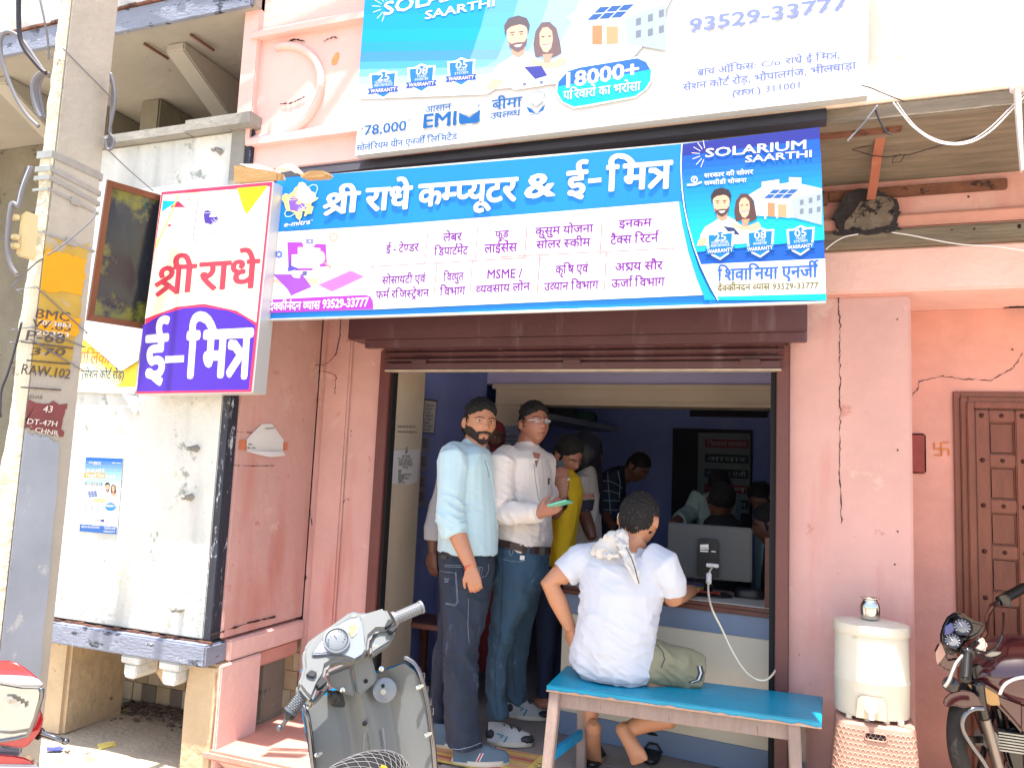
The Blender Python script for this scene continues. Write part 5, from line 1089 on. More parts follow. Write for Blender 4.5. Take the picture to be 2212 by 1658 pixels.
S = thing('monitor', 'flat computer monitor seen from behind on the counter', 'monitor', (-.4, .45, CT))
mc = [PD(*Z('K4',*p), d) for p, d in (((1145,70),3.98),((1765,115),3.78),((1762,515),3.78),((1135,465),3.98))]
ux = (mc[1]-mc[0]).normalized(); uz = Vector((0,0,1)); un = ux.cross(uz).normalized(); un = un if un.y < 0 else -un
m_mon = mat('charcoal_monitor_plastic', srgb(62,66,72), .5, var=.06, vs=8)
q = MB(); q.prism(mc, -un*.028); q.build('back_shell', m_mon, S, bevel=.006)
mp_ = lambda x, y, o=.0: PP(*Z('K4', x, y), mc[0]+un*o, un)
q = MB(); q.prism([mp_(x, y, .004) for x, y in ((1375,195),(1510,205),(1522,215),(1518,480),(1500,480),(1365,468),(1362,455),(1368,200))], un*.012); q.build('mount_box', m_blackpl, S, bevel=.004)
q = MB(); q.prism([mp_(x, y, .018) for x, y in ((1383,235),(1445,232),(1445,272),(1383,270))], un*.001); q.prism([mp_(x, y, .018) for x, y in ((1383,277),(1443,280),(1443,290),(1383,287))], un*.001); q.prism([mp_(x, y, .018) for x, y in ((1465,281),(1497,284),(1497,291),(1465,288))], un*.001); q.build('rating_label', m_paper, S)
q = MB(); lettering(q, 'MODEL E19', (mp_(1388, 262, .0195), ux, uz, un), .055, .006, None, .01, False, 0, .0003); lettering(q, 'ACER', (mp_(1372, 160, .001), ux, uz, un), .10, .014, None, .0, False, 0, .0003) if 0 else None; q.build('lettering', m_ink, S)
nk = mp_(1440, 430, .0); q = MB(); sb = PZ(*Z('K4',1437,610), CT); q.bar(Vector((nk.x,nk.y+.004,nk.z+.02)), Vector((sb.x, sb.y+.005, CT+.01)), .036, .022, up=(0,1,0)); q.build('stand_neck', m_blackpl, S, bevel=.004)
q = MB(); q.lathe([(.125,0),(.125,.006),(.11,.012),(.03,.018)], (sb.x, sb.y+.01, CT+.001), (0,0,1), 32, sy=.62); q.build('stand_base', m_blackpl, S, smooth=40)
q = MB(); pc = mp_(1475, 388, .016); q.bar(pc-ux*.03, pc+ux*.03, .022, .018, up=uz); q.build('plug', m_wire_white, S, bevel=.003)
kc = lambda pts: [PD(*Z('K4', *p[:2]), p[2]) for p in pts]
cable(kc([(1475,400,3.80),(1455,430,3.72),(1447,480,3.68),(1442,540,3.63),(1448,620,3.56),(1475,720,3.48),(1540,850,3.45),(1610,1000,3.42),(1680,1120,3.38),(1740,1190,3.34),(1810,1232,3.30),(1875,1228,3.30),(1925,1180,3.36),(1950,1120,3.46),(1962,1040,3.60)]), .0048, mat('cream_cable_sheath', srgb(214,206,184), .45, var=.04), 'cream monitor cable hanging in front of the counter')
q = MB(); q.tube(kc([(1447,455,3.70),(1446,515,3.66)]), .013, 12); q.build('ferrite_bead', m_wire_white, None, smooth=40, **lt('cream ferrite bead on the monitor cable', 'cable bead'))
# things on the counter
def onct(u, v): p = PZ(u, v, CT); return p
for i, (c, w) in enumerate(((srgb(40,46,60), .20),(srgb(120,110,150), .19),(srgb(190,190,60), .18),(srgb(70,80,130), .2),(srgb(60,66,90), .2))):
    p = onct(1480, 1290); q = MB(); q.box(p.x-.13, p.x+.10, p.y+.16, p.y+.34, CT+.001+i*.012, CT+.0115+i*.012); q.build('exercise_book', mat('book_%d' % i, c, .7), None, bevel=.002, **lt(('dark bottom book', 'lilac book', 'yellow book', 'blue book', 'navy topmost book')[i]+' in the pile on the counter behind the seated man', 'book', 'books piled on the counter'))
p = onct(*Z('K4', 1740, 635)); S = thing('modem_box', 'black low desk box behind the monitor at the right end of the counter', 'box', (p.x, p.y, CT))
q = MB(); q.loft([sup(p.x, p.y+.05, CT+z, .075*k, .05*k, 3.5, 24) for z, k in ((0,.98),(.006,1),(.035,.96),(.045,.85))]); q.build('case', m_blackpl, S, smooth=40)
q = MB(); p = onct(*Z('K4',1440,620)); q.tube([p+Vector((x, y, .022)) for x, y in ((-.06,-.01),(-.02,.01),(.0,0),(.04,.015),(.06,-.01))], .006, 6); q.build('twisted_wire', mat('red_wire', srgb(150,50,46), .5), None, smooth=True, **lt('short red twisted wire lying on the monitor foot', 'wire'))
q = MB(); q.box(-1.05, -.75, .45, .62, CT+.002, CT+.006); q.build('loose_papers', m_paper, None, **lt('loose white papers on the counter behind the seated man', 'papers'))
# ================================================================== NOTICES ON THE JAMB, CLIPBOARD, FLOOR MAT, INNER STOOL
def jn(label, pts, X, lines, m=m_paper, name='notice', cat='notice', lab2=None):
    S = thing(name, label, cat, tuple(PX(*Z('K1', *pts[0]), X)))
    q = MB(); q.prism([PX(*Z('K1', *p), X) for p in pts], (.0015,0,0)); q.build('sheet', m, S)
    q = MB()
    for (x0_, y0_, x1_, t, h_) in lines:
        a_ = PX(*Z('K1', x0_, y0_), X+.002); b_ = PX(*Z('K1', x1_, y0_+2), X+.002); xd = (b_-a_); w = xd.length; xd.normalize(); lettering(q, t, (a_, xd, (0,0,1), (1,0,0)), w, h_, None, .01, ord(t[0]) > 2000, 0, .0006)
    if q.v: q.build('lettering', mat('grey_ink', srgb(70,66,66), .8), S)
    return S
jn('faded cream notice with phone line, upper one on the door jamb', [(205,570),(250,500),(462,510),(440,850),(190,850)], -2.0985, [(225,640,400,'WHATSAPP NO. 93529-33777', .012),(222,688,410,'EMAIL radhemitra@gmail.com', .012)], mat('cream_paper', srgb(206,192,172), .85))
jn('white notice with black lines of text, lower one on the door jamb', [(185,860),(440,850),(415,1170),(330,1200),(155,1190)], -2.0965, [(290,900,320,'ॐ', .03),(262,930,345,'राज्य सरकार', .012),(225,955,362,'सेवा शुल्क सूची आवेदन', .009),(230,978,362,'आवेदन शुल्क विवरण', .009),(228,998,370,'नियम एवं शर्तें लागू', .009),(228,1015,365,'प्रमाण पत्र आवेदन', .009),(270,1040,322,'सेवाएं', .011),(225,1070,262,'आधार', .010),(225,1088,255,'पेन', .010),(225,1108,350,'जाति मूल निवास प्रमाण', .010),(225,1126,290,'आय प्रमाण', .010),(225,1145,330,'राशन कार्ड आवेदन', .010),(225,1165,268,'बिजली', .010),(225,1186,292,'पानी बिल', .010)])
S = jn('clipboard holding a handwritten list on the blue side wall', [(478,355),(610,372),(582,700),(455,690)], -2.19, [], m_blackpl, 'clipboard', 'clipboard')
q = MB(); q.prism([PX(*Z('K1', *p), -2.187) for p in ((490,368),(603,385),(578,692),(470,682))], (.001,0,0)); q.build('paper_sheet', m_paper, S)
q = MB()
for i in range(8):
    a_ = PX(*Z('K1', 495-i*3, 430+i*34), -2.185); b_ = PX(*Z('K1', 580-i*4-(i % 3)*14, 434+i*34), -2.185); lettering(q, ('आवश्यक दस्तावेज','आधार','जन आधार कार्ड','फोटो','मूल निवास','पासबुक','बैंक खाता','मोबाइल नंबर')[i], (a_, (b_-a_).normalized(), (0,0,1), (1,0,0)), (b_-a_).length, .012, None, 0, True, 0, .0005)
q.build('lettering', m_ink, S)
for i, (x, y) in enumerate(((455,720),(440,900),(420,1100),(415,1250))):
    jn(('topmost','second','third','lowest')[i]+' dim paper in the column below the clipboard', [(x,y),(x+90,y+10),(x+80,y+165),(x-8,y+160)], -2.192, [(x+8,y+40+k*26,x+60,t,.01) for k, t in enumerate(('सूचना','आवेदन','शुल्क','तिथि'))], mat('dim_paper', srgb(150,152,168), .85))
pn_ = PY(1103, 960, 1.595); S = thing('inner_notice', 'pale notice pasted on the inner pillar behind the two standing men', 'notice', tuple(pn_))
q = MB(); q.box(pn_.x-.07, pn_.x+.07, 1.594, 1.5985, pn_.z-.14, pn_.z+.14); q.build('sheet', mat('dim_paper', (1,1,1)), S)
q = MB()
for k in range(6): lettering(q, ('ॐ','सूचना','आवश्यक','दस्तावेज','शुल्क सूची','समय')[k], ((pn_.x-.05, 1.5935, pn_.z+.09-k*.035), (1,0,0), (0,0,1), (0,-1,0)), .1 if k else .03, .012)
q.build('lettering', m_ink, S)
S = thing('floor_mat', 'orange and yellow striped woven mat with a fringed end under the standing men', 'mat', (-1.45, -.35, .0))
mats_ = [mat('mat_%d' % i, c, .95, var=.2, vs=20, bump=.8, bs=180) for i, c in enumerate((srgb(206,150,110), srgb(214,182,96), srgb(190,96,84), srgb(206,160,120)))]
ma = [PZ(938,1590,.0), PZ(1090,1598,0), PZ(1172,1632,0), PZ(1100,1760,0), PZ(920,1720,0)]
mo = PZ(1168,1632,0); me_ = PZ(930,1585,0); ax_ = (me_-mo).normalized(); ax_.z = 0; ay_ = Vector((ax_.y, -ax_.x, 0)); ay_ = ay_ if ay_.y < 0 else -ay_
for i in range(12):
    q = MB(); o_ = mo+ay_*(i*.026); 
    q.grid(lambda a, b: o_+ax_*(a*.95)+ay_*(b*.026)+Vector((0,0,.005+.003*noise.noise((o_+ax_*a)*6))), 24, 1); q.build('stripe', mats_[(0,1,0,2,0,1,3,0,1,2,0,1)[i]], S)
q = MB()
for i in range(60):
    p = mo+ay_*(i*.0052); q.tube([p+Vector((0,0,.005)), p-ax_*random.uniform(.015,.05)+ay_*random.uniform(-.012,.012)+Vector((0,0,.003))], .0022, 4)
q.build('fringe', mats_[1], S, kind='stuff')
S = thing('wooden_stool', 'old brown wooden stool in the dark just inside the door jamb', 'stool', (-2.0, .9, 0))
p = PD(900, 1345, 4.45); q = MB(); q.box(p.x-.10, p.x+.22, p.y, p.y+.3, p.z-.03, p.z); q.build('seat', m_ce, S, bevel=.004)
for dx, dy in ((-.08,.02),(.19,.02),(-.08,.27),(.19,.27)): q = MB(); q.box(p.x+dx-.02, p.x+dx+.02, p.y+dy-.02, p.y+dy+.02, 0, p.z-.031); q.build('leg', m_ce, S, bevel=.003)
# shelf with goods on the inner side wall
S = thing('wall_shelf', 'grey wall shelf high in the dark room behind the beam', 'shelf', (-1.4, 2.6, 1.9)); m_sh = mat('shelf_slab', srgb(150,160,178), .7)
s0 = PY(*Z('K2',0,470), 2.2); s1_ = PY(*Z('K2',590,580), 3.2); q = MB(); q.bar(s0+Vector((-.25,-.6,.03)), s1_, .02, .028, up=(0,0,1)); q.build('shelf_board', m_sh, S)
q = MB(); q.hexa([s0+Vector((-.25,-.6,.0)), s1_+Vector((0,0,-.03)), s1_+Vector((-.35,.15,-.03)), s0+Vector((-.6,-.6,0)), s0+Vector((-.25,-.6,.03)), s1_, s1_+Vector((-.35,.15,0)), s0+Vector((-.6,-.6,.03))]); q.build('shelf_top', m_sh, S)
for i, (t, w, h_, c, l) in enumerate(((.28,.22,.14,srgb(120,140,170),'pale blue carton'),(.55,.3,.12,srgb(40,46,60),'dark bundle'),(.78,.2,.09,srgb(50,90,80),'green plastic packet'))):
    p = (s0+Vector((-.25,-.6,.03))).lerp(s1_, t)+Vector((-.1,.05,.016)); q = MB(); q.box(p.x-w/2, p.x+w/2, p.y-.08, p.y+.08, p.z, p.z+h_); q.build('packet', mat('packet_%d' % i, c, .6), None, bevel=.02, **lt(l+' lying on the dark wall shelf', 'packet'))
cable([PY(*Z('K2',*p), .02) for p in ((2008,130),(1998,400),(1980,640),(1985,860),(2000,1100),(2012,1300),(2010,1500))], .005, m_wire_white, 'pale cable running down the inside of the right shutter post')
# litter on the ground at lower left
for (pts, c, l) in (([(1370,1330),(1400,1398),(1560,1350),(1640,1345),(1610,1290),(1520,1300)], srgb(232,210,110), 'crumpled pale yellow wrapper on the dusty ground'),([(655,1370),(660,1412),(850,1415),(900,1385),(840,1350),(760,1372)], srgb(60,70,160), 'blue and white sachet on the ground near the red scooter'),([(1160,1420),(1240,1395),(1270,1430),(1200,1460)], srgb(225,215,205), 'scrap of white paper on the dusty ground'),([(900,1380),(950,1350),(990,1380),(960,1420),(910,1410)], srgb(232,226,222), 'white torn paper beside the blue sachet')):
    q = MB(); q.prism([PZ(*Z('N5', *p), GZ+.022+random.random()*.008) for p in pts], (0,0,.004)); q.build('litter_scrap', mat('litter_'+l.split()[1]+str(len(l)), c, .6), None, **lt(l, 'litter'))
# ================================================================== GREY SCOOTER in front of the step
SD = 2.42
S = thing('grey_scooter', 'grey scooter with inner leg shield and dial dashboard parked before the step', 'scooter', (-1.45, -1.5, GZ))
m_sg = mat('grey_scooter_plastic', srgb(104,106,106), .42, var=.08, vs=5, coat=.1, bump=.03, bs=150)
m_sg2 = mat('pale_silver_plastic', srgb(112,119,128), .35, var=.04, vs=5, coat=.3)
m_cyan = mat('cyan_scooter_paint', srgb(10,130,180), .25, var=.04, coat=.6)
rd = Vector((math.cos(R(34)), math.sin(R(34)), .10)).normalized(); ud = Vector((-.10, .10, 1)).normalized(); nd = rd.cross(ud).normalized(); nd = nd if nd.y < 0 else -nd
p0S = PD(*Z('K5', 880, 1270), SD)
def LS(x, y, o=0.0): return PP(*Z('K5', x, y), p0S+nd*o, nd)
def interp(tab, y):
    for (a, b_) in zip(tab[:-1], tab[1:]):
        if y <= b_[0]: t = (y-a[0])/(b_[0]-a[0]); return a[1]+(b_[1]-a[1])*t
    return tab[-1][1]
LT = [(1110,345),(1300,372),(1480,405),(1658,430),(2150,475)]; RT = [(740,1205),(810,1300),(960,1372),(1160,1412),(1400,1447),(1600,1472),(2150,1500)]
def lsf(a, b_, off=0.0, grow=0):
    yl = 1110+b_*(2150-1110); yr = 745+b_*(2150-745); xl = interp(LT, yl)-grow; xr = interp(RT, yr)+grow
    x = xl+(xr-xl)*a; y = yl+(yr-yl)*a
    s_ = abs(a-.5)*2; o = .035*s_**2.2+.030*math.exp(-((a-.52)/.10)**2)-.012*math.exp(-((a-.33)/.06)**2)-.012*math.exp(-((a-.72)/.06)**2)
    return LS(x, y)+nd*(o+off)
q = MB(); q.grid(lambda a, b_: lsf(a, b_), 48, 40); o_ = q.build('leg_shield', m_sg, S, smooth=True)
q = MB(); q.grid(lambda a, b_: lsf(a, b_, -.035-.05*(1-abs(a-.5)*2), 14), 30, 24); q.build('front_apron', m_cyan, S, smooth=True)
def stube(pts, r, m, name, o=.03, n=10, sub=5):
    P_ = [LS(*p[:2], (p[2] if len(p) > 2 else o)) for p in pts]; out = []
    for i in range(len(P_)-1):
        a, b_, c, d_ = P_[max(i-1,0)], P_[i], P_[i+1], P_[min(i+2,len(P_)-1)]
        for k in range(sub): t = k/sub; out.append(.5*((2*b_)+(c-a)*t+(2*a-5*b_+4*c-d_)*t*t+(3*b_-a-3*c+d_)*t**3))
    out.append(P_[-1]); q = MB(); q.tube(out, r, n); return q.build(name, m, S, smooth=True)
stube([(1215,708,.02),(1290,745,.03),(1345,820),(1385,950),(1420,1100),(1450,1300),(1472,1500),(1490,1750)], .0085, m_chrome, 'guard_rail', .04)
stube([(352,1118,.03),(385,1200),(408,1330),(425,1480),(447,1700)], .0075, m_chrome, 'guard_rail', .045)
for (x, y) in ((1345,960),(1415,1370),(475,1540),(405,1130)):
    q = MB(); q.prism([LS(x+dx, y+dy, .052) for dx, dy in ((-28,8),(-6,-18),(38,-26),(42,-8),(4,20),(-18,26))], nd*.004); q.build('bracket', m_galv, S)
    q = MB(); q.lathe([(.007,0),(.006,.004),(.001,.005)], LS(x-12, y, .056), nd, 8); q.build('bolt', m_steel, S)
for y in (870, 985, 1090, 1170):
    q = MB(); q.tube([LS(1370+(y-870)*.25+dx, y+dy, .02) for dx, dy in ((-6,-16),(22,-30),(20,26),(0,34))], .003, 6, closed=True); q.build('hook', m_chrome, S)
# steering neck cover, two halves with seam
q = MB(); q.prism([LS(x, y, .075) for x, y in ((545,850),(760,765),(812,1050),(690,1015),(600,965),(560,925))], -nd*.10); q.build('neck_cover', m_sg, S, bevel=.008)
q = MB(); q.prism([LS(x, y, .079) for x, y in ((762,765),(925,655),(950,735),(985,885),(975,920),(820,1052))], -nd*.10); q.build('neck_cover', m_sg, S, bevel=.008)
q = MB(); q.lathe([(.007,0),(.005,-.004)], LS(888, 910, .081), nd, 10); q.build('screw_hole', m_dark, S)
for (x, y, o) in ((688,985,.079),(375,680,.13),(785,337,.12),(975,597,.12),(1022,803,.045),(878,1272,.034)):
    q = MB(); q.lathe([(.008,0),(.008,.002),(.003,.003)], LS(x, y, o), nd, 10); q.build('screw', m_blackpl if x == 878 else m_steel, S)
# ignition key plate and left knob
q = MB(); q.prism([LS(x, y, .036) for x, y in ((955,985),(990,905),(1060,885),(1145,905),(1120,1020),(1060,1085),(960,1080))], nd*.008); q.build('key_plate', m_sg, S, bevel=.004)
q = MB(); q.lathe([(.037,0),(.037,.006),(.030,.010),(.006,.010)], LS(1050, 985, .045), nd, 24); q.build('ignition_dial', m_sg2, S, smooth=40)
q = MB(); q.lathe([(.006,0),(.005,.004)], LS(1036, 950, .056), nd, 10); q.build('keyhole', m_dark, S)
q = MB(); q.lathe([(.009,0),(.009,.003),(.006,.0035)], LS(1038, 1000, .056), nd, 10); q.build('shutter_key', m_galv, S)
q = MB(); q.prism([LS(x, y, .030) for x, y in ((548,980),(690,1000),(715,1120),(690,1135),(600,1128),(575,1080))], nd*.008); q.build('switch_panel', m_blackpl, S, bevel=.003)
q = MB(); q.lathe([(.019,0),(.019,.018),(.014,.022),(.004,.022)], LS(612, 1045, .038), nd, 16); q.build('knob', m_blackpl, S, smooth=40)
# handlebar housing: plane tilted up towards the rider, left end nearer
rh = Vector((math.cos(R(44)), math.sin(R(44)), .16)).normalized(); uh = Vector((-.15, .55, .82)).normalized(); nh = rh.cross(uh).normalized(); nh = nh if nh.y < 0 else -nh
p0H = PD(*Z('K5', 650, 620), SD-.11)
def HB(x, y, o=0.0): return PP(*Z('K5', x, y), p0H+nh*o, nh)
def HS(x, y, o=0.0):  # shallower mapping for ends
    return HB(x, y, o)
hp = [(300,940),(330,870),(352,790),(345,700),(352,630),(400,560),(480,500),(600,420),(690,355),(740,318),(795,308),(870,325),(960,300),(1062,270),(1112,372),(1140,440),(1060,470),(985,470),(930,520),(918,600),(912,655),(790,742),(690,725),(600,745),(555,775),(540,850),(490,930),(425,1085),(360,1020)]
q = MB(); q.prism([HB(x, y) for x, y in hp], -nh*.055); q.build('handlebar_housing', m_sg, S, bevel=.010, seg=3)
q = MB(); q.prism([HB(x, y, -.02) for x, y in ((918,600),(985,470),(1060,470),(1145,440),(1150,480),(1110,570),(1005,640),(930,690))], -nh*.05); q.build('lower_cowl', m_sg, S, bevel=.008)
q = MB(); q.prism([HB(x, y, -.03) for x, y in ((300,940),(425,1085),(560,900),(570,960),(480,1060),(430,1100),(330,1030),(285,960))], -nh*.04); q.build('lower_cowl', m_sg, S, bevel=.006)
bz2 = [(412,698),(440,650),(520,555),(625,440),(745,372),(832,352),(862,410),(872,500),(890,640),(860,690),(790,732),(720,705),(640,680),(560,690),(470,700)]
q = MB(); q.prism([HB(x, y, .001) for x, y in bz2], nh*.007); q.build('dash_bezel', m_sg2, S, bevel=.004)
q = MB(); q.prism([HB(x, y, .0075) for x, y in ((640,452),(700,405),(790,372),(830,380),(838,430),(815,500),(775,540),(745,500),(700,465))], nh*.003); q.build('indicator_lens', mat('clear_amber_lens', srgb(200,186,160), .12, var=.1, vs=20, spec=.8), S, bevel=.002)
q = MB(); q.prism([HB(x, y, .0105) for x, y in ((735,440),(795,420),(818,440),(790,500),(768,535),(750,495))], nh*.001); q.build('amber_lamp', mat('amber_lens', srgb(214,180,96), .2, spec=.7), S)
q = MB(); q.prism([HB(x, y, .0075) for x, y in ((440,668),(490,585),(520,560),(545,620),(590,655),(520,668))], nh*.003); q.build('indicator_lens', mat('clear_violet_lens', srgb(168,160,178), .12, spec=.8), S, bevel=.002)
cd = HB(635, 562, .008); rr0 = (HB(735, 562, .008)-cd).length
q = MB(); q.lathe([(rr0*1.18,0),(rr0*1.15,.010),(rr0*1.0,.012),(rr0*.98,.006)], cd, nh, 32); q.build('dial_ring', m_sg2, S, smooth=50)
q = MB(); q.lathe([(rr0*.97,.007),(rr0*.9,.009),(rr0*.5,.012),(.001,.013)], cd, nh, 32); q.build('dial_glass', mat('silver_dial_face', srgb(110,114,118), .12, var=.12, vs=20, spec=.9), S, smooth=True)
q = MB()
for k in range(13):
    t = R(210-k*20); dx = rh*math.cos(t)+uh*math.sin(t); q.bar(cd+nh*.0125+dx*rr0*.66, cd+nh*.011+dx*rr0*.82, .0012, .0008, up=nh)
q.bar(cd+nh*.0135, cd+nh*.0125+(rh*-.5+uh*.6)*rr0*.7, .002, .001, up=nh); q.build('dial_marks', m_ink, S)
# grips
m_gripS = mat('silver_ribbed_rubber', srgb(104,106,110), .5, metal=.0, var=.05); m_gripD = mat('dark_ribbed_rubber', srgb(74,78,84), .5, var=.08)
def grip(a, b_, r, m, name='grip'):
    q = MB(); a, b_ = Vector(a), Vector(b_); d_ = (b_-a); n_ = 44; pts = []; rs = []
    q.tube([a, b_], r*.94, 16); ax = d_.normalized(); x = ax.cross(Vector((0,0,1))).normalized(); y = ax.cross(x); L_ = d_.length
    q.tube([a-ax*.004, a+ax*.006], r*1.25, 16); q.tube([b_-ax*.006, b_+ax*.002], r*1.12, 16); o = q.build(name, m, S, smooth=40)
    q = MB(); k = 0
    for i in range(int(L_/.0058)):
        for j in range(14):
            t = 2*math.pi*(j+.5*(i % 2))/14; p = a+ax*(.008+i*.0058); c = p+(x*math.cos(t)+y*math.sin(t))*r*.93; rad = (x*math.cos(t)+y*math.sin(t)); tg = (y*math.cos(t)-x*math.sin(t))
            q.add([c+ax*.0031, c+tg*r*.21, c-ax*.0031, c-tg*r*.21, c+rad*.0022], [(0,1,4),(1,2,4),(2,3,4),(3,0,4)])
    q.build('grip_pattern', m, o if 0 else S, kind='stuff'); return o
g1a = HB(388, 975, -.03); g1b = PD(*Z('K5', 240, 1175), (HB(388,975,-.03)-CC).dot(CF)-.03)
grip(g1a, g1b, .0185, m_gripD)
g2a = HB(1128, 378, -.03); g2b = PD(*Z('K5', 1368, 272), (g2a-CC).dot(CF)+.05); grip(g2a, g2b, .0190, m_gripS)
dl = (g1b-CC).dot(CF)
q = MB(); q.ball(PD(*Z('K5', 238, 1200), dl-.005), .0165, 12, 8); q.build('bar_end', m_blackpl, S, smooth=True)
q = MB(); q.tube([PD(*Z('K5', x, y), dl-.01) for x, y in ((262,1175),(225,1215),(190,1265),(150,1310))], [.006,.0065,.006,.0055], 8); q.ball(PD(*Z('K5', 147, 1310), dl-.01), .0095, 10, 6); q.build('brake_lever', mat('dark_lever_metal', srgb(100,104,112), .35, metal=.7), S, smooth=True)
for (pts, m) in (([(365,880),(380,865),(410,838),(462,860),(438,905),(400,900)], m_blackpl),([(450,960),(505,895),(555,940),(480,1000)], m_blackpl),([(488,1020),(545,965),(570,985),(520,1040)], m_blackpl),([(1042,460),(1070,402),(1118,420),(1092,452),(1050,480)], m_blackpl),([(1070,505),(1095,478),(1142,460),(1150,480),(1105,520)], m_blackpl)):
    q = MB(); q.prism([HB(x, y, -.02 if y > 800 or x > 1000 else .002) for x, y in pts], nh*.030); q.build('switch', m, S, bevel=.002)
q = MB(); q.tube([PD(*Z('K5', x, y), SD+.02) for x, y in ((1100,540),(1050,600),(985,655),(955,700),(960,760))], .006, 8); q.build('brake_hose', m_blackpl, S, smooth=True)
q = MB(); q.tube([HB(x, y, -.05) for x, y in ((350,690),(360,740),(352,790),(335,835))], .004, 6); q.build('cyan_edge', m_cyan, S, smooth=True)
# warning sticker, seat nose with net
q = MB(); q.prism([lsf(.46, .33, .003), lsf(.63, .33, .003), lsf(.62, .50, .003), lsf(.42, .50, .003)], nd*.0006); q.build('warning_sticker', mat('silver_sticker', srgb(120,124,128), .4), S)
q = MB()
for i in range(9):
    a_ = lsf(.475, .345+i*.015, .0046); b_ = lsf(.61, .345+i*.015, .0046); lettering(q, ('PRECAUTION USE','ALWAYS WEAR','HELMET BEFORE','RIDING READ','OWNERS MANUAL','TYRE PRESSURE','FRONT REAR','SOLO WITH','PILLION')[i], (a_, (b_-a_).normalized(), ud, nd), (b_-a_).length, .0042, None, 0, False, 0, .0004)
q.build('lettering', m_ink, S)
sc_ = PD(*Z('K5', 790, 1900), 2.0); q = MB()
q.ball(sc_, (.105,.24,.085), 32, 14); q.build('seat', mat('black_seat_vinyl', srgb(20,20,22), .55, var=.15, bump=.2, bs=120), S, smooth=True)
q = MB()
for k in range(18):
    for sgn in (1, -1):
        pts = []
        for j in range(13):
            t = math.pi*j/12; ph = sgn*(j/12-.5)*1.2+(k-9)*.16; d_ = Vector((math.cos(t)*.107, math.sin(ph)*.24*math.sin(t), math.sin(t)*.087*math.cos(ph)))
            if abs(ph) < 1.5: pts.append(sc_+d_)
        if len(pts) > 3: q.tube(pts, .0007, 4)
q.build('elastic_net', mat('pale_net_cord', srgb(120,118,118), .6), S, kind='stuff')
q = MB(); q.prism([PD(*Z('K5', x, y), 1.93) for x, y in ((1015,1640),(1050,1655),(1080,1700),(1010,1700))], (0,.01,0)); q.build('yellow_tag', m_yel, S)
q = MB(); fwd = Vector((-rd.y, rd.x, 0)).normalized(); c_ = p0S+fwd*.26; c_.z = GZ+.21; q.tube([c_+fwd*.17*math.cos(R(a))+Vector((0,0,.17*math.sin(R(a)))) for a in range(0,360,15)], .045, 10, closed=True); 
q.build('front_wheel', m_blackpl, S, smooth=True)
q = MB(); q.bar(p0S-ud*.50-nd*.0, p0S-ud*.50+nd*.45, .26, .05, up=ud); q.build('floor_board', m_sg, S, bevel=.01)
q = MB(); q.ball(p0S-ud*.50+nd*.85, (.15,.26,.12), 18, 10); q.build('rear_body', m_cyan, S, smooth=True)
q = MB(); c2 = p0S+nd*1.0; c2.z = GZ+.21; q.tube([c2+fwd*.17*math.cos(R(a))+Vector((0,0,.17*math.sin(R(a)))) for a in range(0,360,15)], .045, 10, closed=True); q.build('rear_wheel', m_blackpl, S, smooth=True)
# ================================================================== MOTORCYCLE at the right edge
S = thing('dark_motorcycle', 'dark maroon motorcycle with twin dials and chrome handlebar at the right edge', 'motorcycle', (.9, -.4, GZ)); MDp = 2.95
m_mm = mat('maroon_metallic_paint', srgb(70,24,30), .2, var=.06, coat=.8, spec=.6); m_mk = mat('gloss_black_plastic', srgb(18,16,20), .18, var=.05, coat=.4)
K = lambda x, y, o=0.0: PD(*Z('K7', x, y), MDp+o)
def mtube(pts, r, m, name, n=10, sub=5, o=0.0, flat=1.0):
    P_ = [K(p[0], p[1], o+(p[2] if len(p) > 2 else 0)) for p in pts]; out = []
    for i in range(len(P_)-1):
        a, b_, c, d_ = P_[max(i-1,0)], P_[i], P_[i+1], P_[min(i+2,len(P_)-1)]
        for k in range(sub): t = k/sub; out.append(.5*((2*b_)+(c-a)*t+(2*a-5*b_+4*c-d_)*t*t+(3*b_-a-3*c+d_)*t**3))
    out.append(P_[-1]); q = MB(); rs = r
    if isinstance(r, list): rs = [r[min(int(i/len(out)*len(r)), len(r)-1)] for i in range(len(out))]
    q.tube(out, rs, n, flat=flat); return q.build(name, m, S, smooth=True)
def mpr(pts, th, m, name, o=0.0, bev=.006, d_=None):
    q = MB(); q.prism([K(x, y, o) for x, y in pts], ray(*Z('K7', *pts[len(pts)//2]))*th); return q.build(name, m, S, bevel=bev, seg=3)
# front wheel: tyre, rim, disc, spokes
cW = K(1610,1440,.12); e1 = K(1760,1860,.12)-cW; e2 = K(1270,1390,-.02)-cW; rW = e1.length; e2 = e2-e1.normalized()*e2.dot(e1.normalized()); e2 = e2.normalized()*rW; aw = e1.cross(e2).normalized()
ring = lambda r, n_=40: [cW+(e1*math.cos(2*math.pi*k/n_)+e2*math.sin(2*math.pi*k/n_))*r for k in range(n_)]
q = MB(); q.tube(ring(.90, 48), .034, 12, closed=True); q.build('tyre', mat('tyre_rubber', srgb(40,36,34), .85, var=.2, vs=20, bump=.6, bs=60), S, smooth=True)
q = MB(); q.tube(ring(.76, 48), .013, 8, closed=True, flat=.7); q.build('rim', m_steel, S, smooth=True)
for k in range(6):
    t = 2*math.pi*k/6; q = MB(); q.bar(cW+aw*.0, cW+(e1*math.cos(t)+e2*math.sin(t))*.75, .026, .014, up=aw); q.build('spoke', m_mk, S, bevel=.003)
q = MB(); q.lathe([(.035,-.03),(.035,.03)], cW, aw, 16); q.build('hub', m_galv, S)
mpr([(1280,1180),(1282,1130),(1330,1085),(1420,1062),(1500,1075),(1560,1130),(1590,1210),(1540,1215),(1500,1190),(1430,1200),(1360,1180),(1300,1195)], .09, m_mm, 'fender', .02, .012)
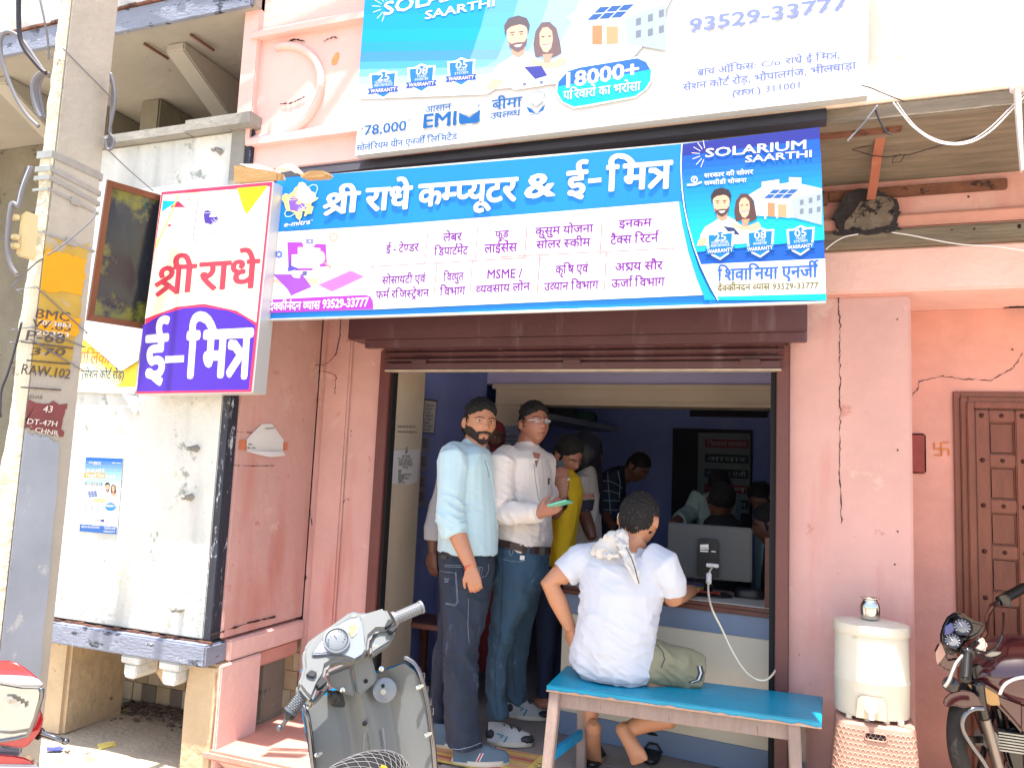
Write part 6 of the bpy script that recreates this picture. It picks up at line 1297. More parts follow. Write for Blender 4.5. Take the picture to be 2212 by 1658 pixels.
mtube([(1575,1180,.06),(1600,1290,.06),(1650,1460,.07),(1700,1640,.08),(1740,1780,.09)], .020, mat('aluminium_fork', srgb(150,140,134), .35, metal=.7, var=.1), 'fork_leg')
mtube([(1540,1000,.05),(1560,1150,.05),(1590,1270,.06)], .024, m_mk, 'fork_gaiter')
mtube([(1690,1180,.16),(1740,1400,.17),(1800,1650,.18)], .018, m_mk, 'fork_leg')
mtube([(1590,1205),(1520,1205),(1455,1240),(1425,1310),(1440,1390),(1500,1490),(1580,1600),(1660,1740)], .0095, m_chrome, 'crash_guard', o=-.03)
# head fairing and visor
mpr([(1262,690),(1235,715),(1215,760),(1222,830),(1250,890),(1300,925),(1350,930),(1400,880),(1440,800),(1330,820)], .16, m_mm, 'headlamp_cowl', .04, .02)
mpr([(1220,780),(1265,700),(1300,790),(1240,870),(1228,840)], .004, mat('pale_decal', srgb(190,150,140), .4), 'decal', .028, 0)
mpr([(1410,460),(1360,470),(1310,505),(1275,570),(1255,640),(1258,700),(1300,770),(1335,822),(1400,770),(1450,700),(1560,640),(1605,570),(1560,545),(1490,530),(1450,490)], .035, m_mk, 'visor', .03, .012)
def gauge(x, y, rx, ry_):
    c = K(x, y, -.005); ax = (CC-c).normalized()+Vector((0,0,.25)); ax.normalize(); r_m = rx*.28357/FPX*MDp
    q = MB(); q.lathe([(r_m*1.12,-.03),(r_m*1.15,.004),(r_m*1.02,.012),(r_m*.95,.006)], c, ax, 28); q.build('gauge_ring', m_mk, S, smooth=50)
    q = MB(); q.lathe([(r_m*.96,.005),(r_m*.5,.007),(.0005,.008)], c, ax, 28); q.build('gauge_face', mat('gauge_glass', srgb(112,108,108), .1, var=.25, vs=22, spec=.9), S, smooth=True)
    q = MB(); rx_ = ax.cross(Vector((0,0,1))).normalized(); uy = rx_.cross(ax)
    for k in range(11):
        t = R(220-k*26); d_ = rx_*math.cos(t)+uy*math.sin(t); q.bar(c+ax*.010+d_*r_m*.70, c+ax*.010+d_*r_m*.86, .0014, .0008, up=ax)
    q.bar(c+ax*.011, c+ax*.010+(rx_*.4+uy*.6)*r_m*.8, .002, .001, up=ax); q.build('gauge_marks', m_wire_white, S)
gauge(1425, 585, 62, 48); gauge(1352, 692, 58, 50)
mpr([(1290,580),(1345,545),(1370,600),(1340,640),(1285,650)], .01, mat('blue_reflecting_plastic', srgb(24,44,110), .15, coat=.8), 'dash_cover', -.012, .004)
# handlebar, grips, levers, mirror
mtube([(1715,385,.30),(1660,420,.24),(1620,480,.20),(1605,560,.15),(1600,620,.10),(1560,680,.06),(1500,735,0),(1460,770,-.05)], .0115, m_chrome, 'handlebar', 12)
mpr([(1495,715),(1560,650),(1610,690),(1620,750),(1560,790),(1500,780)], .05, m_steel, 'handlebar_clamp', .03, .008)
a_, b_ = K(1712,385,.30), K(1905,280,.36); q = MB(); q.tube([a_, b_], .019, 14); q.build('grip', m_blackpl, S, smooth=40)
q = MB(); d_ = (b_-a_); 
for k in range(26): q.tube([a_+d_*(k/26), a_+d_*((k+.45)/26)], .0205, 12)
q.build('grip_ribs', m_blackpl, S, kind='stuff')
mpr([(1690,345),(1740,330),(1790,360),(1810,430),(1770,435),(1720,400)], .05, m_mk, 'switch_pod', .27, .006)
a_, b_ = K(1462,790,-.07), K(1450,985,-.16); q = MB(); q.tube([a_, b_], .017, 14); q.tube([b_, b_+(b_-a_)*.03], .012, 10); q.build('grip', m_blackpl, S, smooth=40)
q = MB(); d_ = (b_-a_)
for k in range(24): q.tube([a_+d_*(k/24), a_+d_*((k+.45)/24)], .0185, 12)
q.build('grip_ribs', m_blackpl, S, kind='stuff')
mpr([(1405,740),(1490,735),(1530,790),(1500,840),(1430,820),(1400,790)], .06, m_mk, 'switch_pod', -.05, .006)
mtube([(1430,800,-.08),(1380,860,-.10),(1350,930,-.12),(1320,1000,-.13),(1290,1040,-.13)], .006, m_galv, 'clutch_lever')
q = MB(); q.ball(K(1340,1020,-.06), (.030,.026,.030), 14, 8); q.build('turn_lamp', m_mk, S, smooth=True)
mtube([(1520,760,0),(1600,770,.05),(1680,740,.08),(1730,640,.1),(1740,480,.2)], .005, m_mk, 'control_cable'); mtube([(1500,770,-.02),(1580,810,.03),(1650,830,.06)], .006, m_mk, 'control_cable')
# tank, stripe, side panel, engine block
tC = K(1860,980,.16)
q = MB(); rg = []
for i in range(15):
    t = i/14; x = 1480+t*620; c = K(x, 930-60*math.sin(t*2.2)+60*t, .14+.05*t); w = .03+.15*math.sin(min(1, t*1.25)*math.pi*.5)**.8; h_ = .02+.115*math.sin(min(1, t*1.4)*math.pi*.5)**.8
    rg.append([c+CF*w*math.cos(2*math.pi*k/20)+Vector((0,0,1))*h_*math.sin(2*math.pi*k/20) for k in range(20)])
q.loft(rg); q.build('fuel_tank', m_mm, S, smooth=True)
mtube([(1712,1095,.0),(1735,1040,-.02),(1780,1000,-.03),(1840,975,-.03),(1920,962,-.02)], .007, m_wire_white, 'tank_stripe', flat=.5, o=.03)
mpr([(1590,800),(1640,770),(1730,772),(1700,800),(1640,812)], .03, m_galv, 'tank_cap_plate', .10, .004)
mpr([(1450,1000),(1560,990),(1720,1090),(1900,1160),(1900,1420),(1800,1300),(1690,1180),(1500,1060)], .10, m_mm, 'side_cowl', .06, .015)
mpr([(1465,1018),(1600,1040),(1700,1100),(1715,1180),(1640,1180),(1540,1120)], .006, mat('dull_gold_panel', srgb(176,136,84), .4), 'gold_panel', .052, .002)
mpr([(1760,1330),(1900,1300),(1920,1700),(1800,1700),(1740,1500)], .16, m_mk, 'engine', .12, .015)
q = MB()
for i in range(7): p = K(1830, 1400+i*22, .10); q.box(p.x-.06, p.x+.08, p.y-.01, p.y+.1, p.z-.003, p.z+.003)
q.build('cooling_fins', m_galv, S)
mpr([(1480,880),(1560,850),(1620,900),(1600,1000),(1500,1010)], .08, m_mk, 'head_shroud', .10, .01)
q = MB(); cR = tC+Vector((.95,.12,0)); cR.z = GZ+.28
q.tube([cR+Vector((.25*math.cos(R(a)), .03*math.cos(R(a)), .25*math.sin(R(a)))) for a in range(0,360,12)], .05, 10, closed=True); q.build('rear_wheel', m_blackpl, S, smooth=True)
q = MB(); q.ball(tC+Vector((.50,.06,-.03)), (.30,.11,.055), 18, 8); q.build('seat', m_blackpl, S, smooth=True)
q = MB(); q.bar(tC+Vector((.1,.02,-.25)), cR, .07, .07); q.bar(tC+Vector((.15,.05,-.10)), tC+Vector((.85,.08,-.08)), .05, .06); q.bar(tC+Vector((.70,.08,-.08)), cR, .04, .04); q.build('frame', m_mk, S, bevel=.01)
q = MB(); q.ball(tC+Vector((.50,.05,-.14)), (.24,.10,.07), 16, 8); q.build('side_panel', m_mm, S, smooth=True)
# ================================================================== RED SCOOTER, bottom left corner
S = thing('red_scooter', 'red scooter headlamp cowl with silver trim and chrome lever in the bottom left corner', 'scooter', (-1.6, -2.2, GZ)); RD_ = 1.85
m_red = mat('glossy_red_paint', srgb(170,28,40), .15, var=.04, coat=.9); m_sil = mat('silver_paint', srgb(196,198,202), .22, var=.03, metal=.2, coat=.4)
r5 = lambda x, y, o=0.0: PD(*Z('N5', x, y), RD_+o)
def rpr(pts, th, m, name, o=0.0, bev=.008): q = MB(); q.prism([r5(x, y, o) for x, y in pts], ray(75,1540)*th); return q.build(name, m, S, bevel=bev, seg=3, smooth=30)
rpr([(-400,130),(0,140),(110,142),(220,165),(330,225),(430,300),(525,382),(560,420),(-400,420)], .22, m_red, 'top_cowl', .02, .03)
rpr([(-400,345),(0,342),(300,352),(440,368),(540,400),(600,460),(628,505),(560,525),(300,525),(0,470),(-400,450)], .2, m_sil, 'silver_band', .0, .012)
rpr([(-400,1230),(0,1262),(200,1232),(380,1190),(470,1010),(550,780),(590,560),(628,510),(605,650),(570,840),(600,900),(606,980),(590,1060),(560,1140),(470,1260),(400,1335),(340,1368),(220,1368),(80,1340),(-400,1300)], .2, m_red, 'lower_cowl', .015, .014)
q = MB(); lens = [(-400,460),(0,470),(300,522),(545,530),(575,590),(560,700),(520,840),(470,1000),(385,1185),(200,1228),(0,1258),(-400,1240)]
q.prism([r5(x, y, .02) for x, y in lens], CF*.01); q.build('lamp_reflector', mat('lamp_reflector', srgb(180,186,188), .12, metal=.8, var=.25, vs=6), S)
q = MB(); q.prism([r5(x, y, -.004) for x, y in lens], CF*.006); gl = mat('clear_lamp_glass', (1,1,1), .02, var=0, trans=1.0, spec=.5); q.build('lamp_glass', gl, S, bevel=.003)
q = MB(); q.tube([r5(x, y, -.004) for x, y in ((560,528),(600,560),(585,680),(550,800),(500,940),(440,1090),(385,1200),(200,1245),(0,1275),(-300,1250))], .0045, 8); q.build('chrome_bezel', m_chrome, S, smooth=True)
for i in range(4): rpr([(60+i*70,640+i*40),(180+i*60,640+i*30),(210+i*50,690+i*40),(70+i*60,700+i*50)], .003, (m_sil, m_galv, m_sil, m_steel)[i], 'reflector_facet', .012, .001)
rpr([(-400,1290),(0,1290),(85,1350),(310,1372),(300,1475),(0,1462),(-400,1450)], .15, m_sil, 'white_panel', .05, .006)
rpr([(-400,1460),(0,1466),(200,1480),(350,1510),(450,1560),(500,1602),(0,1602),(-400,1602)], .2, m_red, 'front_fender', .0, .012)
rpr([(-400,1604),(0,1604),(550,1612),(560,1640),(540,1800),(-400,1800)], .2, m_sil, 'front_trim', .0, .008)
q = MB(); q.tube([r5(*p) for p in ((560,1150,.05),(600,1170,.05),(760,1225,.05),(900,1285,.05))], [.009,.0065,.006,.0065], 10); q.ball(r5(925,1285,.05), .0085, 12, 8); q.build('chrome_lever', m_chrome, S, smooth=True)
q = MB(); q.tube([r5(*p) for p in ((520,1200,.06),(570,1160,.06),(590,1150,.06))], .012, 10); q.build('lever_clamp', m_blackpl, S, smooth=True)
q = MB(); c9 = r5(-900,1300,.5); q.ball(c9, (.14,.3,.2), 16, 10); q.build('body', m_red, S, smooth=True)
c_ = r5(-900, 1000, .5); q = MB(); c_.z = GZ+.22; q.tube([c_+Vector((.05*math.cos(R(a)), .2*math.cos(R(a)), .2*math.sin(R(a)))) for a in range(0,360,15)], .045, 10, closed=True); q.build('front_wheel', m_blackpl, S, smooth=True)
# ================================================================== PEOPLE
from mathutils.bvhtree import BVHTree
G = lambda d, s_: math.exp(-(d/s_)**2)
_tmpc = [0]
def remesh(mb, vox, smooth=2, disp=None):
    me = bpy.data.meshes.new('tmp'); me.from_pydata(mb.v, [], mb.f); me.update()
    bm = bmesh.new(); bm.from_mesh(me); bmesh.ops.recalc_face_normals(bm, faces=bm.faces); bm.to_mesh(me); bm.free()
    o = bpy.data.objects.new('tmp', me); COL.objects.link(o)
    m = o.modifiers.new('r', 'REMESH'); m.mode = 'VOXEL'; m.voxel_size = vox
    if smooth: s_ = o.modifiers.new('s', 'SMOOTH'); s_.factor = .5; s_.iterations = smooth
    bpy.context.view_layer.update(); dg = bpy.context.evaluated_depsgraph_get()
    me2 = bpy.data.meshes.new_from_object(o.evaluated_get(dg)); bpy.data.objects.remove(o); bpy.data.meshes.remove(me); me2.materials.clear()
    if disp:
        ns = [v.normal.copy() for v in me2.vertices]
        for v, n in zip(me2.vertices, ns): v.co += n*disp(v.co, n)
    me2.update(); return me2
def bvh_of(me): return BVHTree.FromPolygons([v.co.copy() for v in me.vertices], [tuple(p.vertices) for p in me.polygons])
def onm(bvhs, p, off=.003):
    """the spot on a garment's surface under a photographed point"""
    r = ray(*p).normalized(); best = None
    for b_ in (bvhs if isinstance(bvhs, list) else [bvhs]):
        hit = b_.ray_cast(CC, r)
        if hit[0] is not None and (best is None or hit[3] < best[3]): best = hit
    return None if best is None else best[0]+best[1]*off
def seam(bvh, pts, r, m, name, par, off=.001, sub=8, n=5):
    L_ = []
    for a, c in zip(pts[:-1], pts[1:]):
        for i in range(sub): t = i/sub; L_.append((a[0]+(c[0]-a[0])*t, a[1]+(c[1]-a[1])*t))
    L_.append(pts[-1]); P_ = [onm(bvh, p, off) for p in L_]; P_ = [p for p in P_ if p is not None]
    if len(P_) < 2: return
    segs = [[P_[0]]]
    for a, c in zip(P_[:-1], P_[1:]):
        if (c-a).length > .05: segs.append([])
        segs[-1].append(c)
    q = MB()
    for s_ in segs:
        if len(s_) > 1: q.tube(s_, r, n)
    if q.v: return q.build(name, m, par, smooth=True)
def sil(rows, Y, n=24):
    """torso or leg rings from silhouette rows (uL, uR, v, half depth [, dY])"""
    out = []
    for r in rows:
        dY = r[4] if len(r) > 4 else 0; a, c = PY(r[0], r[2], Y+dY), PY(r[1], r[2], Y+dY); m_ = (a+c)/2; hw_ = (c-a)/2
        # horizontal ellipse whose silhouette matches the traced width
        vw = Vector((CC.x-m_.x, CC.y-m_.y, 0)).normalized(); sd = Vector((-vw.y, vw.x, 0)); w_ = abs(hw_.dot(Vector((1,0,0))))*abs(1)
        ln = w_*abs(sd.x)+.0; ln = max(ln, .01)
        out.append([m_+sd*ln*1.02*math.cos(2*math.pi*k/n)+vw*r[3]*math.sin(2*math.pi*k/n) for k in range(n)])
    return out
def folds(amp, f=9.0, ax=(1,1,.35), ctr=()):
    def fn(p, n):
        q = Vector((p.x*ax[0], p.y*ax[1], p.z*ax[2]+p.x*.3))*f; a = noise.noise(q); b_ = noise.noise(q*2.1+Vector((5,2,1)))
        v = ((1-abs(a))**4-.35)*amp+b_*amp*.35
        for (c, r, g_) in ctr:
            d = (p-c).length
            if d < r*2: w = math.exp(-(d/r)**2); qq = Vector((p.x*10, p.y*10, p.z*27+p.x*14)); v += g_*w*((1-abs(noise.noise(qq)))**3-.4)
        return v
    return fn
def head_pt(d, h):
    x, y, z = d; X, Y, Zz = x*.335, y*.42, z*.5
    if Zz < -.08: k = (-Zz-.08)/.42; X *= 1-.34*k**1.3; 
    if Zz < -.10 and Y < 0: Y *= 1-.42*min(1, (-Zz-.10)/.3)
    if Zz > .15: X *= 1-.05*(Zz-.15)/.35
    if Y > 0:
        Y *= .93; s_ = 1 if Y > .08 else max(0, Y/.08); ax = abs(X); f = 0
        f += .040*G(X,.05)*G(Zz-.02,.09)+.100*G(X,.058)*G(Zz+.085,.055)+.030*G(ax-.062,.03)*G(Zz+.115,.03)
        f -= .045*G(ax-.14,.065)*G(Zz-.045,.045); f += .022*G(ax-.13,.10)*G(Zz-.115,.03)
        f += .016*G(ax-.19,.07)*G(Zz+.06,.08); f += .024*G(X,.09)*G(Zz+.215,.022)+.024*G(X,.075)*G(Zz+.268,.024)-.016*G(X,.10)*G(Zz+.242,.010)
        f += .035*G(X,.10)*G(Zz+.40,.07)-.012*G(X,.12)*G(Zz+.32,.03)
        Y += f*s_
    return Vector((X*h, Y*h, Zz*h))
_ico = {}
def ico(sub):
    if sub not in _ico:
        bm = bmesh.new(); bmesh.ops.create_icosphere(bm, subdivisions=sub, radius=1); bm.verts.index_update()
        _ico[sub] = ([v.co.copy() for v in bm.verts], [tuple(v.index for v in f.verts) for f in bm.faces]); bm.free()
    return _ico[sub]
class Head:
    def __init__(s, c, fwd, up=(0,0,1), h=.232, sub=4):
        s.c = Vector(c); f = Vector(fwd).normalized(); u = Vector(up); r = f.cross(u).normalized(); u = r.cross(f); s.f, s.u, s.r, s.h, s.sub = f, u, r, h, sub
    def w(s, p): return s.c+s.r*p[0]+s.f*p[1]+s.u*p[2]
    def add(s, mb):
        vs, fs = ico(s.sub); mb.add([s.w(head_pt(v, s.h)) for v in vs], fs)
        h = s.h
        for sx in (-1, 1):
            rot = Matrix((s.r, s.f, s.u)).transposed() @ Matrix.Rotation(sx*.35, 3, 'Z')
            mb.ball(s.w((sx*.350*h, -.04*h, -.02*h)), (.034*h, .072*h, .12*h), 12, 8, rot=rot)
    def shell(s, maskfn, name, m, par, t=.05, nz=.006, fr=40, sub=5, base=0.0):
        vs, fs = ico(sub); V = []; K_ = []
        for v in vs:
            p = head_pt(v, 1.0); k = maskfn(p.x, p.y, p.z, v); th = min(t, max(-.02, k*.55)); K_.append(k)
            nn = Vector(v); th2 = th+base+(nz*noise.noise(Vector(v)*fr*.2)+nz*.6*noise.noise(Vector(v)*fr*.6) if k > 0 else 0); V.append(s.w((p+nn*th2)*s.h))
        F_ = [f for f in fs if any(K_[i] > -.03 for i in f)]
        q = MB(); q.add(V, F_); return q.build(name, m, par, smooth=True, recalc=False)
    def surf(s, x, z, off=0.0):
        """point of the face at local x, z (head heights)"""
        best = None
        for i in range(60):
            y = .0+.55*i/60; d = Vector((x/.335, y/.42, z/.5))
            p = head_pt(d.normalized(), 1.0)
            e = (p.x-x)**2+(p.z-z)**2
            if best is None or e < best[0]: best = (e, p)
        p = best[1]; return s.w(Vector((x, p.y+off, z))*s.h)
    def face(s, par, brow=.016, eye=True, mous=False, glasses=False, lipc=None, browang=0.0):
        h = s.h
        if eye:
            for sx in (-1, 1):
                e = s.surf(sx*.135, .045, -.012); q = MB(); rot = Matrix((s.r, s.f, s.u)).transposed()
                q.ball(e, (.048*h, .030*h, .022*h), 12, 8, rot=rot); q.build('eye', mat('eye_white', srgb(205,196,190), .3, var=0), par, smooth=True)
                q = MB(); q.ball(e+s.f*.022*h, (.020*h, .014*h, .020*h), 10, 6, rot=rot); q.build('iris', mat('dark_iris', srgb(28,18,16), .2, var=0), par, smooth=True)
                q = MB(); q.tube([s.surf(sx*(.135+dx), .066-abs(dx)*.22+(.004), .004) for dx in (-.055,-.03,0,.03,.055)], .0065*h, 5); q.build('eyelid', mat('eyelid_line', srgb(44,26,24), .6, var=0), par, smooth=True)
        if brow:
            for sx in (-1, 1):
                q = MB(); q.tube([s.surf(sx*x, z+browang*x, .008) for x, z in ((.045,.098),(.09,.116),(.15,.126),(.21,.112),(.235,.098))], [(brow*h*.7, brow*h*.6),(brow*h, brow*h*.6),(brow*h, brow*h*.6),(brow*h*.7, brow*h*.5),(brow*h*.3, brow*h*.3)], 6)
                q.build('eyebrow', mat('brow_hair', srgb(30,22,22), .9, var=0), par, smooth=True)
        if lipc:
            q = MB(); q.tube([s.surf(x, -.235-abs(x)*.12, .010) for x in (-.095,-.05,0,.05,.095)], [(.006*h,.004*h),(.020*h,.010*h),(.023*h,.012*h),(.020*h,.010*h),(.006*h,.004*h)], 8); q.build('lips', lipc, par, smooth=True)
            q = MB(); q.tube([s.surf(x, -.240-abs(x)*.12, .021) for x in (-.085,-.04,0,.04,.085)], .004*h, 5); q.build('mouth_line', mat('mouth_line', srgb(60,28,28), .7, var=0), par, smooth=True)
        if mous:
            q = MB(); q.tube([s.surf(x, z, .012) for x, z in ((-.125,-.235),(-.10,-.20),(-.05,-.178),(0,-.170),(.05,-.178),(.10,-.20),(.125,-.235))], [(.006*h,.006*h)]+[(.016*h,.012*h)]*5+[(.006*h,.006*h)], 6); q.build('moustache', mat('brow_hair', (0,0,0)), par, smooth=True)
def hand(mb, wr, d, nrm, side=1, curl=.5, sc_=1.0, spread=.0, thumb=.6, rw=.028):
    """palm + four unequal bent fingers + thumb; d: pointing direction, nrm: back of hand"""
    wr = Vector(wr); d = Vector(d).normalized(); nrm = Vector(nrm); nrm = (nrm-d*nrm.dot(d)).normalized(); sd = d.cross(nrm)*side; s_ = sc_
    L_ = .088*s_
    def el(c, a, b_, n=12): return [c+sd*a*math.cos(2*math.pi*k/n)+nrm*b_*math.sin(2*math.pi*k/n) for k in range(n)]
    mb.loft([el(wr-d*.02, rw*.98*s_, .021*s_), el(wr+d*.005, .029*s_, .019*s_), el(wr+d*.035*s_, .037*s_, .019*s_), el(wr+d*.07*s_, .041*s_, .016*s_), el(wr+d*L_, .039*s_, .013*s_)])
    for i, (off, ln, r_) in enumerate(((.030,.070,.0088),(.010,.080,.0092),(-.011,.074,.0088),(-.031,.058,.0078))):
        p = wr+d*(L_-.012*s_)+sd*off*s_; dd = (d+sd*(off*spread*10)).normalized(); pts = [p]; a_ = 0; cur = p
        for k, fr in enumerate((.42, .32, .26)):
            a_ += curl*(.55, .9, .6)[k]; v = dd*math.cos(a_)-nrm*math.sin(a_); cur = cur+v*ln*fr*s_; pts.append(cur)
        mb.tube(pts, [r_*1.12*s_, r_*1.05*s_, r_*.95*s_, r_*.72*s_], 8)
    p = wr+d*.022*s_+sd*.026*s_; t1 = (d*.72+sd*.62-nrm*.35*thumb).normalized(); t2 = (d*.95+sd*.12-nrm*.6*thumb).normalized()
    a = p+t1*.040*s_; b_ = a+t2*.032*s_; mb.tube([p-d*.01, p+t1*.012*s_, a, b_, b_+t2*.016*s_], [.016*s_,.015*s_,.0115*s_,.010*s_,.007*s_], 8)
def shoe(par, heel, toe, w, hgt, msole, mup, name='shoe', ank=None, lace=None, stripes=()):
    heel, toe = Vector(heel), Vector(toe); d = (toe-heel); L_ = d.length; d.normalize(); sd = Vector((d.y, -d.x, 0)).normalized(); up = Vector((0,0,1))
    def outline(z, k, grow=0):
        n = 26; out = []
        for i in range(n):
            t = 2*math.pi*i/n; cx_ = .5-.5*math.cos(t); wd = w*.5*(.80+.28*math.sin(cx_*math.pi*.9)-.10*(cx_ < .25))*k
            out.append(heel+d*(cx_*L_*(1+grow)-grow*L_*.5)+sd*math.copysign(abs(math.sin(t))**.7, math.sin(t))*wd+up*z)
        return out
    q = MB(); q.loft([outline(.0,.94), outline(.004,1.02,.01), outline(.020,1.0,.01), outline(.024,.97)]); so_ = q.build('sole', msole, par, smooth=40)
    rings = []
    for i in range(15):
        t = i/14; x = .02+.96*t; hh = hgt*(1.0 if t < .35 else max(.36, 1-.85*(t-.35)**.9)) if t < .93 else hgt*.30
        ww = w*.5*(.62+.36*math.sin(min(1, t*1.15)*math.pi*.85)) if t < .95 else w*.22
        c = heel+d*x*L_+up*.018; rings.append([c+sd*ww*math.cos(a_)*(1 if math.sin(a_) < .3 else .72)+up*(hh*max(0, math.sin(a_)))*1.0 for a_ in [2*math.pi*k/16 for k in range(16)]])
    q = MB(); q.loft(rings); up_ = q.build('upper', mup, par, smooth=50)
    if lace:
        for i in range(5):
            t = .40+.085*i; hh = hgt*max(.36, 1-.85*max(0, t-.35)**.9); c = heel+d*t*L_+up*(.018+hh*.95); q = MB(); q.bar(c-sd*w*.18, c+sd*w*.18+d*.008*(1 if i % 2 else -1), .008, .006); q.build('lace', lace, par, bevel=.001)
    return so_, up_
m_skin1 = mat('warm_brown_skin', srgb(176,122,94), .5, var=.05, vs=12, bump=.05, bs=200); m_skin2 = mat('deep_brown_skin', srgb(150,100,82), .48, var=.05, vs=12); m_skin3 = mat('tan_skin', srgb(186,130,98), .5, var=.05, vs=9)
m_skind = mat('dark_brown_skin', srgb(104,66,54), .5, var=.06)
m_hair = mat('black_hair', srgb(9,7,8), .85, var=.35, vs=60, bump=.8, bs=90, stretch=(1,1,.3)); m_beard = mat('trimmed_beard', srgb(44,33,31), .85, var=.3, vs=120, bump=.6, bs=240)
m_hairg = mat('short_cropped_hair', srgb(30,25,26), .75, var=.4, vs=50, bump=1.0, bs=160, second=[(srgb(96,86,84), .25, 60.0)])
def short_hair(front=.26, side=-.12, back=-.30, temple=.10):
    def f(x, y, z, v):
        line = front-.10*max(0, 1-abs(x)/.25)*0+.0
        a = z-(front-.55*max(0, abs(x)-.20)) if y > .02 else z-back
        if y > .02: a = min(a, 1) if abs(x) < .235 else max(z-(front-.9*(abs(x)-.20)), (temple-y)*.8 if z > side else -1)
        elif y > -.12: a = z-(side+(.02-y)*-1.6*0) if abs(x) > .2 else z-front
        return a
    return f
def person(label, name='person', group=None): 
    return thing(name, label, 'person', (0,0,0), group)
# ---------------------------------------------------------------- man in the pale blue shirt
Pn = person('bearded man in a pale blue shirt and dark jeans standing at the shop entrance'); Y1 = -.20
k1 = lambda x, y, dy=0.0, Y=Y1: PY(*Z('K1', x, y), Y+dy); k3 = lambda x, y, dy=0.0, Y=Y1: PY(*Z('K3', x, y), Y+dy); k6 = lambda x, y, dy=0.0, Y=Y1: PY(*Z('K6', x, y), Y+dy)
tors = [(1003,1036,948,.05),(993,1040,958,.07),(970,1050,967,.14),(956,1060,981,.19),(948,1066,1003,.205),(948,1070,1045,.20),(952,1074,1095,.185),(952,1077,1145,.18),(948,1074,1192,.182)]
legN = [(952,1068,1190,.115,-.05),(956,1064,1240,.11,-.08),(958,1054,1310,.095,-.10),(959,1038,1371,.085,-.11),(958,1031,1425,.08,-.11),(960,1031,1500,.075,-.11),(962,1034,1565,.07,-.11),(968,1040,1610,.07,-.11)]
legF = [(950,1050,1190,.11,.06),(948,1030,1240,.11,.10),(950,1010,1310,.095,.12),(944,992,1375,.085,.13),(933,976,1425,.08,.14),(929,966,1500,.072,.15),(929,965,1583,.068,.15)]
hd1 = Head(k1(1030,598), (CC-k1(1030,598)).normalized()*1.0+Vector((.42,.05,0))+Vector((0,0,.02)), (0.03,0,1), .234, 5)
bd = MB(); hd1.add(bd)
bd.tube([k1(1005,700,.02), k1(985,790,.0), k1(960,900,.0)], [.056,.058,.07], 14)
bd.loft(sil([(r[0]+8, r[1]-8, r[2], r[3]*.88) for r in tors[1:]], Y1)); bd.loft(sil([(r[0]+5, r[1]-5, r[2], r[3]*.85, r[4]) for r in legN], Y1)); bd.loft(sil([(r[0]+5, r[1]-5, r[2], r[3]*.85, r[4]) for r in legF], Y1))
sh_, el_, wr_ = k1(760,960,-.19), k1(742,1530,-.22), k3(905,700,-.24)
bd.tube([sh_, sh_.lerp(el_,.5), el_, k3(760,360,-.225), k3(835,540,-.235), wr_], [.05,.048,.044,.041,.034,.027], 14)
hand(bd, wr_, k3(955,960,-.25)-wr_, Vector((.35,-1,.1)), 1, .75, .86, 0, .8, .027)
me = remesh(bd, .0052, 1); link('body', me, m_skin1, Pn, True)
# hair, beard, face
def hair1(x, y, z, v):
    n_ = .02*noise.noise(Vector((x*14, y*14, z*6))); ax = abs(x)
    if ax > .25 and -.17 < z < .09 and -.16 < y < .05: return -1
    if y > .03:
        base = z-(.26+.03*math.cos(x*16)-.75*max(0, ax-.17))+n_; side = min((.13-y), (z+.08))*.25+n_*.3 if ax > .22 else -1; return max(base*1.4, side)
    return max((z-.20)*1.6, min(.026, (z-(-.30 if y < -.16 else -.10))*.25)+n_*.3)
hd1.shell(hair1, 'hair', m_hair, Pn, .070, .024, 60, 6)
def beard1(x, y, z, v):
    if y < -.08: return -1
    ax = abs(x); n_ = .008*noise.noise(Vector((x*40, y*40, z*40))); up_ = -.085-max(0, .28-ax)*.9 if ax > .10 else -.325
    k = (up_-z)*.6
    if ax < .17: k = max(k, min(.030-abs(z+.185+ax*.18), .15-ax)) if z > -.23 else k
    if .10 < ax < .17 and z < -.20: k = max(k, .02)
    if ax < .025 and -.36 < z < -.285: k = max(k, .012)
    return k+n_
hd1.shell(beard1, 'beard', m_beard, Pn, .009, .003, 80, 6)
hd1.face(Pn, .017, True, True, False, mat('lip_brown', srgb(146,92,84), .5, var=0), -.05)
# shirt
m_sh1 = mat('pale_blue_cotton', srgb(170,196,206), .85, var=.05, vs=5, bump=.12, bs=220, sheen=.2, second=[(srgb(150,184,200), .18, 5.0)], stretch=(6,6,.6))
sw = MB(); sw.loft(sil(tors, Y1)); sw.tube([k1(800,900,-.10), sh_, sh_.lerp(el_,.35), sh_.lerp(el_,.7), el_, k3(690,285,-.22)], [.07,.078,.072,.068,.066,.060], 16)
sfar = k1(1060,960,.17); sw.tube([k1(950,900,.10), sfar, k1(1090,1200,.18), k1(1080,1450,.17)], [.07,.07,.06,.055], 12)
me = remesh(sw, .006, 3, folds(.011, 7, (1,1,.3), [(el_+Vector((.02,0,.02)), .10, .022), (k1(1000,1600), .10, .008), (sh_, .07, .012)])); bv_s1 = bvh_of(me); link('shirt', me, m_sh1, Pn, True)
q = MB(); q.tube([k3(735,262,-.222), k3(700,205,-.222)], [.053,.060], 16); q.build('sleeve_cuff', m_sh1, Pn, smooth=50)
q = MB()
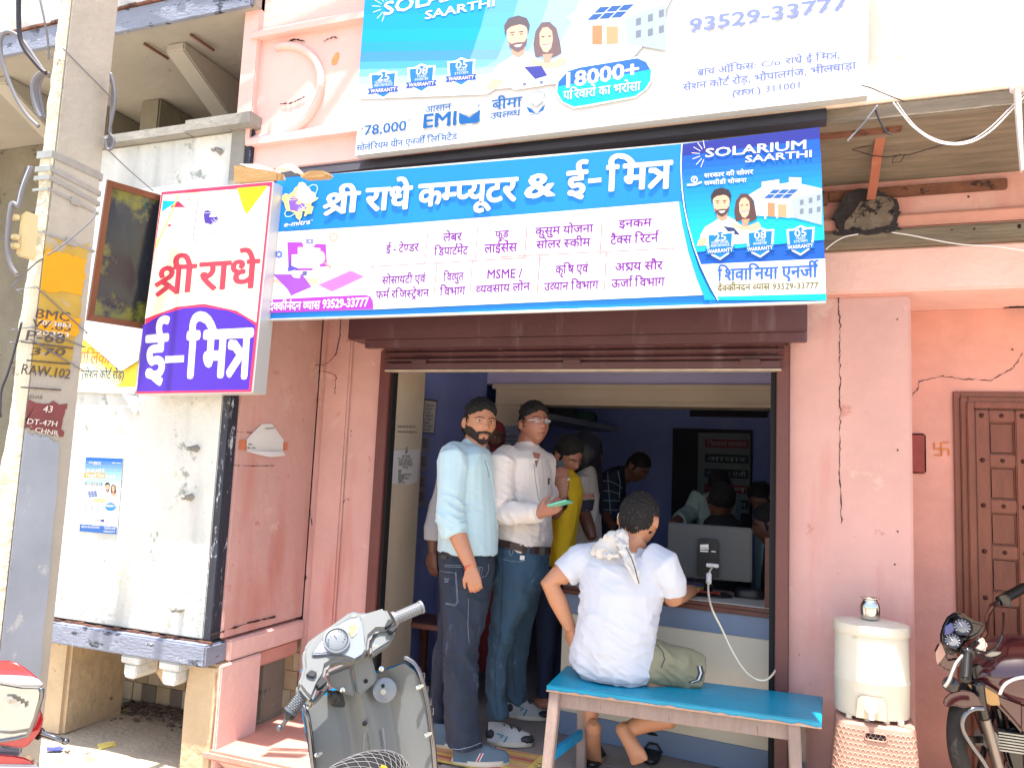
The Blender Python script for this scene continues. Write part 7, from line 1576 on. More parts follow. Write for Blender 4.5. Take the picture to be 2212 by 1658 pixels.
def collar(q_, c, d_, a, b_, hgt, op=55, n=22, flare=.010):
    """stand collar round the neck, open at the throat in direction d_"""
    d_ = Vector((d_.x, d_.y, 0)).normalized(); s_ = Vector((-d_.y, d_.x, 0)); o = []; i_ = []; t_ = []
    for k in range(n+1):
        an = R(op+(360-2*op)*k/n); v = d_*math.cos(an)*a+s_*math.sin(an)*b_; fr = abs(math.cos(an/2)); dz = -.030*max(0, math.cos(an))
        o.append(c+v*(1.0)+Vector((0,0,hgt*.95+dz))); i_.append(c+v*1.22+Vector((0,0,-.004+dz*1.5))); t_.append(c+v*.94+Vector((0,0,hgt*.9+dz)))
    for k in range(n):
        q_.add([i_[k], i_[k+1], o[k+1], o[k]], [(0,1,2,3)]); q_.add([o[k], o[k+1], t_[k+1], t_[k]], [(0,1,2,3)])
        q_.add([t_[k], t_[k+1], c+(t_[k+1]-c)*.98+Vector((0,0,-hgt)), c+(t_[k]-c)*.98+Vector((0,0,-hgt))], [(0,1,2,3)])
collar(q, k1(985,850), Vector((.9,-.45,0)), .068, .064, .040); q.build('collar', m_sh1, Pn, smooth=50)
seam(bv_s1, [Z('K1',*p) for p in ((1100,985),(1130,1080),(1165,1250),(1190,1450),(1205,1640))], .0022, mat('pale_seam', srgb(196,214,222), .8, var=0), 'placket', Pn)
seam(bv_s1, [Z('K1',*p) for p in ((1075,960),(1100,1030),(1120,1130))], .003, mat('shirt_shadow_seam', srgb(120,146,160), .9, var=0), 'placket_edge', Pn)
# trousers
m_dst = mat('dark_stitching', srgb(28,40,56), .8)
m_j1 = mat('dark_blue_denim', srgb(34,44,62), .9, var=.35, vs=9, bump=.35, bs=260, second=[(srgb(62,76,98), .30, 4.0)], stretch=(3,3,1))
tm_ = MB(); tm_.loft(sil(legN, Y1)); tm_.loft(sil(legF, Y1)); tm_.loft(sil([(950,1070,1180,.165),(950,1070,1200,.165),(952,1066,1245,.15)], Y1))
me = remesh(tm_, .0065, 2, folds(.010, 8, (1,1,.9), [(k6(330,330,-.11), .10, .02), (k6(330,1040,-.11), .07, .02), (k3(900,1000,-.1), .10, .014)])); bv_t1 = bvh_of(me); link('jeans', me, m_j1, Pn, True)
m_st1 = mat('white_stitching', srgb(132,142,158), .85, var=.4, vs=60)
for pts in ([(480,720),(540,745),(705,760),(710,800)],[(710,745),(735,1130),(700,1175),(575,1150)],[(700,750),(722,1120),(692,1160),(580,1140)],[(475,655),(800,668)],[(478,675),(800,690)],[(865,1080),(862,1250),(858,1400),(870,1640)],[(1045,700),(1025,790)],[(940,680),(1045,690)],[(1120,650),(1115,740),(1085,800),(1025,815)]):
    seam(bv_t1, [Z('K3', *p) for p in pts], .0010, m_st1, 'stitching', Pn)
seam(bv_t1, [Z('K6', *p) for p in ((375,100),(370,260),(345,420),(385,700),(400,1060))], .0009, m_dst, 'stitching', Pn)
seam(bv_t1, [Z('K6', *p) for p in ((222,1090),(300,1098),(400,1075),(500,1035))], .0016, m_st1, 'hem_stitching', Pn)
seam(bv_t1, [Z('K6', *p) for p in ((60,930),(120,948),(185,935))], .0014, m_st1, 'hem_stitching', Pn)
for w_, (p0_, p1_) in ((.013, ((490,515),(800,560))), (.013, ((900,520),(1150,560)))): seam(bv_t1, [Z('K3', *p0_), Z('K3', (p0_[0]+p1_[0])/2, (p0_[1]+p1_[1])/2-4), Z('K3', *p1_)], w_*.8, mat('black_belt_leather', srgb(28,28,32), .4), 'belt', Pn, -.004)
p_ = onm(bv_t1, Z('K3', 575, 555), .010); q = MB(); q.bar(p_-Vector((.016,0,0)), p_+Vector((.016,0,-.004)), .003, .018, up=(0,0,1)); q.build('leather_patch', m_blackpl, Pn)
for (x, y) in ((600,845),(985,720)):
    p_ = onm(bv_t1, Z('K3', x, y), .006)
    if p_: q = MB(); lettering(q, 'Ang' if x > 700 else 'Real', (p_-Vector((.010,0,0)), (1,0,0), (0,0,1), (0,-1,0)), .02, .008, None, .02, False); lettering(q, 'Jeans', (p_-Vector((.010,0,.011)), (1,0,0), (0,0,1), (0,-1,0)), .02, .008, None, .02, False); q.build('pocket_embroidery', m_st1, Pn)
# red thread and shoes
q = MB(); wr2 = k3(885,680,-.238); dd_ = (wr_-k3(760,360,-.225)).normalized(); xx = dd_.cross(Vector((0,0,1))).normalized(); yy = dd_.cross(xx)
q.tube([wr2+xx*.0305*math.cos(R(a))+yy*.0295*math.sin(R(a)) for a in range(0,360,20)], .0022, 5, closed=True); q.build('red_thread', mat('red_thread', srgb(200,40,50), .6), Pn, smooth=True)
m_sole = mat('cream_shoe_sole', srgb(206,196,180), .6, var=.08); m_sup = mat('slate_canvas_shoe', srgb(82,100,116), .7, var=.1, vs=14)
h1 = PZ(*Z('K6', 235, 1215), .001); t1 = PZ(*Z('K6', 752, 1225), .001); so1, up1 = shoe(Pn, h1, t1, .105, .085, m_sole, m_sup, lace=m_sup)
q = MB(); bvu = bvh_of(up1.data)
for dx, m_ in ((0, m_wire_white), (14, mat('red_thread', (0,0,0))), (26, m_wire_white)): seam(bvu, [Z('K6', 490+dx, 1130), Z('K6', 452+dx, 1205)], .0028, m_, 'shoe_stripe', Pn, .001)
h2 = PZ(*Z('K6', 60, 1060), .001); t2 = PZ(*Z('K6', 235, 1068), .001); shoe(Pn, h2, h2+(t2-h2).normalized()*.25, .10, .085, m_sole, m_sup)
# ---------------------------------------------------------------- man in the white shirt with glasses
Pn = person('man with glasses in an off white shirt and blue jeans holding a phone'); Y1 = .06
k1 = lambda x, y, dy=0.0, Y=Y1: PY(*Z('K1', x, y), Y+dy); k3 = lambda x, y, dy=0.0, Y=Y1: PY(*Z('K3', x, y), Y+dy); k6 = lambda x, y, dy=0.0, Y=Y1: PY(*Z('K6', x, y), Y+dy)
tors = [(1122,1158,950,.05),(1112,1162,961,.08),(1088,1172,973,.15),(1070,1183,990,.195),(1060,1190,1020,.20),(1060,1191,1070,.19),(1062,1192,1125,.185),(1063,1194,1160,.185),(1066,1188,1188,.17)]
legN = [(1066,1186,1182,.12,-.05),(1066,1182,1235,.11,-.07),(1064,1150,1300,.095,-.09),(1061,1118,1350,.085,-.10),(1053,1095,1420,.075,-.11),(1051,1092,1500,.068,-.11),(1053,1096,1545,.066,-.11)]
legF = [(1080,1186,1182,.11,.06),(1085,1180,1240,.11,.10),(1093,1162,1300,.095,.12),(1095,1148,1350,.085,.14),(1093,1138,1420,.075,.15),(1096,1134,1480,.068,.15),(1098,1133,1515,.066,.15)]
hd2 = Head(k1(1562,606), (CC-k1(1562,606)).normalized()+Vector((.62,.12,.16)), (-.04,0,1), .222, 5)
bd = MB(); hd2.add(bd); bd.tube([k1(1530,700,.02), k1(1500,800,.0), k1(1480,900,.0)], [.055,.058,.07], 14)
bd.loft(sil([(r[0]+8, r[1]-8, r[2], r[3]*.88) for r in tors[1:]], Y1)); bd.loft(sil([(r[0]+5, r[1]-5, r[2], r[3]*.85, r[4]) for r in legN], Y1)); bd.loft(sil([(r[0]+5, r[1]-5, r[2], r[3]*.85, r[4]) for r in legF], Y1))
sh_, el_, wr_ = k1(1250,1000,-.19), k1(1255,1480,-.21), k1(1630,1478,-.30)
bd.tube([sh_, sh_.lerp(el_,.5), el_, el_.lerp(wr_,.5), wr_], [.05,.047,.044,.038,.028], 14)
hand(bd, wr_, k1(1800,1400,-.33)-wr_, Vector((.1,-1,-.35)), -1, .6, .88, 0, .9, .028)
me = remesh(bd, .0052, 1); link('body', me, m_skin2, Pn, True)
hd2.shell(hair1, 'hair', m_hair, Pn, .070, .024, 60, 6)
hd2.face(Pn, .014, True, False, False, mat('lip_dusky', srgb(120,78,76), .5, var=0), .03)
q = MB(); pr_ = []
for sx in (-1, 1):
    c = hd2.surf(sx*.135, .030, .07); ring_ = [c+hd2.r*(.078*math.cos(R(a)))*hd2.h+hd2.u*(.046*math.sin(R(a))-.008)*hd2.h for a in range(0,360,30)]; pr_.append(c)
    q.tube(ring_, .0008, 5, closed=True); q.tube([c+hd2.r*sx*.08*hd2.h+hd2.u*.022*hd2.h, hd2.w(Vector((sx*.36,.20,.05))*hd2.h), hd2.w(Vector((sx*.355,-.02,.05))*hd2.h)], .0022, 5)
    g2 = MB(); g2.poly([c+(p-c)*.95 for p in ring_]); g2.build('lens', mat('spectacle_glass', (.9,.9,.92), .03, var=0, trans=.95, spec=.6), Pn, recalc=False)
q.tube([pr_[0]+hd2.r*.08*hd2.h+hd2.u*.02*hd2.h, hd2.surf(0,.045,.05), pr_[1]-hd2.r*.08*hd2.h+hd2.u*.02*hd2.h], .0022, 5)
for sx in (-1, 1): c = pr_[0 if sx < 0 else 1]; q.tube([c+hd2.r*(-.07)*hd2.h+hd2.u*.034*hd2.h, c+hd2.u*.042*hd2.h, c+hd2.r*.07*hd2.h+hd2.u*.034*hd2.h], .0018, 5)
q.build('spectacles', m_steel, Pn, smooth=True)
m_sh2 = mat('off_white_cotton', srgb(206,196,192), .85, var=.05, vs=5, bump=.12, bs=220, sheen=.2)
sw = MB(); sw.loft(sil(tors, Y1)); sw.tube([k1(1330,940,-.10), sh_, sh_.lerp(el_,.4), sh_.lerp(el_,.75), el_+Vector((0,0,.0)), el_.lerp(wr_,.35), el_.lerp(wr_,.7), wr_-(wr_-el_).normalized()*.012], [.075,.078,.068,.064,.060,.053,.046,.042], 16)
sfar = k1(1660,990,.17); sw.tube([k1(1560,930,.10), sfar, k1(1700,1250,.20), k1(1690,1400,.05)], [.07,.068,.058,.05], 12)
me = remesh(sw, .006, 3, folds(.011, 7, (1,1,.3), [(el_+Vector((.03,0,.03)), .10, .024), (k1(1500,1600,-.1), .12, .014), (sh_, .07, .012)])); bv_s2 = bvh_of(me); link('shirt', me, m_sh2, Pn, True)
q = MB(); q.tube([wr_-(wr_-el_)*.16, wr_-(wr_-el_).normalized()*.008], [.048,.045], 16); q.build('sleeve_cuff', m_sh2, Pn, smooth=50)
q = MB(); collar(q, k1(1500,865), Vector((.85,-.6,0)), .066, .062, .042, 48); q.build('collar', m_sh2, Pn, smooth=50)
m_sk = mat('shadow_line_cloth', srgb(150,140,138), .9, var=0)
seam(bv_s2, [Z('K1',*p) for p in ((1560,1000),(1575,1150),(1600,1300),(1625,1400))], .0020, m_sk, 'placket', Pn)
q = MB(); q.prism([onm(bv_s2, Z('K1',*p), .010) for p in ((1545,890),(1612,905),(1576,1035))], (0,-.002,0)); q.build('open_throat', m_skin2, Pn)
p_ = onm(bv_s2, Z('K1', 1698, 1170), .006); q = MB(); q.bar(p_+Vector((0,0,.014)), p_-Vector((0,0,.014)), .006, .005, up=(0,1,0)); q.tube([p_+Vector((-.004,0,.014)), p_+Vector((.006,0,.016))], .003, 6); q.build('pocket_pen', m_blackpl, Pn)
m_j2 = mat('mid_blue_denim', srgb(48,74,96), .9, var=.25, vs=9, bump=.25, bs=260, second=[(srgb(94,120,136), .2, 4.0)], stretch=(3,3,1))
tm_ = MB(); tm_.loft(sil(legN, Y1)); tm_.loft(sil(legF, Y1)); tm_.loft(sil([(1064,1186,1172,.165),(1065,1186,1195,.165),(1066,1180,1240,.15)], Y1))
me = remesh(tm_, .0065, 2, folds(.010, 8, (1,1,.9), [(k6(640,120,-.11), .10, .022), (k6(640,760,-.11), .08, .02), (k3(1600,900,-.1), .10, .012), (k6(820,640,.1), .07, .018)])); bv_t2 = bvh_of(me); link('jeans', me, m_j2, Pn, True)
m_dst = mat('dark_stitching', srgb(28,40,56), .8); 
for pts in ([(1300,470),(1300,780),(1290,1100),(1275,1300),(1270,1640)],[(1775,560),(1770,660),(1680,800),(1600,880)]): seam(bv_t2, [Z('K3', *p) for p in pts], .0016, m_dst, 'stitching', Pn)
seam(bv_t2, [Z('K6', *p) for p in ((670,60),(650,160),(620,320),(620,560),(640,780))], .0016, m_dst, 'stitching', Pn); seam(bv_t2, [Z('K6', *p) for p in ((775,210),(780,400),(800,620))], .0016, m_dst, 'stitching', Pn)
for pts in ([(1300,585),(1400,612),(1510,620),(1590,600)],[(1380,470),(1382,520),(1400,540),(1425,520),(1425,470)]): seam(bv_t2, [Z('K3', *p) for p in pts], .0014, m_st1, 'stitching', Pn)
p_ = onm(bv_t2, Z('K3', 1545, 568), .004); q = MB(); q.prism([p_+Vector((-.012,0,-.010)), p_+Vector((.010,0,-.010)), p_+Vector((.013,0,.010)), p_+Vector((-.011,0,.011))], (0,-.003,0)); q.build('paper_in_pocket', m_paper, Pn)
blt = mat('brown_belt_leather', srgb(52,36,36), .4, var=.1)
bb = [Z('K3', *p) for p in ((1250,375),(1400,405),(1550,440),(1700,478),(1850,485),(1885,470))]
P_ = [onm([bv_t2, bv_s2], p, .006) for p in bb]; q = MB()
for a_, c_2 in zip(P_[:-1], P_[1:]): q.bar(a_, c_2, .006, .036, up=(0,0,1))
q.build('belt', blt, Pn)
p_ = onm([bv_t2, bv_s2], Z('K3', 1770, 490), .012); q = MB(); q.bar(p_-Vector((.018,0,0)), p_+Vector((.018,-.002,0)), .004, .040, up=(0,0,1)); q.build('buckle', m_blackpl, Pn, bevel=.001)
p_ = onm([bv_t2, bv_s2], Z('K3', 1620, 470), .012); q = MB(); q.bar(p_+Vector((.002,0,.022)), p_-Vector((.004,0,.022)), .010, .003, up=(0,1,0)); q.build('belt_loop', m_j2, Pn)
m_sgry = mat('grey_sneaker_mesh', srgb(176,176,178), .6, var=.08, vs=20); m_sbl = mat('black_sneaker_trim', srgb(40,42,48), .55)
for (hx, tx, dz) in (((545,1040),(950,1060),0),((722,800),(1105,835),0)):
    a_ = PZ(*Z('K6', *hx), .001); b_ = PZ(*Z('K6', *tx), .001); so_, up_ = shoe(Pn, a_, b_, .10, .085, m_sole, m_sgry, lace=m_sbl); bvu = bvh_of(up_.data)
    d_ = (b_-a_).normalized(); q = MB(); q.ball(b_-d_*.035+Vector((0,0,.03)), (.045,.044,.024), 12, 6); q.build('toe_cap', m_sbl, Pn, smooth=True)
    q = MB(); q.ball(a_+d_*.022+Vector((0,0,.045)), (.030,.034,.035), 12, 6); q.build('heel_counter', m_sbl, Pn, smooth=True)
    ox, oy = hx; seam(bvu, [Z('K6', ox+180, oy-55), Z('K6', ox+150, oy+0)], .004, mat('teal_stripe', srgb(20,140,165), .5), 'shoe_stripe', Pn, .001); seam(bvu, [Z('K6', ox+90, oy-85), Z('K6', ox+150, oy-65), Z('K6', ox+120, oy-45)], .003, mat('teal_stripe', (0,0,0)), 'shoe_logo', Pn, .001)
ph = thing('phone', 'slim phone with a mint green case held flat by the man with glasses', 'phone', tuple(k1(1815,1388,-.33)))
a_, b_ = k1(1725,1412,-.335), k1(1912,1362,-.35); d_ = (b_-a_); q = MB(); upv = (a_-CC).normalized(); upv = (Vector((0,0,1))-upv*upv.z+upv*.10).normalized(); q.bar(a_, b_, .072, .009, up=upv); q.build('case', mat('mint_phone_case', srgb(110,190,165), .3), ph, bevel=.002); q = MB(); q.bar(a_+upv*.0052, b_+upv*.0052, .068, .001, up=upv); q.build('screen', m_mk, ph)
# ---------------------------------------------------------------- seated man on the bench
Pn = person('man in a white T-shirt and olive shorts sitting on the blue bench, back turned'); Y1 = -.24
k4 = lambda x, y, dy=0.0, Y=Y1: PY(*Z('K4', x, y), Y+dy); k6 = lambda x, y, dy=0.0, Y=Y1: PY(*Z('K6', x, y), Y+dy); k2 = lambda x, y, dy=0.0, Y=Y1: PY(*Z('K2', x, y), Y+dy)
tors = [(1338,1390,1170,.06,.08),(1318,1396,1177,.08,.07),(1290,1406,1186,.10,.06),(1262,1430,1198,.125,.05),(1254,1441,1225,.14,.03),(1254,1436,1275,.145,.0),(1250,1420,1335,.145,-.01),(1240,1414,1385,.15,-.01),(1232,1424,1423,.155,0),(1236,1428,1445,.15,.0),(1262,1410,1466,.12,.0)]
hd3 = Head(k2(785,1400,.10), Vector((.10,1,-.38)), (.02,.25,1), .255, 5)
bd = MB(); hd3.add(bd); bd.tube([k2(790,1560,.08), k4(870,250,.06), k4(860,330,.04)], [.062,.065,.08], 14)
bd.loft(sil([(r[0]+8, r[1]-8, r[2], r[3]*.88, r[4]) for r in tors[1:]], Y1))
shL, elL, wrL = k4(470,380,-.01), k4(272,515,-.06), k4(428,855,-.02)
bd.tube([k4(520,340,.0), shL, elL+(shL-elL)*.35, elL, elL.lerp(wrL,.4), elL.lerp(wrL,.75), wrL], [.05,.052,.049,.043,.042,.034,.027], 14)
hand(bd, wrL, k4(450,990,.0)-wrL, Vector((-.6,-.8,.1)), 1, .35, .95, 0, .4, .027)
shR, elR = k4(1140,420,.0), k4(1185,620,.05); wrR = Vector((elR.x+.02, .32, CT+.03))
bd.tube([shR, elR, elR.lerp(wrR,.5), wrR], [.055,.046,.040,.028], 14); hand(bd, wrR, Vector((-.3,1,0)), Vector((0,0,1)), 1, .3, .95, 0, .4, .027)
zs__ = .455
hipL, hipR = k4(600,1190,.02), k4(960,1180,.02); kneeR = k4(1340,1200,.15); kneeL = Vector((hipL.x+.16, .14, .50))
ankR = k6(1790,925,.08); ankL = k6(1465,900,.12)
bd.tube([hipR, hipR.lerp(kneeR,.5), kneeR], [.085,.078,.058], 14); bd.tube([hipL, hipL.lerp(kneeL,.5), kneeL], [.085,.078,.058], 14)
bd.tube([kneeR, k6(2130,830,.1), k6(1960,850,.09), ankR, k6(1745,925,.07)], [.056,.050,.046,.034,.030], 14)
bd.tube([kneeL, k6(1470,560,.13), k6(1466,700,.125), k6(1470,800,.12), ankL], [.056,.048,.042,.034,.031], 14)
# bare feet on their toes
def foot(mb, heel, ball, toe, w, up_):
    heel, ball, toe = Vector(heel), Vector(ball), Vector(toe); up_ = Vector(up_); sd = (ball-heel).cross(up_).normalized(); nn = sd.cross((ball-heel).normalized())
    def el(c, a, b_, n=14): return [c+sd*a*math.cos(2*math.pi*k/n)+nn*b_*math.sin(2*math.pi*k/n) for k in range(n)]
    mb.loft([el(heel+(heel-ball)*.16, w*.26, .022), el(heel, w*.42, .034), el(heel.lerp(ball,.3), w*.40, .034), el(heel.lerp(ball,.65), w*.45, .028), el(ball, w*.55, .022), el(ball.lerp(toe,.3), w*.52, .016)])
    for i, (o, l_) in enumerate(((-.38,1.05),(-.15,1.0),(.05,.92),(.23,.82),(.40,.70))):
        a = ball+sd*w*o; b_ = a+(toe-ball)*l_+sd*w*o*.1; mb.tube([a, a.lerp(b_,.6), b_], [.014,.0115 if i else .014,.008 if i else .010], 8)
foot(bd, k6(1490,905,.085), PZ(*Z('K6', 1480, 1165), .03), PZ(*Z('K6', 1475, 1165), .03)+Vector((0,.06,-.018)), .088, Vector((0,-1,.2)))
foot(bd, k6(1745,905,.06), k6(1880,1150,.03), k6(1905,1225,.02), .085, Vector((-.35,-1,0)))
me = remesh(bd, .0054, 1); link('body', me, m_skin3, Pn, True)
def hair3(x, y, z, v):
    if abs(x) > .24 and -.20 < z < .08 and -.17 < y < .08: return -1
    if y > .05: return z-.22
    k = z-(-.26-.05*math.cos(x*12) if y < -.12 else -.08-(.05-y)*1.2); return min(k, .03+max(0, z)*.3)
hd3.shell(hair3, 'hair', m_hairg, Pn, .05, .030, 60, 6)
m_ts = mat('white_jersey', srgb(196,199,210), .9, var=.03, vs=4, bump=.1, bs=250, sheen=.2)
sw = MB(); sw.loft(sil(tors, Y1)); sw.tube([k4(640,330,.03), k4(520,345,.0), k4(440,395,-.01), k4(372,455,-.03)], [.075,.078,.072,.068], 16)
sw.tube([k4(1010,350,.03), k4(1110,400,.0), k4(1170,520,.02), k4(1175,600,.03)], [.08,.082,.070,.064], 16)
me = remesh(sw, .006, 4, folds(.009, 6, (1,1,.8), [(k4(760,1000,-.12), .16, .009), (k4(600,1180,-.1), .14, .010), (k4(480,620,-.05), .08, .014), (k4(1060,800,-.05), .08, .014), (k4(720,400,-.1), .1, .010)])); bv_s3 = bvh_of(me); link('t_shirt', me, m_ts, Pn, True)
seam(bv_s3, [Z('K4',*p) for p in ((430,1110),(460,1175),(600,1232),(800,1262),(930,1265),(1010,1215),(1080,1130))], .002, m_sk, 'hem', Pn)
seam(bv_s3, [Z('K4',*p) for p in ((305,400),(330,470),(380,530),(430,560))], .002, m_sk, 'sleeve_hem', Pn)
m_ol = mat('olive_cotton', srgb(132,128,104), .9, var=.1, vs=8, bump=.15, bs=160)
sw = MB(); sw.tube([k4(900,1150,.03), k4(1060,1110,.04), k4(1220,1140,.07), k4(1372,1188,.11)], [.10,.100,.092,.084], 16); sw.tube([hipL+Vector((0,0,.0)), hipL.lerp(kneeL,.5), hipL.lerp(kneeL,.85)], [.10,.095,.085], 14); sw.ball(k4(760,1200,.03), (.17,.12,.07), 16, 8)
me = remesh(sw, .007, 3, folds(.010, 9, (1,1,1), [(k4(1150,1100,0), .1, .014)])); bv_o = bvh_of(me); link('shorts', me, m_ol, Pn, True)
for off_, m_ in ((0, mat('dark_band', srgb(60,62,58), .8)), (-16, m_wire_white), (-30, mat('dark_band', (0,0,0)))): seam(bv_o, [Z('K4', 1392+off_, 1130), Z('K4', 1405+off_, 1180), Z('K4', 1385+off_, 1230), Z('K4', 1330+off_, 1248)], .004, m_, 'hem_band', Pn, .001)
seam(bv_o, [Z('K4',*p) for p in ((1065,970),(1110,1030),(1120,1080),(1095,1140))], .0018, m_dst, 'pocket_seam', Pn)
q = MB(); c = hd3.w(Vector((-.345,-.03,-.02))*hd3.h); q.tube([c+hd3.f*(.10*math.cos(R(a)))*hd3.h+hd3.u*(.16*math.sin(R(a)))*hd3.h-hd3.r*.02*hd3.h for a in range(-60,200,20)], .0022, 6); q.build('mask_loop', m_wire_white, Pn, smooth=True)
# knotted cloth at the nape
m_sc = mat('crumpled_white_scarf', srgb(204,200,196), .9, var=.06, vs=8, bump=.2, bs=60)
S = thing('white_scarf', 'crumpled white scarf knotted at the nape of the seated man', 'scarf', tuple(k4(730,240,-.1)))
sw = MB()
for (x, y, rx, rz) in ((690,260,.055,.040),(650,280,.035,.030),(740,215,.045,.045),(800,200,.030,.045),(720,290,.05,.028),(735,165,.022,.020)): sw.ball(k4(x, y, -.075), (rx, .035, rz), 14, 10)
sw.tube([k4(780,180,-.085), k4(810,230,-.12), k4(850,330,-.15), k4(900,440,-.165), k4(925,520,-.165)], [(.022,.012),(.026,.010),(.032,.006),(.026,.005),(.008,.004)], 12)
sw.tube([k4(620,250,-.05), k4(600,300,-.07), k4(700,320,-.12), k4(790,320,-.13)], [.014,.012,.012,.01], 8)
me = remesh(sw, .004, 1, folds(.012, 22, (1,1,1))); bv_c = bvh_of(me); link('knot', me, m_sc, S, True)
seam(bv_c, [Z('K4',*p) for p in ((835,255),(875,330),(900,400),(935,540))], .0022, mat('dark_scarf_edge', srgb(60,60,74), .8), 'dark_edge', S, .001)
for nme, (x, y) in (('black sandal under the left foot of the seated man',(1475,1215)),('black sandal beside the right foot of the seated man',(1990,1190))):
    p = PZ(*Z('K6', x, y), .0); S = thing('sandal', nme, 'sandal', tuple(p)); q = MB(); q.loft([sup(p.x, p.y+.05, z, .045*k, .12*k, 2.4, 24, .1) for z, k in ((.001,.96),(.012,1),(.02,.97))]); q.build('sole', m_blackpl, S, smooth=40)
    q = MB(); q.tube([Vector((p.x-.045,p.y+.08,.015)), Vector((p.x-.02,p.y+.085,.05)), Vector((p.x+.02,p.y+.085,.05)), Vector((p.x+.045,p.y+.08,.015))], [(.02,.004)]*4, 8); q.build('strap', m_blackpl, S, smooth=True)
# ---------------------------------------------------------------- simpler figures inside the shop
def figure(label, hc, fwd, up, hh, rows, Y, arms, skin, cloth, hairm=m_hair, legs=None, legm=None, hairf=hair1, hands=(), cloth_arm=.62, vox=.0085, extra=None, sleeves=True, face=True, hairt=.06, neck=None):
    Pn = person(label); hd = Head(hc, fwd, up, hh, 4); bd = MB(); hd.add(bd)
    nb_ = PY((rows[0][0]+rows[0][1])/2, rows[0][2]+6, Y); bd.tube([hd.c-hd.u*hh*.22-hd.f*hh*.06, hd.c-hd.u*hh*.48-hd.f*hh*.05, nb_], [.055,.055,.062], 12)
    bd.loft(sil([(r[0]+6, r[1]-6, r[2], r[3]*.85)+tuple(r[4:]) for r in rows], Y)); cl_ = MB(); cl_.loft(sil(rows, Y))
    for a in arms:
        pts = [Vector(p) for p in a]; bd.tube(pts, [.046,.044,.040,.028][:len(pts)] if len(pts) == 4 else [.046,.040,.028], 12)
        if sleeves:
            n_ = len(pts); cut = [pts[0]]; 
            tot = sum((c-b_).length for b_, c in zip(pts[:-1], pts[1:])); lim = tot*cloth_arm; acc = 0
            for b_, c in zip(pts[:-1], pts[1:]):
                l_ = (c-b_).length
                if acc+l_ > lim: cut.append(b_.lerp(c, (lim-acc)/l_)); break
                cut.append(c); acc += l_
            cl_.tube(cut, [.066]+[.058]*(len(cut)-2)+[.052], 12)
    for h_ in hands: hand(bd, *h_)
    if legs:
        lm = MB()
        for l_ in legs: rg = sil(l_, Y); lm.loft(rg); bd.loft(sil([(r[0]+4, r[1]-4, r[2], r[3]*.85)+tuple(r[4:]) for r in l_], Y)); e = PY((l_[-1][0]+l_[-1][1])/2, l_[-1][2]+14, Y+(l_[-1][4] if len(l_[-1]) > 4 else 0)); bd.ball(e+Vector((.02,-.02,0)), (.075,.05,.032), 12, 6)
        link('trousers', remesh(lm, vox, 2, folds(.010, 8)), legm, Pn, True)
    link('body', remesh(bd, vox*.8, 1), skin, Pn, True)
    if hairf: hd.shell(hairf, 'hair', hairm, Pn, hairt, .012, 40, 4)
    link('clothes', remesh(cl_, vox, 2, folds(.010, 8, (1,1,.4))), cloth, Pn, True)
    if face: hd.face(Pn, .015, True)
    if extra: extra(Pn, hd)
    return Pn, hd
KX = lambda k, x, y, Y: PY(*Z(k, x, y), Y)
toC = lambda p: (CC-p).normalized()
# boy in yellow on the phone
Yy = .50; m_ylw = mat('yellow_cotton', srgb(206,168,20), .85, var=.06, vs=6, bump=.1, bs=160)
hc = KX('K1', 1890, 920, Yy); wr_ = KX('K1', 1850, 1285, Yy-.26); el_ = KX('K1', 1785, 1480, Yy-.16)
Pn, hd4 = figure('person in a yellow T-shirt with head bowed over a phone held to the ear', hc, toC(hc)*.45+Vector((.75,0,-.55)), (-.1,-.1,1), .225,
    [(1205,1235,1015,.08),(1185,1250,1030,.15),(1182,1258,1060,.17),(1184,1248,1120,.16),(1184,1240,1170,.16),(1180,1250,1225,.17)], Yy, [[KX('K1',1700,1150,Yy+.05), el_, wr_]], m_skin2, m_ylw, hairt=.09,
    legs=[[(1160,1215,1220,.13,-.05),(1160,1205,1350,.10,-.05),(1163,1195,1450,.08,-.05),(1160,1190,1500,.075,-.05)],[(1195,1250,1220,.13,.08),(1190,1235,1350,.10,.08),(1185,1215,1450,.08,.08),(1175,1205,1480,.07,.08)]], legm=mat('navy_cotton', srgb(24,36,66), .9, var=.15),
    hands=[(wr_, KX('K1', 1830, 1080, Yy-.27)-wr_, Vector((.2,-1,0)), -1, .35, 1.0, 0, .8, .026)], cloth_arm=.35)
ph = thing('phone', 'black phone pressed to the ear of the person in yellow', 'phone', tuple(KX('K1', 1810, 1050, Yy-.2)))
a_, b_ = KX('K1', 1785, 975, Yy-.24), KX('K1', 1835, 1130, Yy-.245); q = MB(); q.bar(a_, b_, .070, .012, up=Vector((-.3,1,0))); q.build('case', m_blackpl, ph, bevel=.004)
q = MB(); q.ball(KX('K1', 1782, 1000, Yy-.265), .005, 8, 5); q.build('camera_lens', m_steel, ph)
q = MB(); q.tube([KX('K1', 1895+dx, 1142+dy, Yy-.30) for dx, dy in ((-8,-6),(8,-10),(14,4),(4,14),(-8,10))], .003, 6, closed=True); q.build('finger_ring', m_steel, Pn, smooth=True)
q = MB(); q.tube([el_.lerp(wr_, .45)+Vector((.0,0,0)), el_.lerp(wr_, .75)], [.045,.042], 14); q.build('watch_strap', m_blackpl, Pn, smooth=50)
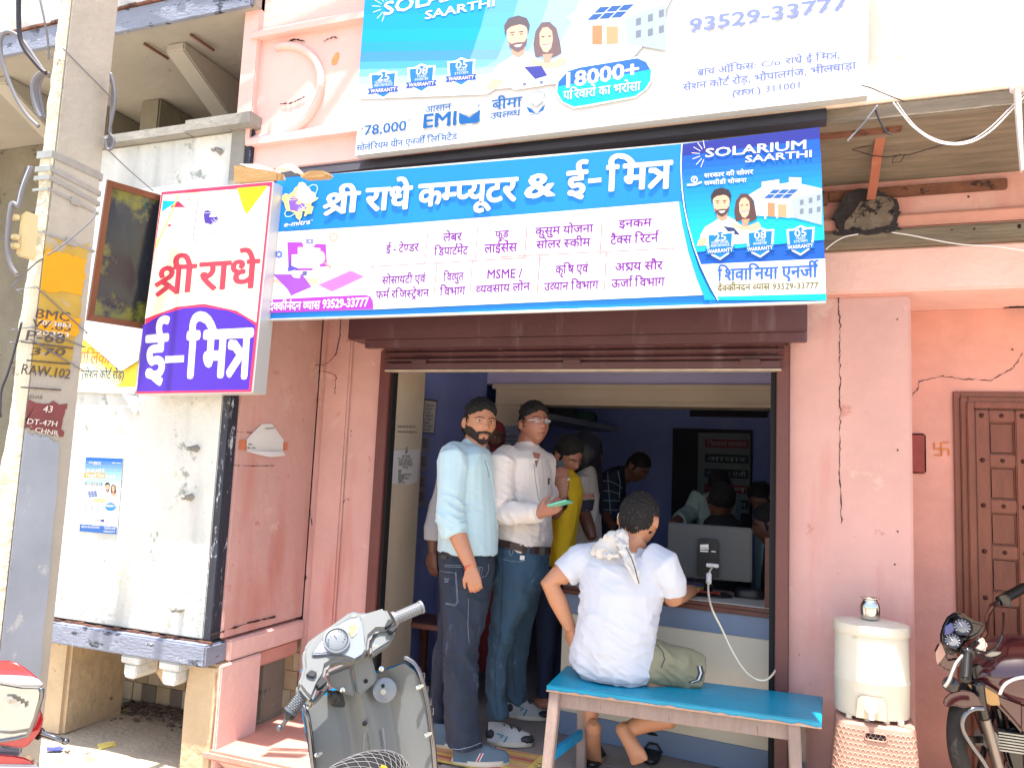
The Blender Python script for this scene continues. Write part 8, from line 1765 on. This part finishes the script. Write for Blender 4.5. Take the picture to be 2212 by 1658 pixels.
# woman with a printed sleeve and dark sparkly veil
Yw = .95; m_prt = mat('white_printed_cotton', srgb(176,170,166), .85, var=.08, vs=12, second=[(srgb(90,80,90), .16, 34.0)]); m_vl = mat('black_sequinned_veil', srgb(20,22,34), .6, var=.3, vs=30, second=[(srgb(150,155,160), .05, 70.0)])
hc = KX('K2', 330, 800, Yw)
def veil(Pn, hd):
    sw = MB(); c = hd.c; sw.ball(c-hd.f*.02+hd.u*.005, (.115,.125,.135), 18, 12); sw.tube([c-Vector((.02,-.06,.05)), KX('K2', 330, 980, Yw+.05), KX('K2', 370, 1150, Yw), KX('K2', 385, 1350, Yw)], [(.10,.09),(.11,.09),(.09,.07),(.07,.06)], 14)
    me = remesh(sw, .008, 2, folds(.012, 12)); link('veil', me, m_vl, Pn, True)
    q = MB(); a = KX('K2', 280, 1290, Yw-.12); q.tube([KX('K2', 285, 1200, Yw-.13), a], [.075,.072], 14); q.build('sleeve_border', mat('dark_embroidered_border', srgb(44,44,66), .8, second=[(srgb(150,150,160), .2, 60.0)]), Pn, smooth=50)
    q = MB(); q.tube([KX('K2', 280, 1165, Yw-.13), KX('K2', 283, 1200, Yw-.13)], [.0755,.0755], 14); q.build('rose_band', mat('rose_band', srgb(190,130,120), .8, second=[(srgb(160,50,80), .3, 50.0)]), Pn, smooth=50)
figure('woman in a white printed sleeve and dark sparkling veil behind the yellow T-shirt', hc, Vector((.9,.25,-.12)), (0,0,1), .215, [(1262,1285,1005,.08),(1245,1290,1025,.14),(1240,1295,1070,.15),(1242,1298,1150,.15),(1245,1305,1250,.17),(1240,1310,1400,.18)], Yw,
    [[KX('K2', 270, 1010, Yw-.12), KX('K2', 285, 1290, Yw-.13), KX('K2', 345, 1460, Yw-.18), KX('K2', 380, 1560, Yw-.2)]], m_skind, m_prt, hairf=None, cloth_arm=.46, extra=veil, legs=[[(1240,1270,1290,.12,0),(1238,1262,1400,.1,0),(1236,1258,1480,.09,0)]], legm=mat('navy_cotton', (0,0,0)))
# man in a checked shirt
Yc = 1.9; hc = KX('K2', 770, 930, Yc); m_chk = mat('dark_navy_check_cotton', srgb(28,36,58), .85, var=.1)
def checks(Pn, hd):
    me = [c for c in Pn.children if c.name.startswith('clothes')][0].data; bv = bvh_of(me)
    for pts in ([(510,960),(515,1060),(525,1180),(535,1330),(545,1480)],[(440,1050),(520,1045),(600,1080),(640,1110)],[(430,1130),(530,1135),(610,1160)],[(440,1215),(560,1220),(620,1225)],[(450,1300),(600,1305)],[(600,960),(620,1060),(610,1200)]): seam(bv, [Z('K2', *p) for p in pts], .004, mat('pale_check_line', srgb(120,140,150), .85), 'check_stripe', Pn, .001)
figure('man in a dark checked shirt bending his head in the middle of the room', hc, Vector((.75,-.35,-.65)), (.35,-.1,1), .22, [(1335,1352,1005,.09),(1302,1352,1020,.17),(1292,1352,1045,.19),(1292,1350,1100,.18),(1295,1352,1180,.18),(1295,1350,1300,.18)], Yc, [[KX('K2', 480, 1040, Yc-.1), KX('K2', 480, 1330, Yc-.15), KX('K2', 560, 1450, Yc-.3)]], m_skind, m_chk, extra=checks)
# person leaning in pale green print shirt, dark head in front, others by the monitor
Yg = 1.75; hc = KX('K2', 1500, 1085, Yg-.05)
figure('person in a pale green speckled shirt leaning forward behind the monitor', hc, Vector((.1,-.6,-.75)), (0,-.7,.7), .22, [(1545,1570,1060,.1),(1518,1590,1068,.16),(1505,1600,1085,.17),(1505,1598,1120,.17),(1510,1595,1200,.17),(1510,1595,1330,.17)], Yg, [[KX('K2', 1330, 1180, Yg-.05), KX('K2', 1240, 1330, Yg-.1), KX('K2', 1130, 1400, Yg-.3), KX('K2', 1080, 1430, Yg-.4)]], m_skind, mat('pale_green_speckled_cotton', srgb(150,166,160), .9, second=[(srgb(80,100,96), .2, 60.0)]), cloth_arm=.75, face=False)
Yd = 1.2; hc = KX('K2', 1510, 1230, Yd); figure('person with thick black hair bowed low just above the monitor', hc, Vector((.0,-.5,-.85)), (.2,-.7,.6), .235, [(1535,1580,1110,.1),(1520,1600,1125,.17),(1515,1605,1160,.18),(1515,1600,1250,.18),(1515,1600,1340,.18)], Yd, [], m_skind, mat('black_cotton', srgb(18,18,22), .9), face=False, hairt=.10)
Ye = 1.45; hc = KX('K2', 1880, 1210, Ye); figure('person at the far right of the room with a pale collar', hc, Vector((-.5,-.6,-.5)), (-.1,0,1), .22, [(1650,1672,1098,.1),(1636,1690,1110,.16),(1630,1700,1150,.17),(1630,1700,1250,.17),(1630,1700,1340,.17)], Ye, [], m_skind, mat('pale_teal_cotton', srgb(130,165,170), .9), face=False)
Yf = .75; hc = KX('K2', 1945, 1440, Yf); figure('person in profile by the brown post at the right end of the counter', hc, Vector((-.95,-.1,-.25)), (0,0,1), .225, [(1660,1685,1165,.1),(1648,1700,1185,.15),(1645,1705,1230,.16),(1645,1705,1330,.16)], Yf, [], m_skind, mat('black_cotton', (0,0,0)), face=True)
# red clad child or woman between the two standing men; hidden person with white sleeve left of the first man
Yr = 1.1; hc = KX('K1', 1170, 740, Yr); figure('person in a red veil standing behind the two men', hc, Vector((.7,-.5,-.1)), (0,0,1), .215, [(1052,1075,960,.09),(1040,1085,975,.15),(1035,1090,1010,.16),(1035,1090,1100,.16),(1035,1090,1250,.17),(1030,1095,1440,.18)], Yr, [], m_skind, mat('dull_red_cloth', srgb(140,50,54), .85, var=.2), hairf=lambda x, y, z, v: (z+.35) if y < .1 else z-.25, hairm=mat('dull_red_cloth', (0,0,0)), legs=[[(1042,1085,1300,.12,0),(1045,1080,1400,.1,0),(1048,1078,1450,.09,0)]], legm=mat('navy_cotton', (0,0,0)))
Yl_ = .35; hc = PY(962, 905, Yl_+.05); wr_ = KX('K3', 420, 500, Yl_-.1)
hc = PY(1032, 925, Yl_+.05)
figure('person mostly hidden behind the bearded man, only a white sleeve and hand showing', hc, Vector((.8,.3,0)), (0,0,1), .22, [(1005,1040,968,.08),(985,1050,980,.12),(970,1050,1000,.14),(965,1050,1080,.16),(965,1040,1200,.16)], Yl_, [[PY(978,1010,Yl_-.02), PY(955,1075,Yl_-.05), KX('K3', 425, 200, Yl_-.1), wr_]], m_skind, mat('grey_white_cotton', srgb(170,168,172), .9, var=.08), legs=[[(945,985,1200,.13,0),(945,985,1350,.1,0),(945,985,1480,.09,0)]], legm=mat('navy_cotton', (0,0,0)), hands=[(wr_, KX('K3', 410, 680, Yl_-.1)-wr_, Vector((-.3,-1,0)), 1, .4, .95, 0, .5, .027)], cloth_arm=.86)

# ------------------------------------------------------------------ finer nesting: small pieces belong to the part they sit on
SUBS = dict(iris='eye', eyelid='eye', lace='upper', toe_cap='upper', heel_counter='upper', shoe_stripe='upper', shoe_logo='upper', buckle='belt', belt_loop='belt', lens='spectacles', gauge_face='gauge_ring', gauge_marks='gauge_ring',
            dial_glass='dial_ring', dial_marks='dial_ring', keyhole='ignition_dial', shutter_key='ignition_dial', bolt='bracket', grip_ribs='grip', grip_pattern='grip', stud='rail', sleeve_cuff='shirt', collar='shirt', placket='shirt', placket_edge='shirt',
            hem='t_shirt', sleeve_hem='t_shirt', stitching='jeans', hem_stitching='jeans', leather_patch='jeans', pocket_embroidery='jeans', check_stripe='clothes', hem_band='shorts', pocket_seam='shorts', handle_rim='seat_body', tap='tap_recess', rating_label='mount_box', spoke='rim', hub='rim')
bn = lambda o: o.name.split('.')[0]
for t_ in [o for o in COL.objects if o.parent is None and o.type == 'EMPTY']:
    ch = list(t_.children)
    cen = {o: sum((Vector(c) for c in o.bound_box), Vector())/8 for o in ch if o.type == 'MESH'}
    for o in ch:
        tgt = SUBS.get(bn(o))
        if tgt and o in cen:
            cand = [p for p in ch if bn(p) == tgt and p in cen]
            if cand: p = min(cand, key=lambda p: (cen[p]-cen[o]).length); o.parent = p; o.location = (0,0,0)
